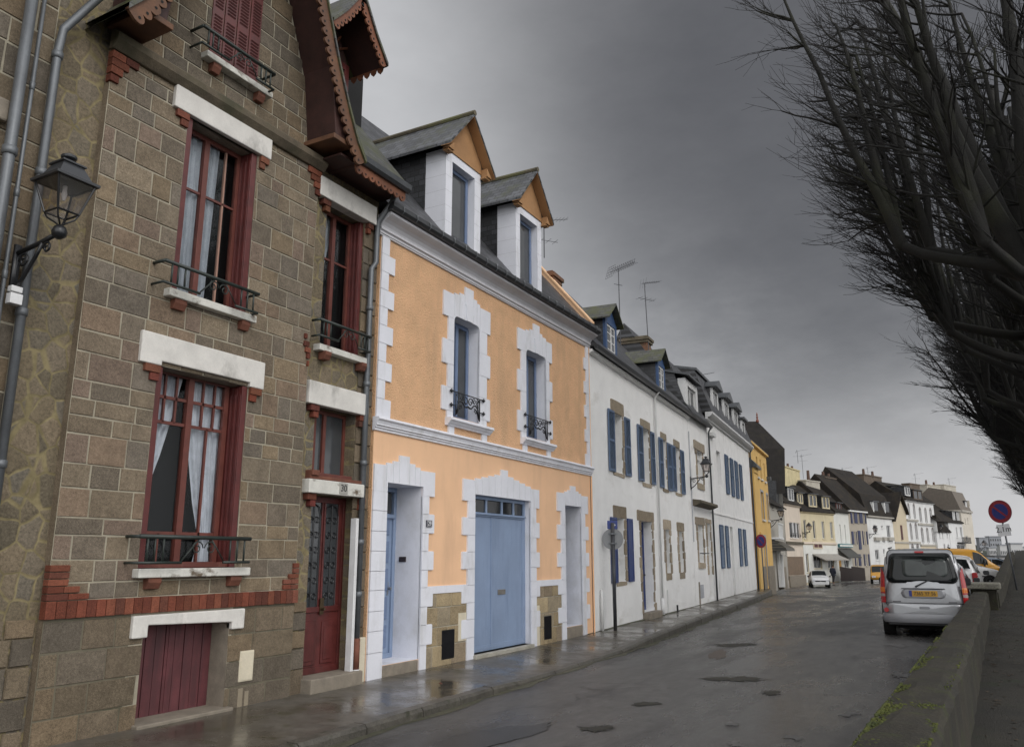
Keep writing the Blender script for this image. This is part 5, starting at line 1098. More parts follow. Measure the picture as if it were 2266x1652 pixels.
# white shop
H=far('white_house','small white shop with teal sign, dark awning and a brown dormer',1852,88,1885,91.4,6.55,wm('shop_white'),[(zB(208,880),zB(243,1120)),(zB(275,885),zB(308,1120)),(zB(275,1370),zB(345,1480))]); H4=H
gable_roof(H,zB(200,370),m=slb); fdormer(H,zB(175,580),zB(255,695),fm=mat('brown_dormer',(.10,.04,.03),.7,.2))
(x0,z1),(x1,z0)=H.px(*zB(215,1148)),H.px(*zB(372,1200)); x1=H.L-.05; H.b(MB().box(.5,x1,-.25,-.05,z0,z1),'shop_sign',mat('teal_sign',(.02,.14,.16),.5,.15)); H.b(MB().box(.5,x1,-.26,-.25,(z0+z1)/2-.1,(z0+z1)/2+.08),'sign_band',wm('shop_white'))
H.b(MB().prism([(0,z0-.1),(-1.1,z0-1.05),(-1.1,z0-1.15),(0,z0-.25)],.4,x1,ax='x'),'awning',mat('dark_awning',(.05,.05,.045),.8,.2)); H.b(MB().box(.45,1.0,-.06,0,.2,1.6),'poster_panel',mat('orange_panel',(.45,.24,.05),.6,.2))
# stone house with dark blue shutters
H=far('stone_house','beige stone house with white cornice and rows of dark blue shutters beyond the shop',1885,91.4,1925.6,95.4,7.0,wm('stone_beige'),[(zB(388,715),zB(405,865)),(zB(455,715),zB(475,865)),(zB(530,715),zB(550,865)),(zB(410,975),zB(435,1155)),(zB(545,975),zB(575,1155)),(zB(440,1290),zB(465,1450)),(zB(565,1290),zB(600,1450))]); H5=H
gable_roof(H,zB(400,272),m=slb); H.b(MB().box(0,H.L,-.22,.02,6.75,7.02),'cornice',wm('plain_white'))
dbs=mat('far_blue_shutter',(.028,.035,.085),.6,.2)
for p,q in [((355,715),(390,865)),((405,715),(458,865)),((475,715),(530,865)),((552,715),(580,870)),((370,975),(412,1155)),((435,980),(455,1155)),((457,965),(515,1225)),((520,970),(546,1160)),((575,975),(605,1155)),((415,1290),(440,1450)),((465,1290),(510,1450)),((540,1290),(566,1450)),((600,1290),(630,1450))]:
    (x0,z1),(x1,z0)=H.px(*zB(*p)),H.px(*zB(*q)); x0=max(.08,min(x0,H.L-.4)); x1=min(x1,H.L-.05); H.b(MB().box(x0,x1,-.07,-.01,z0,z1),'shutter',dbs)
# plain white with dark mansard
H=far('white_house','white house with dark steep slate mansard, pale dormer edges and planters under its windows',1925.6,95.4,1983,101.3,6.3,wm('plain_white'),[(zB(672,890),zB(742,1000)),(zB(785,895),zB(812,930)),(zB(857,893),zB(922,1060)),(zB(700,1230),zB(765,1370)),(zB(812,1220),zB(842,1290)),(zB(888,1220),zB(970,1262))]); H6=H
H.b(MB().sweep([(.01,6.55),(-.25,6.5),(-.25,6.35),(.01,6.2)],0,H.L),'cornice',wm('grey_render'))
zr=onplane(*zB(850,236),(H.P[0]-H.d[1]*4.5,H.P[1]+H.d[0]*4.5),H.d)[1]; zm=onplane(*zB(760,490),(H.P[0]-H.d[1]*.6,H.P[1]+H.d[0]*.6),H.d)[1]; H.b(MB().prism([(-.2,6.5),(.6,zm),(4.5,zr),(8,6.5)],0,H.L,ax='x'),'mansard',slb)
for p,q in ((zB(668,565),zB(712,742)),(zB(826,575),zB(860,752))): 
    (x0,z1),(x1,z0)=H.px(*p),H.px(*q); d=H.b(MB().box(x0-.1,x0+.12,-.05,.6,z0,z1),'dormer',wm('plain_white')); MB().box(x0+.12,x0+1.5,.0,.6,z0,z1).build('pane',darkwin,d); MB().box(x0-.2,x0+1.7,-.15,.9,z1,z1+.1).build('dormer_roof',zincd,d)
for p,q in ((zB(680,1055),zB(770,1105)),(zB(795,1055),zB(840,1105)),(zB(868,1055),zB(945,1105))):
    (x0,z1),(x1,z0)=H.px(*p),H.px(*q); m_=MB().box(x0,x1,-.3,-.02,z0,z1); H.b(m_,'planter',wm('grey_render'))
# beige gabled
H=far('beige_house','narrow beige house with one dark red window under a dark gable',1983,101.3,2014.4,104.4,6.2,wm('beige'),[(zB(1050,890),zB(1086,1092)),(zB(1010,1215),zB(1040,1245))]); H7=H
H.b(MB().prism([(0,6.2),(H.L,6.2),(H.L,7.2),(H.L*.62,9.4)],0,.3),'gable_wall',wm('beige')); H.b(MB().prism([(-.3,6.0),(H.L*.62,9.9),(H.L*.62,9.5),(0,6.)],-.4,7),'roof',slb); H.b(MB().prism([(H.L*.62,9.9),(H.L+.1,7.3),(H.L+.1,7.),(H.L*.62,9.5)],-.4,7),'roof',slb)
H.b(MB().box(H.ops[0][0]-.05,H.ops[0][0]+.5,-.05,-.01,H.ops[0][2],H.ops[0][3]),'shutter',mat('dark_red_shutter',(.07,.02,.02),.6,.2))
s=H.px(*zB(1080,1130))[1]; H.b(MB().box(0,H.L,-.1,0,s-.1,s+.1),'string_course',wm('grey_render'))
# arched houses
H=far('white_house','narrow tall white house with paired arched windows on two floors',2014.4,104.4,2039,107.3,9.0,wm('cold_white'),[(zB(1152,600),zB(1190,800)),(zB(1226,605),zB(1266,805)),(zB(1182,880),zB(1224,1090)),(zB(1252,880),zB(1298,1090)),(zB(1206,1180),zB(1240,1230)),(zB(1276,1180),zB(1310,1230))],arch=True,roof='gable'); H8=H
gable_roof(H,zB(1100,345),m=slb); fdormer(H,zB(1125,355),zB(1205,490))
for yy in (825,1130): s=H.px(*zB(1230,yy))[1]; H.b(MB().box(0,H.L,-.15,0,s-.12,s+.12),'string_course',wm('grey_render'))
H=far('white_house','wider white house with rows of three arched windows on two floors',2039,107.3,2078,111.3,8.95,wm('cold_white'),[(zB(1310,660),zB(1352,850)),(zB(1386,665),zB(1426,855)),(zB(1456,670),zB(1498,858)),(zB(1338,940),zB(1380,1130)),(zB(1412,940),zB(1452,1130)),(zB(1486,940),zB(1526,1130))],arch=True,roof='gable'); H9=H
gable_roof(H,zB(1400,380),m=slb); fdormer(H,zB(1240,400),zB(1375,545),fm=brownch)
for yy in (885,1168): s=H.px(*zB(1440,yy))[1]; H.b(MB().box(0,H.L,-.15,0,s-.12,s+.12),'string_course',wm('grey_render'))
H.b(MB().box(.05,H.L-.05,-.05,0,ZG,H.px(*zB(1440,1180))[1]),'beige_ground_floor',wm('beige'))
# low house with lean-to roof, then the big sloping gable
H=far('white_house','low white house with a small dark lean-to roof beside the arched houses',2078,110.5,2107,113.6,5.0,wm('cold_white'),[(zB(1578,910),zB(1602,1060)),(zB(1618,910),zB(1645,1060)),(zB(1680,908),zB(1710,1060)),(zB(1650,1150),zB(1680,1225)),(zB(1705,1155),zB(1735,1225))])
H.b(MB().prism([(0,5.),(H.L+.3,5.),(H.L+.3,5.12),(0,7.3)],-.2,6),'roof',slb)
H=far('white_house','white gabled house with a broad dark roof sloping to a low dormer and a balcony',2107,113.4,2138,117.3,6.55,wm('cold_white'),[(zB(1815,918),zB(1852,1060)),(zB(1872,915),zB(1916,1055)),(zB(1832,1160),zB(1950,1222))]); H10=H
zq=onplane(*zB(1620,460),(H.P[0]-H.d[1]*6.5,H.P[1]+H.d[0]*6.5),H.d)[1]; H.b(MB().prism([(-.2,6.4),(-.2,6.55),(6.5,zq),(6.5,zq-.2)],-5.,H.L+.2,ax='x'),'roof',slb)
H.b(MB().prism([(0,5.),(0,6.5),(6.5,zq-.15),(6.5,5.)],-4.6,-4.4,ax='x'),'gable_wall',wm('cold_white'))
for p,q in ((zB(1795,700),zB(1838,830)),(zB(1850,705),zB(1895,835))): fdormer(H,p,q,y=.2)
(x0,z1),(x1,z0)=H.px(*zB(1830,1055)),H.px(*zB(1960,1130)); g=MB()
for k in range(16): x=x0+(x1-x0)*k/15; g.box(x-.02,x+.02,-.72,-.68,z0,z1)
H.b(g.box(x0,x1,-.74,-.66,z1-.05,z1).box(x0,x1,-.74,0,z0-.15,z0),'balcony',ironb)
# apartment block
H=far('apartment_block','tall cream apartment block with balconies on its corner, last in the row',2138,117.3,2161.5,121.5,8.4,wm('flat_cream'),[(zB(1940,790),zB(1958,865)),(zB(1975,790),zB(1995,865)),(zB(1955,1040),zB(1990,1110))],cat='apartment block')
H.b(MB().prism([(-.2,8.4),(0,8.5),(.9,11.2),(4,11.9),(8,8.4)],0,H.L,ax='x'),'mansard',mat('brown_mansard',(.13,.11,.09),.8,.15)); fdormer(H,zB(1962,560),zB(1988,640))
for k in range(4):
    z=ZG+2.4+k*2.5
    H.b(MB().box(H.L-.02,H.L+1.0,.3,2.6,z,z+.15).box(H.L+.9,H.L+.98,.3,2.6,z+.15,z+1.1),'balcony',wm('flat_cream'))
H.b(MB().box(0,H.L,-.2,0,8.1,8.4).box(0,H.L,-.9,0,2.3,2.5),'cornice',wm('grey_render'))
# chimney stacks rising over the ridge
fchim(H5,zB(10,235),zB(250,420),3.2,4.3,7,brownch,3,.2,.8); fchim(H6,zB(545,195),zB(810,420),4.2,5.4,7,brownch,2,.2,.8)
fchim(H9,zB(1180,320),zB(1330,430),3.2,4.3,7,brownch,0); fchim(H10,zB(1420,335),zB(1640,450),6.5,7.8,7,palech,2,.2,.9); fchim(H10,zB(1655,335),zB(1835,500),6.0,7.3,7,palech,0)
# steep dark roof with a terracotta finial behind the yellow house
Zt=82; pf=atd(1676,932,Zt); rv=Vector((rx,ry,0)); fv=Vector((fx,fy,0))
t=thing('tall_house','tall house behind the yellow one with a steep dark slate roof and red finial','house',(pf.x,pf.y,ZG))
sc=Zt/1790.; rt_=44*sc; dz=(997-932)*sc*1.0
def wp(r_,f_,z): q=rv*r_+fv*f_; return (q.x,q.y,z-ZG)
ze=pf.z-dz
vs=[wp(-5,0,pf.z),wp(0,0,pf.z),wp(rt_,-1.6,ze),wp(rt_,2.5,ze),wp(-8,2.5,ze),wp(-8,-1.6,ze)]
# the front slope runs on far below the eave of the right hip
zl=ze-4.5
vs+= [wp(-8,-2.6,zl),wp(rt_-.6,-2.6,zl)]
MB().add(vs,[(0,1,2,5),(1,3,2),(1,0,4,3),(5,2,7,6)]).build('roof',mat('dark_steep_slate',(.020,.018,.0165),.85,.3,2,14,.5,bdist=.03,spec=.2,stain=(.032,.028,.02),stains=(.55,.75)),t,fix=False)
MB().add([wp(rt_-.5,-1.5,0-.5),wp(rt_-.5,2.4,-.5),wp(rt_-.5,2.4,ze),wp(rt_-.5,-1.5,ze),wp(-7,-1.5,-.5),wp(-7,-1.5,ze)],[(0,1,2,3),(4,0,3,5)]).build('wall',mat('grey_gable_render',(.15,.145,.13),.9,.2,1,20,.3),t,fix=False)
MB().lathe([(.16,pf.z-ZG-.1),(.14,pf.z-ZG+.15),(.06,pf.z-ZG+.25),(.12,pf.z-ZG+.4),(.05,pf.z-ZG+.55),(.09,pf.z-ZG+.65),(.01,pf.z-ZG+.95)],(0,0,0),10).build('roof_finial',mat('red_finial',(.16,.05,.03),.7,.2),t,smooth=True)
# dark board fences by the shop
for nm,lab,p,q,Z in (('board_fence','dark brown board fence in front of the white shop',zB(205,1440),zB(360,1600),86.5),('board_fence','dark brown board fence beside the stone house, right of the other',zB(362,1425),zB(545,1590),88.5)):
    a=atd(p[0],1231,Z);b=atd(q[0],1231,Z+1.5); L_=(b-a).length; t=thing(nm,lab,'fence',(a.x,a.y,ZG),math.atan2(b.y-a.y,b.x-a.x))
    n=12
    MB().box(0,L_,.03,.07,.2,.32).box(0,L_,.03,.07,1.1,1.22).build('rail',darkwood,t); m_=MB()
    for k in range(n): m_.box(k*L_/n+.01,(k+1)*L_/n-.01,0,.03,0,1.55-.2*k/n)
    m_.build('boards',mat('fence_boards',(.022,.014,.012),.7,.2),t)
# ================================================================== street lamps on wall brackets
lampglass=mat_clear('lamp_glass',(.78,.74,.72),.80,.08)
lampblack=mat('lamp_black',(.012,.013,.015),.35,.3,6,60,.1); lamptop=mat('lamp_roof',(.028,.030,.034),.35,.2,4,60,.08)
LG='wall lanterns along the street fronts'
def make_lamp(label,armlen=.62):
    t=thing('wall_lantern',label,'street lamp',group=LG)   # local: wall plane y=0, street is -y, z=0 at the arm root
    a=armlen; lz=.12
    mb=MB(); mb.tube([(0,0,0),(0,-a*.5,.03),(0,-a,.08)],.022,8); mb.tube([(0,-.02,-.36),(0,-a*.25,-.26),(0,-a*.5,-.08),(0,-a*.62,.03)],.018,8)
    for cy,cz,r in ((-a*.2,-.09,.075),(-a*.74,-.03,.06)):
        mb.tube([(0,cy+r*(1-.7*k/16)*math.cos(k*.5),cz+r*(1-.7*k/16)*math.sin(k*.5)) for k in range(17)],.011,5)
    mb.lathe([(.02,.02),(.06,.05),(.065,.09),(.05,.13),(.02,.15)],(0,-a,0),12); mb.box(-.03,.03,-.02,.01,-.42,.08)
    mb.build('bracket',lampblack,t,smooth=True)
    z0=.26; hb=.098; ht=.172; z1=z0+.285; c=-a
    fr_=MB()
    def ring(h,z,r): 
        P=[(-h,c-h,z),(h,c-h,z),(h,c+h,z),(-h,c+h,z)]
        for i in range(4): fr_.tube([P[i],P[(i+1)%4]],r*.8,5)
        return P
    B=ring(hb,z0,.012); T=ring(ht,z1,.014)
    for b,q in zip(B,T): fr_.tube([b,q],.010,6)
    for b in B: fr_.tube([b,(b[0]*.8,c+(b[1]-c)*.8,z0-.05),(b[0]*.3,c+(b[1]-c)*.3,z0-.09),(0,c,z0-.12)],.008,5)
    fr_.tube([(0,c-hb,z0),(0,c,z0-.16)],.008,4)
    fr_.build('lantern_frame',lampblack,t)
    g=MB(); e=.0
    for i in range(4): g.add([B[i],B[(i+1)%4],T[(i+1)%4],T[i]],[(0,1,2,3)])
    g.build('lantern_glass',lampglass,t,fix=False)
    r_=MB()
    sq=lambda h,z:[(-h,c-h,z),(h,c-h,z),(h,c+h,z),(-h,c+h,z)]
    S=[sq(ht+.03,z1-.007),sq(ht+.033,z1+.02),sq(ht-.014,z1+.035),sq(ht-.076,z1+.165),sq(ht-.06,z1+.17),sq(ht-.06,z1+.187),sq(.047,z1+.21)]
    vs=sum(S,[]); fs=[]
    for k in range(len(S)-1):
        for i in range(4): fs.append((k*4+i,k*4+(i+1)%4,k*4+4+(i+1)%4,k*4+4+i))
    fs+= [(0,1,2,3),tuple(range(len(vs)-4,len(vs)))]
    r_.add(vs,fs); r_.lathe([(.033,z1+.21),(.033,z1+.23),(.066,z1+.245),(.07,z1+.268),(.027,z1+.295)],(0,c,0),14)
    r_.build('lantern_roof',lamptop,t,bevel=.004)
    MB().lathe([(.02,z1-.02),(.02,z1-.07),(.026,z1-.10),(.012,z1-.16)],(0,c,0),8).build('lamp_bulb',mat('bulb_glass',(.5,.5,.5),.2,0,1,1,0),t)
    return t
lamp=make_lamp('large black lantern on a scrolled bracket beside the zinc pipes of the brown stone house')
lamp.location=(X0+.05,3.95,4.42); lamp.rotation_euler=(0,0,math.pi/2)
sw=MB().box(-.055,.055,-.10,-.02,-.50,-.40).box(-.05,.05,-.09,-.02,-.385,-.33).build('fuse_box',pvc,lamp,bevel=.006)
def put_lamp(H,s,y,z,label,sc=1.,flip=0):
    c=copytree(lamp); 
    for ch in list(c.children):
        if ch.name.startswith('fuse_box'): D2.objects.remove(ch)
    w=H.world(s,y,z); c.location=w; c.rotation_euler=(0,0,math.atan2(H.d[1],H.d[0])+flip); c.scale=(sc,)*3; c['label']=label; c['group']=LG; return c
put_lamp(HB_,10.4,-.02,4.33,'black lantern on a bracket between the white houses, before the grey stone window',.9)
s,z=HY.px(*zA(218,795)); put_lamp(HY,18.72,.0,z-.05,'black lantern at the far corner of the yellow house')
s,z=H3.px(*zA(545,915)); put_lamp(H3,.2,0,z-.1,'black lantern on the cream yellow shop front above the parked white hatchback',1.25)
s,z=H6.px(*zB(620,1005)); put_lamp(H6,.3,0,z-.1,'black lantern on the plain white house with planters',1.25)
s,z=H9.px(*zB(1560,985)); put_lamp(H9,H9.L-.1,0,z,'small black lantern on the far arched house next to the low lean-to',1.25)
p=atd(2167,1206,119); c=copytree(lamp); [D2.objects.remove(ch) for ch in list(c.children) if ch.name.startswith('fuse_box')]
c.location=(p.x,p.y,p.z-.4); c.rotation_euler=(0,0,math.pi/2-.7); c.scale=(1.4,)*3; c['label']='farthest lantern, standing out from the corner of the apartment block against the sky'
# ================================================================== traffic signs
post=mat('grey_sign_post',(.10,.105,.115),.45,.2,4,50,.1,metal=.4,stain=(.06,.05,.04),stains=(.55,.7)); signback=mat('sign_back_grey',(.20,.205,.21),.45,.12,3,50,.08,metal=.4,stain=(.2,.2,.2),stains=(.5,.8))
sred=mat('sign_red',(.25,.012,.022),.35,.08); sblue=mat('sign_blue',(.015,.025,.17),.35,.08); swhite=mat('sign_white',(.84,.84,.85),.4,.06)
def disc(mb,r,y,z,t=.01,n=32,m=0): return mb.lathe([(r,y),(r,y+t)],(0,0,z),n,m,axis='y')
def slash(r0,w,y,z,m=0):
    a=R(45); u=(math.cos(a),-math.sin(a)); v=(math.sin(a),math.cos(a)); u=(-u[0],-u[1])
    return MB().prism([(u[0]*r0*p+v[0]*w*q, z+u[1]*r0*p+v[1]*w*q) for p,q in ((-1,-1),(1,-1),(1,1),(-1,1))],y,y+.003)
def noparking(name,label,loc,rz,r,zc,extra=None,top=0,lean=0):
    t=thing(name,label,'traffic sign',loc,rz,'no parking signs'); t.rotation_euler=(0,lean,rz)
    MB().tube([(0,.03,-.2),(0,.03,zc+r*.9)],.03,10).build('post',post,t,smooth=True)
    d=disc(MB(),r,-.012,zc,.012,40).build('sign_rim',swhite if False else sred,t)
    disc(MB(),r*1.02,-.005,zc,.012,40).build('sign_edge',signback,t)
    disc(MB(),r*.70,-.016,zc,.003,36).build('blue_face',sblue,d); slash(r*.72,r*.075,-.020,zc).build('diagonal_bar',sred,d)
    return t
t=noparking('no_parking_sign','round no parking sign with a white 2,1m plate on the promenade at right',(0,0,0),0,.40,2.55)
pb=atd(2249,1300,28); t.location=(pb.x,pb.y,promz(0,pb.y)); zc=(1128,1170); 
q=atd(2212,1128,28); hgt=q.z-t.location.z
for o in list(t.children)+[t]: pass
for ch in list(t.children): D2.objects.remove(ch) if not ch.children else [D2.objects.remove(k) for k in list(ch.children)]+[D2.objects.remove(ch)]
D2.objects.remove(t)
t=noparking('no_parking_sign','round no parking sign over a white 2,1m plate on the promenade at right',(pb.x,pb.y,promz(0,pb.y)),-.50,.395,hgt,lean=R(-4.5))
mp=MB().box(-.23,.23,-.01,0,hgt-.395-.46,hgt-.395-.05).build('distance_plate',swhite,t,bevel=.006)
tl=mat('sign_lettering',(.012,.012,.015),.5,0,1,1,0); text('2,1m',.27,(0,-.013,hgt-.395-.235),(R(90),0,0),tl,mp); MB().prism([(-.035,hgt-.485),(.035,hgt-.485),(0,hgt-.455)],-.013,-.01).build('arrow_mark',tl,mp)
w=HC.world(11.2,-.35,.12); noparking('no_parking_sign','round no parking sign on a thin post at the far end of the white houses',(w.x,w.y,.1),-.5,.33,2.36)
# sign seen from behind with its blue plate
t=thing('traffic_sign','round grey sign seen from behind, small blue plate above, on a dark post','traffic sign',(-7.2,17.93,.05),.48)
MB().tube([(0,0,-.1),(0,0,2.42)],.042,14).build('post',mat('dark_post',(.045,.048,.055),.4,.3,6,50,.15,metal=.3,stain=(.09,.085,.08),stains=(.5,.65),stscale=(6,6,1)),t,smooth=True)
disc(MB(),.245,.06,2.05,.012,40).build('sign_disc',signback,t)
MB().box(-.10,.10,.045,.06,1.93,1.97).box(-.10,.10,.045,.06,2.15,2.19).box(-.06,.06,-.05,.05,1.935,1.965).box(-.06,.06,-.05,.05,2.155,2.185).box(-.02,.02,.05,.058,1.93,2.19).build('sign_clamp',zinc,t)
bp=MB().box(-.12,.12,.04,.055,2.28,2.47).box(-.03,.03,-.02,.05,2.35,2.39).build('blue_plate',mat('plate_blue',(.018,.04,.20),.4,.1),t,bevel=.008)
MB().lathe([(.02,.055),(.02,.03)],(0.05,0,2.37),10,axis='y').build('plate_bolt',swhite,bp)
# ================================================================== vehicles
def carpaint(n,c,r=.28): return mat(n,c,r,.05,.8,200,.02,metal=.0,coat=.7)
tyre=mat('tyre_rubber',(.012,.012,.013),.8,.2,8,60,.2); rim=mat('wheel_rim',(.28,.29,.30),.35,.15,5,50,.05,metal=.8); trim=mat('black_trim',(.014,.014,.016),.5,.2,6,60,.1)
carglass=mat_glass('car_glass',(.007,.009,.009),.05,.5,1.2,.3); lred=mat_glass('tail_red',(.30,.010,.012),.12,.15,12.,.6); lor=mat_glass('tail_orange',(.50,.13,.015),.12,.15,12.,.6); lwh=mat_glass('lamp_clear',(.55,.56,.58),.1,.15,12.,.6); plateY=mat('plate_yellow',(.40,.22,.02),.5,.08); plateW=mat('plate_white',(.6,.6,.58),.5,.06)
def car(name,label,cat,loc,rz,L_,W,stn,paint,wheels,wr=.31,gl=(1,3),ws=None,rw=None,belt_in=.02,group='parked cars',lev=None,sideglass=None):
    """lofted body. stn: (y, z_low, z_belt, z_top, half width at top edge as a fraction, plan half-width as a fraction); y=0 is the rear, +y the nose"""
    t=thing(name,label,cat,loc,rz,group); h=W/2
    def ring(s):
        y,zl,zb,zt,ft,fp=s; w=h*fp; wt=w*ft
        return [(0,y,zl),(w*.86,y,zl),(w*.97,y,zl+.10),(w,y,zl+.28),(w*.985,y,zb-.06),(w*.955,y,zb),(wt+(w*.955-wt)*.5,y,zb+(zt-zb)*.5),(wt,y,zt-.07*min(1,(zt-zb)/.3)),(wt*.86,y,zt-.015),(wt*.45,y,zt+.012),(0,y,zt+.018)]
    rs=[ring(s) for s in stn]; n=len(rs[0]); vs=[];fs=[]
    for r_ in rs: vs+=r_+[(-p[0],p[1],p[2]) for p in r_[1:-1]][::-1]
    m=2*n-2
    for i in range(len(rs)-1):
        for k in range(m): fs.append((i*m+k,i*m+(k+1)%m,(i+1)*m+(k+1)%m,(i+1)*m+k))
    fs.append(tuple(range(m))); e=(len(rs)-1)*m; fs.append(tuple(range(e+m-1,e-1,-1)))
    b=MB().add(vs,fs).build('body',paint,t,smooth=True); sub=b.modifiers.new('sub','SUBSURF'); sub.levels=sub.render_levels=1
    # glazing follows the loft, a few mm proud
    def pt(i,f,side,frac,off=.012):
        s0,s1=stn[int(i)],stn[min(int(i)+1,len(stn)-1)]; q=i-int(i); s=[a+(b_-a)*q for a,b_ in zip(s0,s1)]
        r_=ring(s); a,bq,c=r_[5],r_[6],r_[7]
        if frac<.5: k=frac*2; p=[a[j]+(bq[j]-a[j])*k for j in range(3)]
        else: k=frac*2-1; p=[bq[j]+(c[j]-bq[j])*k for j in range(3)]
        return ((p[0]+off)*side,p[1],p[2])
    for (ia,ib) in (sideglass or []):
        for side in (-1,1):
            g=MB(); N=6; pa=[pt(ia+(ib-ia)*k/N,0,side,.10) for k in range(N+1)]; pb_=[pt(ia+(ib-ia)*k/N,0,side,.86) for k in range(N+1)]
            g.add(pa+pb_,[(k,k+1,N+2+k,N+1+k) for k in range(N)]); g.build('side_window',carglass,t,fix=False)
    def cross(ia,ib,fa,fb,nm,off):
        # windscreen or rear window between two stations across the car
        g=MB(); A,B_=stn[ia],stn[ib]; wa=h*A[5]*A[4]*.93; wb=h*B_[5]*B_[4]*.90; N=8; vs=[]
        for s,w,f in ((A,wa,fa),(B_,wb,fb)):
            for k in range(N+1):
                x=-1+2*k/N; vs.append((w*x,s[0]+off[0],s[3]+f+off[1]-.03*x*x))
        g.add(vs,[(k,k+1,N+2+k,N+1+k) for k in range(N)]).build(nm,carglass,t,fix=False)
    if ws: cross(*ws,'windscreen',(.02,.03))
    if rw: cross(*rw,'rear_window',(-.02,.03))
    for wy in wheels:
        for side in (-1,1):
            x=side*(h-.1)
            ar=MB().lathe([(wr*1.16,-.12),(wr*1.16,.106)],(x,wy,wr),22,axis='x').build('wheel_arch',blackm,t)
            wo=MB().lathe([(wr*.6,-.085),(wr*.93,-.085),(wr,-.06),(wr,.075),(wr*.95,.11),(wr*.64,.115),(wr*.6,.10)],(0,0,0),24,axis='x').build('wheel',tyre,t,smooth=False); wo.location=(x,wy,wr); 
            if side<0: wo.rotation_euler=(0,0,math.pi)
            rm=MB().lathe([(wr*.62,.09),(wr*.6,.108),(wr*.5,.095),(wr*.18,.10),(wr*.14,.112)],(0,0,0),20,axis='x').build('rim',rim,wo)
    t['h']=h; del t['h']
    return t
# --- silver leisure van in the foreground: rear seen square on
SV=(.36,.37,.385); silver=mat('silver_paint',SV,.33,.04,.8,220,.02,metal=.35,coat=.6); silverd=mat('silver_bumper',(.25,.255,.27),.42,.05,1,200,.02,metal=.3)
W=1.66
stn=[(0.0,.34,1.0,1.05,.96,.93),(.03,.30,1.0,1.30,.90,.965),(.10,.28,1.0,1.68,.84,.985),(.22,.27,1.0,1.79,.81,.995),(.7,.26,1.0,1.82,.80,1.),(1.7,.26,.99,1.83,.80,1.),(2.35,.26,.98,1.80,.79,1.),(2.75,.26,.98,1.60,.79,1.),(3.2,.26,.98,1.12,.84,.99),(3.65,.27,.90,.98,.86,.97),(3.92,.3,.75,.82,.84,.90),(4.0,.36,.6,.66,.84,.82)]
van=car('silver_van','silver leisure van seen from behind, parked against the stone parapet','van',(-.93,19.75,.045),R(.5),4.0,W,stn,silver,(.70,3.3),.30,sideglass=[(3.3,5.),(5.15,7.2)])
van.rotation_euler=(0,0,R(2.2))
yb=-.03   # details sit on the tailgate
def rr_poly(x0,x1,z0,z1,r,n=5,taper=0):
    P=[]
    for cx,cz,a in ((x1-r,z0+r,-90),(x1-r-taper,z1-r,0),(x0+r+taper,z1-r,90),(x0+r,z0+r,180)):
        for k in range(n+1): q=R(a+90*k/n); P.append((cx+r*math.cos(q),cz+r*math.sin(q)))
    return P
# tailgate skin, bowed plan, raked above the belt
def tg(x,z): return -.055+.03*(x/.8)**2+(0 if z<1.0 else (z-1.0)*.13)+(.10*max(0,(z-1.55)/.2)**2)
def skin(mbx,poly,off,nx=1):
    """fan of a convex outline laid on the tailgate surface"""
    cx=sum(p[0] for p in poly)/len(poly);cz=sum(p[1] for p in poly)/len(poly); n=len(poly); ringsN=6
    vs=[(cx,tg(cx,cz)-off,cz)]; fs=[]
    for r_ in range(1,ringsN+1):
        f=r_/ringsN
        for p in poly: x,z=cx+(p[0]-cx)*f,cz+(p[1]-cz)*f; vs.append((x,tg(x,z)-off,z))
    for k in range(n): fs.append((0,1+k,1+(k+1)%n))
    for r_ in range(ringsN-1):
        for k in range(n): a=1+r_*n; fs.append((a+k,a+n+k,a+n+(k+1)%n,a+(k+1)%n))
    # a turned-in edge gives it thickness
    b=len(vs); a=1+(ringsN-1)*n
    vs+= [(v[0],v[1]+.05,v[2]) for v in vs[a:a+n]]
    for k in range(n): fs.append((a+k,b+k,b+(k+1)%n,a+(k+1)%n))
    return mbx.add(vs,fs)
tgp=skin(MB(),rr_poly(-.73,.73,.62,1.80,.10,taper=.10),0).build('tailgate',silver,van,smooth=True)
skin(MB(),rr_poly(-.745,.745,.61,1.81,.105,taper=.10),-.006).build('tailgate_gap',blackm,tgp); skin(MB(),rr_poly(-.66,.66,1.13,1.71,.11,taper=.075),.012).build('rear_window',carglass,tgp,smooth=True)
skin(MB(),rr_poly(-.685,.685,1.105,1.735,.12,taper=.078),.007).build('window_seal',trim,tgp,smooth=True)
# pale patch painted on the glass in place of light seen through the cabin
skin(MB(),rr_poly(-.36,.50,1.24,1.60,.08),.0125).build('painted_through_view',mat_glass('painted_cabin_light',(.050,.058,.056),.08,.6,3.,.3),tgp,smooth=True)

skin(MB(),rr_poly(-.67,.67,.63,.69,.02),.0).off(0,0,0).build('tailgate_lip',silver,tgp,smooth=True)
skin(MB(),rr_poly(-.42,.42,.80,.985,.085),.004).build('plate_recess',silverd,tgp,smooth=True); skin(MB(),[(-.43,.985),(.43,.985),(.40,1.005),(-.40,1.005)],.012).build('plate_hood',trim,tgp)
np_=skin(MB(),rr_poly(-.27,.27,.835,.955,.012),.012).build('number_plate',plateY,tgp); skin(MB(),rr_poly(-.27,-.215,.835,.955,.008),.0145).build('plate_band',sblue,np_)
text('7365 YF 56',.105,(.03,tg(0,.9)-.0145,.895),(R(90),0,0),tl,np_,sx=.86)
MB().tube([(.10,tg(.1,1.15)-.03,1.16),(-.05,tg(0,1.1)-.035,1.08),(-.14,tg(-.1,1.03)-.03,1.03)],[.012,.016,.022],6).tube([(.10,tg(.1,1.16)-.03,1.165),(.55,tg(.5,1.2)-.03,1.155)],.011,5).build('wiper',trim,tgp)
skin(MB(),rr_poly(-.09,.09,1.735,1.775,.018),.012).build('brake_light',lred,tgp)
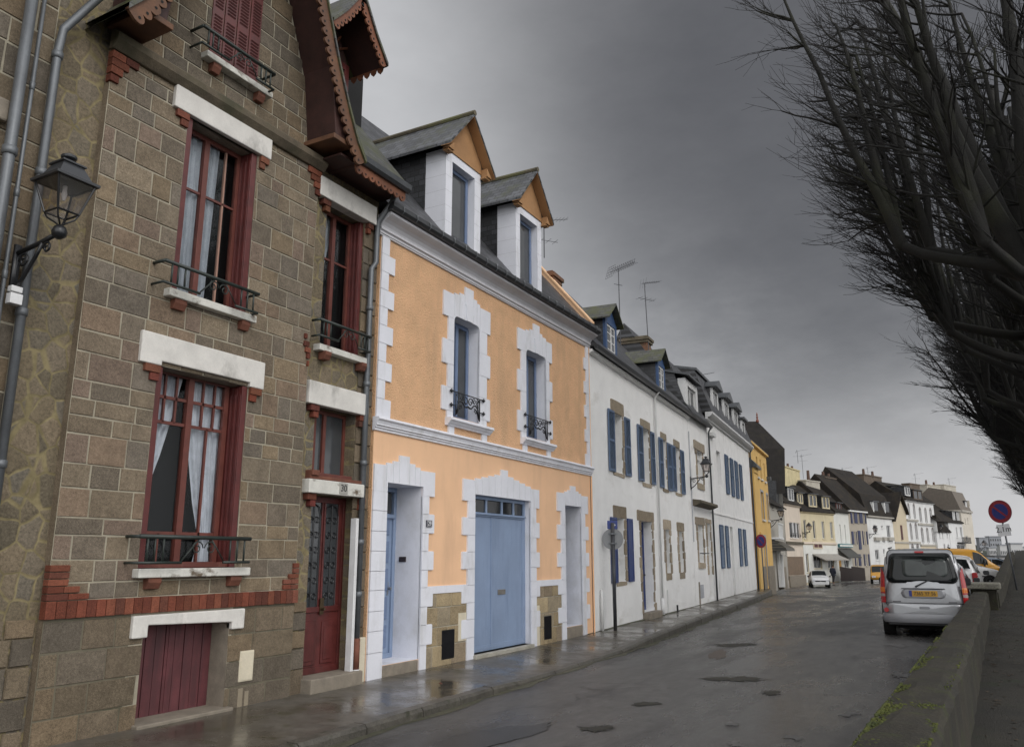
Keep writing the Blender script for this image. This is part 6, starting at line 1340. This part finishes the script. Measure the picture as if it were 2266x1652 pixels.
for x in (-.52,.54): skin(MB(),rr_poly(x-.08,x+.08,.715,.735,.008),.008).build('badge_bar',mat('badge_dark',(.06,.06,.065),.4,.1),tgp)
sk=MB(); skin(sk,rr_poly(-.745,.745,.69,.70,.004),.003).build('panel_gap',blackm,tgp)
skin(MB(),rr_poly(-.70,.70,.44,.685,.06),.012).build('lower_tailgate',silverd if False else silver,tgp,smooth=True)
skin(MB(),rr_poly(-.10,.10,.585,.635,.024),.018).build('tailgate_handle',silverd,tgp,smooth=True)
bmp=MB(); P_=[(-.83,.16),(-.80,-.02),(-.72,-.075),(-.4,-.10),(0,-.105),(.4,-.10),(.72,-.075),(.80,-.02),(.83,.16)]
vs=[];lv=[(.30,.97),(.34,1.0),(.43,1.01),(.48,.99)]
for z,f in lv: vs+= [(x*f,y_*1.0-(.0 if f<1 else .012),z) for x,y_ in P_]
k=len(P_); bmp.add(vs,[(j*k+i,j*k+i+1,(j+1)*k+i+1,(j+1)*k+i) for j in range(3) for i in range(k-1)]); bmp.build('rear_bumper',silverd,van,smooth=True)
MB().box(-.72,.72,-.06,.12,.24,.31).build('bumper_apron',trim,van,bevel=.02)
for s in (-1,1):
    # tall tail lamps on the rear corners
    lm=MB()
    def tail(z0,z1,m,nm,par=van):
        N=8; vs=[]
        for i in range(N+1):
            z=z0+(z1-z0)*i/N; q=(z-.70)/(1.42-.70); wtop=max(0,min(1,q)); out=.815-.02*wtop-.045*max(0,wtop-.4); inn=.735-.01*wtop-.02*wtop**3+(.06*max(0,(wtop-.82)/.18)); 
            yb_=tg(inn,z)-.02
            vs+= [(s*inn,yb_,z),(s*(inn+out)/2,yb_+.004,z),(s*(out+.012),yb_+.05,z),(s*(out+.025),yb_+.16+.05*wtop,z)]
        return MB().add(vs,[(j*4+i,j*4+i+1,j*4+5+i,j*4+4+i) for j in range(N) for i in range(3)]).build(nm,m,par,smooth=True)
    a=tail(.70,1.42,lred,'tail_light'); tail_o=tail(.92,1.02,lor,'indicator',a); tail_w=tail(.83,.885,mat_glass('reversing_lamp',(.26,.22,.21),.1,.15,12.,.6),'reversing_light',a)
    for ch in (tail_o,tail_w): ch.scale=(1.004,1,1); ch.location=(0,-.004,0)
    MB().lathe([(.045,-.115),(.05,-.10),(.05,-.05)],(s*.74,0,.55),14,axis='y').build('reflector',lred,van)
    MB().prism(rr_poly(s*(.93 if s>0 else .87)-.10,s*(.93 if s>0 else .87)+.08,1.0,1.17,.05),2.55,2.62).box(s*.86-.06,s*.86+.06,2.56,2.6,1.02,1.06).build('door_mirror',trim,van,bevel=.02)
    MB().tube([(s*.60,.35,1.83),(s*.60,2.1,1.87)],.016,6).build('roof_rail',trim,van)
    MB().box(s*.842-.006,s*.842+.006,.45,3.1,.62,.70).build('side_moulding',trim,van,bevel=.004); MB().box(s*.84-.006,s*.84+.012,1.2,1.38,.92,.96).build('door_handle',trim,van,bevel=.004)
MB().box(-.55,.55,.2,3.6,.16,.30).build('underbody',blackm,van)
# --- hatchbacks and vans beyond
hatch=[(0,.34,.86,.92,.93,.90),(.05,.28,.88,1.02,.88,.955),(.28,.25,.90,1.36,.76,.985),(.6,.24,.90,1.42,.74,1.),(1.5,.24,.89,1.45,.74,1.),(1.95,.24,.89,1.42,.74,1.),(2.75,.24,.90,1.0,.82,1.),(3.3,.25,.84,.90,.84,.97),(3.65,.28,.72,.78,.84,.90),(3.75,.34,.56,.62,.84,.82)]
def hatchback(label,loc,rz,paint,name='hatchback',platem=plateY,W=1.62,sc=1.):
    t=car(name,label,'car',loc,rz,3.75,W,hatch,paint,(.62,3.05),.28,sideglass=[(2.3,3.95),(4.05,5.75)],ws=(6,5,.02,-.02),rw=(1,2,.06,-.04))
    h=W/2
    for s in (-1,1):
        MB().prism(rr_poly(*sorted((s*(h-.02),s*(h-.15))),.68,.98,.03),-.02,.10).build('tail_light',lred,t,bevel=.01)
        MB().prism(rr_poly(*sorted((s*(h-.10),s*(h-.40))),.56,.70,.04),3.60,3.73).build('headlight',lwh,t,bevel=.01)
        MB().prism(rr_poly(*sorted((s*(h+.02),s*(h+.18))),.88,1.0,.04),2.35,2.43).build('door_mirror',trim,t,bevel=.01)
        MB().box(s*(h+.0)-.008,s*(h+.0)+.008,.5,3.1,.50,.56).build('side_moulding',trim,t)
    MB().box(-.26,.26,-.045,-.02,.62,.73).build('number_plate',platem,t); MB().box(-.26,.26,3.74,3.765,.40,.50).build('number_plate',plateW,t)
    MB().prism(rr_poly(-h*.55,h*.55,.50,.62,.04),3.66,3.745).build('grille',trim,t); MB().prism(rr_poly(-h*.92,h*.92,.28,.50,.08),-.09,.10).build('rear_bumper',paint,t,bevel=.02); MB().prism(rr_poly(-h*.86,h*.86,.26,.46,.08),3.62,3.80).build('front_bumper',paint,t,bevel=.02)
    t.scale=(sc,)*3; return t
lsil=carpaint('pale_silver_paint',(.42,.43,.45)); cwh=carpaint('white_car_paint',(.60,.60,.60)); gry=carpaint('blue_grey_paint',(.12,.15,.19)); amber=carpaint('amber_paint',(.52,.25,.012),.35)
hatchback('pale silver hatchback parked just ahead of the silver van',(-.93,25.0,roadz(0,25)),R(-2),lsil,sc=1.06)
hatchback('white hatchback with tall red tail lamps, third in the line by the parapet',(-.72,30.4,roadz(0,33)),R(-3),cwh,W=1.56,sc=1.18)
hatchback('white car parked nose in towards the parapet, below the amber van',(-2.35,55.5,roadz(0,55)),R(-88),cwh,sc=1.06)
hatchback('blue grey car parked nose in beyond the amber van',(-.2,74,roadz(0,74)),R(-86),gry,sc=1.1)
hatchback('dark grey car at the far end of the line by the parapet',(1.2,81.,roadz(0,81)),R(-82),carpaint('dark_grey_paint',(.06,.065,.07)))
p=atd(1808,1275,73); q_=Vector((p.x,p.y,0)); q_=q_+q_.normalized()*1.9; hatchback('small white hatchback facing the camera in front of the cream yellow shop',(q_.x,q_.y,roadz(p.x,p.y)+.02),math.atan2(p.x,-p.y)+R(4),cwh)
p=atd(2190,1225,118); hatchback('pale car parked far off before the harbour hedge',(p.x,p.y,-.9),R(-60),lsil)
vst=[(0,.42,1.15,1.25,.95,.93),(.04,.38,1.15,2.2,.90,.985),(.15,.36,1.15,2.32,.88,1.),(1.6,.36,1.15,2.34,.88,1.),(3.1,.36,1.15,2.32,.87,1.),(3.55,.36,1.14,2.18,.84,1.),(4.25,.36,1.13,1.28,.86,.99),(4.75,.38,1.0,1.06,.86,.95),(4.95,.45,.8,.86,.86,.88)]
amv=car('amber_van','tall amber panel van parked nose in, rising behind the cars by the parapet','van',(-2.85,64.5,roadz(0,64)),R(-85),4.95,1.95,vst,amber,(.95,4.0),.33,sideglass=[(4.05,5.6)],ws=(6,5,.02,-.04),group='parked cars')
for s in (-1,1):
    MB().prism(rr_poly(*sorted((s*1.0,s*1.2)),1.1,1.35,.04),3.7,3.8).build('door_mirror',trim,amv); MB().box(s*.968-.012,s*.968+.012,.5,2.9,1.62,1.66).box(s*.968-.012,s*.968+.012,2.9,2.94,1.45,1.66).build('door_rail',trim,amv); MB().prism(rr_poly(*sorted((s*.45,s*.82)),.72,.95,.05),4.82,4.97).build('headlight',lwh,amv); MB().prism(rr_poly(*sorted((s*.80,s*.92)),.75,1.25,.03),-.03,.06).build('tail_light',lred,amv)
MB().prism(rr_poly(-.9,.9,.40,.62,.08),4.85,5.05).build('front_bumper',trim,amv); amv.scale=(.95,.97,.94)
p=atd(1945,1260,84); q_=Vector((p.x,p.y,0)); q_=q_+q_.normalized()*2.4; ov=car('amber_van','distant amber van, half hidden by the silver van, parked before the white house','van',(q_.x,q_.y,roadz(q_.x,q_.y)),math.atan2(p.x,-p.y),3.9,1.75,[(a,b,c*.86,d*.8,e,f) for a,b,c,d,e,f in vst[:-2]]+[(4.6,.38,.88,.95,.86,.95),(4.8,.45,.7,.76,.86,.88)],amber,(.9,3.6),.31,sideglass=[(4.05,5.6)],ws=(6,5,.02,-.04))
for s in (-1,1): MB().prism(rr_poly(*sorted((s*.35,s*.72)),.62,.8,.05),4.7,4.83).build('headlight',lwh,ov)
# ================================================================== the walker
p=atd(1846,1294,82); px_,py_=p.x,p.y
pe=thing('person','walker in dark jacket and black trousers, hands in pockets, beside the white hatchback','person',(px_,py_,roadz(px_,py_)),R(150))
pe.scale=(1.12,1.05,1.05)
def skin_body(name,verts,edges,radii,m,parent,lv=2):
    me=D2.meshes.new(name); me.from_pydata(verts,edges,[]); o=D2.objects.new(name,me); COL.objects.link(o); o.parent=parent
    me.materials.append(m)
    md=o.modifiers.new('skin','SKIN'); 
    if not me.skin_vertices: 
        bpy.context.view_layer.objects.active=o
        bpy.context.view_layer.update()
    if me.skin_vertices:
        for i,r_ in enumerate(radii): me.skin_vertices[0].data[i].radius=(r_,r_*.85)
        me.skin_vertices[0].data[0].use_root=True
    s_=o.modifiers.new('sub','SUBSURF'); s_.levels=s_.render_levels=lv; return o
V=[(0,0,.95),(0,.0,1.18),(0,.02,1.38),(0,.01,1.50),(0,-.01,1.58),(0,-.02,1.67),(0,-.02,1.75),
   (.10,0,.90),(.11,-.10,.50),(.12,-.02,.09),(.12,-.17,.05),(-.10,0,.90),(-.10,.10,.50),(-.11,.22,.12),(-.11,.08,.05),
   (.19,.02,1.42),(.27,.06,1.15),(.21,-.06,.95),(-.19,.02,1.42),(-.27,.06,1.15),(-.21,-.06,.95)]
E_=[(0,1),(1,2),(2,3),(3,4),(4,5),(5,6),(0,7),(7,8),(8,9),(9,10),(0,11),(11,12),(12,13),(13,14),(2,15),(15,16),(16,17),(2,18),(18,19),(19,20)]
Rr=[.15,.15,.16,.075,.06,.10,.075,.10,.075,.055,.04,.10,.075,.055,.04,.075,.06,.05,.075,.06,.05]
skinm=mat('skin_tone',(.36,.2,.14),.6,.1); jack=mat('dark_jacket',(.020,.024,.042),.8,.2,8,60,.3); trou=mat('black_trousers',(.010,.010,.012),.8,.2)
skin_body('body',V,E_,Rr,skinm,pe)
skin_body('jacket',V[:4]+V[15:21]+[(0,0,.84)],[(0,1),(1,2),(2,3),(2,4),(4,5),(5,6),(2,7),(7,8),(8,9),(0,10)],[.20,.20,.20,.10,.10,.085,.075,.10,.085,.075,.20],jack,pe)
skin_body('trousers',[V[0]]+V[7:10]+V[11:14],[(0,1),(1,2),(2,3),(0,4),(4,5),(5,6)],[.16,.12,.095,.085,.12,.095,.085],trou,pe)
MB().lathe([(.02,1.80),(.085,1.775),(.105,1.71),(.10,1.66),(.06,1.64)],(0,0.0,0),12).build('hair',mat('dark_hair',(.03,.022,.018),.8,.2),pe,smooth=True)
for s in (-.04,.04): MB().lathe([(.012,0),(.012,.006)],(s,-.115,1.69),6,axis='y').build('eye',blackm,pe)
MB().prism([(-.012,1.64),(.012,1.64),(0,1.68)],-.13,-.1).build('nose',skinm,pe)
# ================================================================== television aerials
def aerial(label,base,h,kind=0,rz=0,lean=0.):
    t=thing('tv_aerial',label,'aerial',base,rz); t.rotation_euler=(0,lean,rz); m=mat('aerial_metal',(.06,.06,.065),.4,.2,metal=.5)
    MB().tube([(0,0,-.4),(0,0,h)],.016,6).build('mast',m,t)
    a=MB()
    if kind==0:
        a.tube([(-.35,0,h-.22),(.75,0,h+.38)],.009,4)
        for k in range(11):
            f=k/10; x=-.15+.85*f; z=h-.11+.46*f
            for s in (-1,1): a.tube([(x-.05,s*.14,z+.1),(x,0,z),(x+.06,s*.16,z-.06)],.007,4)
        for yy in (-.22,-.11,.0,.11,.22):
            a.tube([(-.42,yy,h-.42),(-.28,yy,h+.02)],.006,3); 
        for q in range(5): a.tube([(-.42+.035*q,-.22,h-.42+.11*q),(-.42+.035*q,.22,h-.42+.11*q)],.006,3)
        a.tube([(-.2,0,h-.62),(.15,0,h-.62)],.01,4)
    else:
        a.tube([(-.1,0,h),(.8,0,h+.2)],.008,4)
        for k in range(7): x=.0+k*.12; a.tube([(x,-.18,h+.022+.027*k),(x,.18,h+.022+.027*k)],.005,3)
        a.tube([(-.35,0,h-.6),(.45,0,h-.6)],.008,3)
        for k in range(4): a.tube([(-.3+k*.22,-.2,h-.6),(-.3+k*.22,.2,h-.6)],.006,3)
        for yy in (-.15,0,.15): a.tube([(-.12,yy,h-.2),(-.02,yy,h+.2)],.005,3)
    a.build('antenna',m,t); return t
def onH(H,u,v,y):
    n=(-H.d[1],H.d[0]); P2=(H.P[0]+n[0]*y,H.P[1]+n[1]*y); s,z=onplane(u,v,P2,H.d); return H.world(s,y,z)
z6=lambda x,y:((1980+x/2.065)*.629,(850+y/2.065)*.629)
b=onH(HA,*z6(417,640),1.8); tp=onH(HA,*z6(403,165),1.8); aerial('tallest roof aerial, a tilted comb of elements on a mast behind the first blue dormer',(b.x,b.y,b.z-.9),tp.z-b.z+.75,0,1.0,R(0))
b=onH(HB_,*z6(622,750),1.3); tp=onH(HB_,*z6(598,300),1.3); aerial('slim leaning aerial fixed to the brick chimney of the white houses',(b.x,b.y,b.z),tp.z-b.z,1,1.1,R(-2.))
b=onH(HO,1204,528,2.6); aerial('aerial poking out behind the right gabled dormer of the orange house',(b.x,b.y,b.z-.2),.75,1,.9)
b=onH(HC,*z6(1005,970),2.2); aerial('low aerial on the roof where the white houses meet',(b.x,b.y,b.z-.4),.4,1,.8)
for (uv0,uv1,H,y,lab) in ((zA(492,170),zA(488,80),H1,2.8,'left aerial of the two on the big cream chimney'),(zA(548,330),zA(540,130),H1,3.4,'right aerial of the two beside the big cream chimney'),(zB(268,275),zB(265,115),H5,3.4,'aerial beside the brown chimney above the blue shuttered house'),(zB(1265,300),zB(1258,190),H9,3.5,'aerial above the arched houses'),(zB(1730,320),zB(1730,270),H10,6.5,'aerial on the pale chimney stack near the end of the row'),(zB(605,180),zB(605,140),H6,4.6,'short aerial on the widest brown chimney')):
    b=onH(H,*uv0,y); tp=onH(H,*uv1,y); aerial(lab,(b.x,b.y,b.z),max(.8,tp.z-b.z),1,.3).scale=(1.5,1.5,1)
# ================================================================== pollarded trees
bark=mat('bark',(.011,.0105,.0085),.9,.35,5,50,.7,bdist=.02,stain=(.020,.021,.011),stains=(.5,.65)); twigm=mat('twig_bark',(.007,.006,.0055),.85,.3,3,40,.2)
def rot(v,ax,a): 
    ax=ax.normalized(); return v*math.cos(a)+ax.cross(v)*math.sin(a)+ax*ax.dot(v)*(1-math.cos(a))
def pollard(seed,dens=1.,rough_near=True,tw=.0075):
    r=random.Random(seed); tr=MB(); cr=MB(); tg_=MB()
    # trunk with a swollen head
    tr.tube([(0,0,-.3),(.02,.02,1.2),(-.03,.03,3.),(-.08,0,4.4),(-.1,0,5.0),(-.1,0,5.4)],[.30,.24,.22,.25,.36,.30],12,cap=True)
    def shoot(p,d,L_,r0,r1,n=5,curve=.12,up=.25,m=tg_,sides=3):
        pts=[Vector(p)]; v=Vector(d).normalized(); rs=[r0]
        for k in range(n):
            v=(v+Vector((r.gauss(0,curve),r.gauss(0,curve),r.gauss(0,curve)+up/n))).normalized(); pts.append(pts[-1]+v*L_/n); rs.append(r0+(r1-r0)*(k+1)/n)
        m.tube(pts,rs,sides,cap=False); return pts,v
    def twigs(p,d,n,L0,L1,rad,spread=.5):
        for _ in range(n):
            v=Vector(d)+Vector((r.gauss(0,spread),r.gauss(0,spread),r.gauss(0,spread*.7)+.12)); Ln=r.uniform(L0,L1)
            pts,vv=shoot(p,v,Ln,rad,rad*.45,4,.10,.25)
            if r.random()<.7:
                for _k in range(r.randint(1,3)):
                    q=pts[r.randint(1,3)]; shoot(q,vv+Vector((r.gauss(0,.5),r.gauss(0,.5),r.gauss(0,.35))),Ln*r.uniform(.25,.5),rad*.6,rad*.35,3,.12,.15)
    limbs=[]
    nl=9
    for k in range(nl):
        a=2*math.pi*k/nl+r.uniform(-.25,.25); lean=r.uniform(.12,.46) if k%3 else r.uniform(.02,.2)
        d=Vector((math.cos(a)*lean,math.sin(a)*lean,1))
        st_=Vector((-.1+.22*math.cos(a),.22*math.sin(a),5.1+r.uniform(-.1,.3)))
        pts,v=shoot(st_,d,r.uniform(4.8,6.2),r.uniform(.12,.19),.05,8,.05,.3,cr,8); limbs.append(pts)
    # low sideways arms carrying knuckles
    arms=[]
    for k in range(8):
        a=2*math.pi*k/8+r.uniform(-.3,.3); d=Vector((math.cos(a),math.sin(a),r.uniform(.10,.55)))
        pts,v=shoot((-.1+.25*math.cos(a),.25*math.sin(a),r.uniform(4.9,5.9)),d,r.uniform(1.2,2.0),.10,.07,5,.08,.35,cr,7); arms.append(pts)
        e=pts[-1]; cr.lathe([(.03,-.09),(.085,-.04),(.09,.03),(.03,.09)],tuple(e),7)
        for _ in range(int(9*dens)):
            twigs(e+Vector((r.uniform(-.08,.08),r.uniform(-.08,.08),0)),Vector((math.cos(a)*.55,math.sin(a)*.55,.75)),1,.8,1.9,tw*1.25,.33)
        for _ in range(4):
            w=d*.16+Vector((r.gauss(0,.15),r.gauss(0,.15),1)); p2,v2=shoot(e,w,r.uniform(3.2,5.2),r.uniform(.055,.10),.022,9,.035,.15,cr,6); limbs.append(p2)
    for pts in limbs:
        for i in range(1,len(pts)):
            p=pts[i]; 
            for _ in range(r.choice((1,2,2,3)) if dens<.9 else r.choice((2,2,3))):
                out=Vector((p.x+.1,p.y,0)); out=out.normalized() if out.length>.15 else Vector((r.gauss(0,1),r.gauss(0,1),0)).normalized()
                ao=r.gauss(0,.75); out=rot(out,Vector((0,0,1)),ao)
                if r.random()<.8 and (out.x>.15 if dens<1 else abs(out.x)<0): continue
                d=out*1.0+Vector((0,0,r.uniform(.25,.85)))
                L_=r.uniform(.4,1.1)*(1. if p.z<8.5 else .8)
                q,v=shoot(p,d,L_,.024,.012,4,.12,.15,cr,4)
                # stay inside the clipped hedge line, then brush out with fine shoots
                for qq in q[1:]: twigs(qq,v*.9+out*.25,1 if r.random()<dens else 2 if dens>1 else 0,.4,1.0,tw,.34)
                twigs(q[-1],v,2,.5,1.15,tw,.28)
    return tr,cr,tg_
TG='pollarded trees along the promenade'
def place(meshes,x,y,rz,label,sc=1.):
    t=thing('pollarded_tree',label,'tree',(x,y,promz(0,y)-.3),rz,TG); t.scale=(sc,)*3
    for nm,me in meshes:
        o=D2.objects.new(nm,me); COL.objects.link(o); o.parent=t
    return t
def bake(seed,dens,tw):
    a,b,c=pollard(seed,dens,tw=tw); out=[]
    for nm,mb,m in (('trunk',a,bark),('limbs',b,bark),('crown',c,twigm)):
        me=D2.meshes.new(nm); me.from_pydata(mb.v,[],mb.f); me.materials.append(m); me.polygons.foreach_set('use_smooth',[True]*len(me.polygons)); me.update(); out.append((nm,me))
    return out
T1=bake(3,.74,.006); T2=bake(8,.68,.0072); T3=bake(21,1.1,.0105)
spots=[(12.4,T1,0),(17.0,T2,1.1),(21.8,T2,2.4),(26.6,T2,3.9),(31.6,T3,.4),(37,T3,2.0),(43,T3,3.3),(49.5,T3,5.),(56.5,T3,1.),(64,T3,2.6),(72,T3,4.2),(81,T3,.2),(90,T3,3.),(100,T3,1.7)]
names=['nearest pollarded tree, its thick limbs filling the upper right corner','second pollarded tree along the promenade','third pollarded tree along the promenade','fourth pollarded tree, just before the no parking sign']
for i,(y,T,rz) in enumerate(spots):
    lab=names[i] if i<4 else 'bare pollarded tree merging into the far dark row over the promenade'
    place(T,1.52+.066*(y-12)+(.25 if y>40 else 0),y,0 if i==0 else rz,lab)
# ================================================================== far shore
hillm=mat_ground('distant_wood',(.045,.055,.045),(.075,.085,.065),.03,.9,.5,.3)
for nm,u0,u1,vt,Z,sd in (('hill',2120,2330,1213,420,1),('hill',2100,2340,1203,620,2)):
    r=random.Random(sd); a=atd(u0,1231,Z);b=atd(u1,1231,Z); N=60; d=(b-a)/N; nrm=Vector((-d.y,d.x,0)).normalized()
    mb=MB(); ztop=atd((u0+u1)/2,vt,Z).z; vs=[]
    rows=((0,-1.6),(.25,.35),(.5,.7),(.75,.95),(1.,1.))
    for (f,hz) in rows:
        for k in range(N+1): 
            q=a+d*k+nrm*f*Z*.25; hh=(ztop)*(.8+.25*math.sin(k*.21+sd)+.12*math.sin(k*.77)+r.uniform(-.08,.08)); vs.append((q.x,q.y,-1.6 if hz<0 else hh*hz))
    mb.add(vs,[(j*(N+1)+k,j*(N+1)+k+1,(j+1)*(N+1)+k+1,(j+1)*(N+1)+k) for j in range(4) for k in range(N)])
    tag(mb.build(nm,hillm,smooth=True,fix=False),kind='structure')
tm=[mat('far_town_white',(.42,.42,.42),.9,.1,.1,2,0),mat('far_town_grey',(.24,.25,.27),.9,.1,.1,2,0)]
for i,(u,vt,wd,ft,Z,lab) in enumerate([(2176,1190,20,0,560,'grey tower block on the far shore, left of two'),(2202,1187,26,0,570,'grey tower block on the far shore, right of two'),(2222,1206,20,1,380,'long low grey building on the far shore below the towers'),(2249,1203,26,0,330,'pale terrace of houses on the far shore at the right edge'),(2196,1212,16,1,360,'small grey building on the far shore above the hedge'),(2262,1211,24,1,330,'white shed on the far shore at the right edge, lowest there')]):
    p=atd(u,vt,Z); w=wd/1790*Z; H_=House('far_building',lab,'building',(p.x,p.y),R(-61),0.)
    H_.b(MB().box(-w/2,w/2,0,w*.6,-1.6,p.z),'wall',tm[1-ft] if i!=3 else tm[0]); 
    fl=MB(); nfl=max(2,int((p.z+1.)/3.2))
    for k in range(nfl):
        z=-.4+k*3.2
        if z+1.6<p.z: 
            for j in range(5): fl.box(-w/2+w*(j+.25)/5,-w/2+w*(j+.75)/5,-.1,.02,z,z+1.5)
    H_.b(fl,'windows' if False else 'window_band',darkwin); H_.b(MB().box(-w/2-.3,w/2+.3,-.3,w*.6+.3,p.z,p.z+.5),'roof',tm[1])
# clipped hedge and a boarded hut at the end of the road
def leafy(name,label,cat,loc,sz,n,m,seed):
    r=random.Random(seed); mb=MB()
    for _ in range(n):
        x,y,z=r.uniform(-1,1)*sz[0],r.uniform(-1,1)*sz[1],r.random()**.7*sz[2]*(.85+.15*math.sin(r.uniform(0,9)))
        q=r.uniform(.08,.22); a=Vector((r.gauss(0,1),r.gauss(0,1),r.gauss(0,1))).normalized(); b=a.orthogonal().normalized(); c=a.cross(b); p=Vector((x,y,z))
        mb.add([p+b*q,p+c*q*.6,p-b*q,p-c*q*.6],[(0,1,2,3)])
    t=thing(name,label,cat,loc,R(-60)); mb.build('foliage',m,t,fix=False); s_=MB()
    for k in range(6): s_.tube([(-sz[0]+k*sz[0]*.4,0,-.2),(-sz[0]+k*sz[0]*.4+.1,0,sz[2]*.7)],.05,5)
    s_.build('stem',bark,t); return t
hm=mat('hedge_leaf',(.05,.06,.025),.8,.4,2,20,.2)
p=atd(2182,1231,112); leafy('hedge','dark green hedge at the end of the road past the apartment block','hedge',(p.x,p.y,-.9),(3.4,.8,2.3),2600,hm,4)
p=atd(2203,1231,108); t=thing('hut','small white kiosk beside the hedge near the sign post','hut',(p.x,p.y,-.9),R(-60)); MB().box(-1.1,1.1,-.8,.8,0,2.6).box(-1.,-.1,-.84,-.8,.1,2.2).build('wall',tm[0],t); MB().box(-1.3,1.3,-1,1,2.6,2.8).build('roof',zincd,t); MB().box(.2,.9,-.83,-.8,1.,2.0).build('window',darkwin,t)
# ================================================================== light and sky
w=D2.worlds.new('World'); scene.world=w; w.use_nodes=True; nt=w.node_tree; bg=nt.nodes['Background']
tc=nd(nt,'ShaderNodeTexCoord').outputs['Generated']
SUN_EL,SUN_AZ=R(48),R(62)   # behind the clouds, over the harbour to the right of the camera
sky=nd(nt,'ShaderNodeTexSky',sky_type='NISHITA',sun_disc=False,sun_elevation=SUN_EL,sun_rotation=SUN_AZ,air_density=1.,dust_density=4.)
skys=nd(nt,'ShaderNodeVectorMath',operation='SCALE',i={'Scale':.06}); L(nt,sky.outputs[0],skys.inputs[0])
sep=nd(nt,'ShaderNodeSeparateXYZ'); L(nt,tc,sep.inputs[0])
mp=nd(nt,'ShaderNodeMapping',i={'Scale':(1.,1.,2.1),'Rotation':(.15,.1,.4)}); L(nt,tc,mp.inputs[0])
n1=noise(nt,mp.outputs[0],1.5,5,.55); n2=noise(nt,mp.outputs[0],4.2,6,.6)
def dotn(v,lo,hi):
    d=nd(nt,'ShaderNodeVectorMath',operation='DOT_PRODUCT',i={1:v}); L(nt,tc,d.inputs[0])
    m_=nd(nt,'ShaderNodeMapRange',interpolation_type='SMOOTHSTEP',i={1:lo,2:hi}); L(nt,d.outputs['Value'],m_.inputs[0]); return m_.outputs[0]
# heavy bank ahead over the street, thinner cloud behind the houses and low to the horizon; unseen sky behind the camera made brighter to light the fronts
n3=noise(nt,mp.outputs[0],2.6,7,.62)
cl=ramp(nt,n1,[(.34,(.17,.173,.183)),(.50,(.30,.303,.313)),(.66,(.52,.523,.53))])
cl=mixc(nt,.5,cl,ramp(nt,n3,[(.36,(.15,.153,.163)),(.5,(.30,.303,.313)),(.62,(.54,.542,.55))]))
hz=nd(nt,'ShaderNodeMapRange',interpolation_type='SMOOTHSTEP',i={1:.0,2:.30,3:.85,4:0.}); L(nt,sep.outputs[2],hz.inputs[0])
cl=mixc(nt,hz.outputs[0],cl,mixc(nt,n3,(.40,.40,.41),(.56,.56,.57)))
def dirv(u,v): 
    d=Vector(ray(u,v)).normalized(); return (d.x,d.y,d.z)
cl=mixc(nt,1.,cl,(1.27,1.27,1.27),'MULTIPLY'); lw=dotn(dirv(760,160),.84,.985); cl=mixc(nt,lw,cl,mixc(nt,n3,(.42,.425,.44),(.74,.745,.76)))
dk=dotn(dirv(1880,40),.86,.99); cl=mixc(nt,dk,cl,mixc(nt,n3,(.07,.071,.078),(.19,.191,.20)))
bk=dotn((.80,-.50,.33),-.05,.75); cl=mixc(nt,bk,cl,mixc(nt,n1,(1.8,1.82,1.88),(2.5,2.5,2.5)))
up=dotn((.35,-.1,.93),.62,.97); cl=mixc(nt,up,cl,(1.05,1.06,1.1))
tot=mixc(nt,.10,cl,skys.outputs[0]); L(nt,tot,bg.inputs[0]); bg.inputs[1].default_value=1.
sd=D2.lights.new('sun','SUN'); sd.energy=.9; sd.angle=R(25); sd.color=(1,.965,.92); so=D2.objects.new('sun',sd); COL.objects.link(so)
sv=Vector((math.sin(SUN_AZ)*math.cos(SUN_EL),math.cos(SUN_AZ)*math.cos(SUN_EL),math.sin(SUN_EL))); sv=Vector((.72,-.28,.64)).normalized(); so.rotation_euler=sv.to_track_quat('Z','Y').to_euler()
el=math.asin(sv.z); az=math.atan2(sv.x,sv.y); sky.sun_elevation=el; sky.sun_rotation=az
# ================================================================== camera
cd=D2.cameras.new('camera'); cam=D2.objects.new('camera',cd); COL.objects.link(cam); scene.camera=cam
cd.sensor_width=36; cd.lens=36*1790/2266; cd.clip_start=.05; cd.clip_end=6000
fwd=Vector((fx*ct,fy*ct,st)); cam.location=(0,0,CH); cam.rotation_euler=fwd.to_track_quat('-Z','Y').to_euler()
vs_=scene.view_settings; vs_.view_transform='Standard'; vs_.look='None'; vs_.gamma=1; vs_.use_curve_mapping=False; vs_.exposure=0.
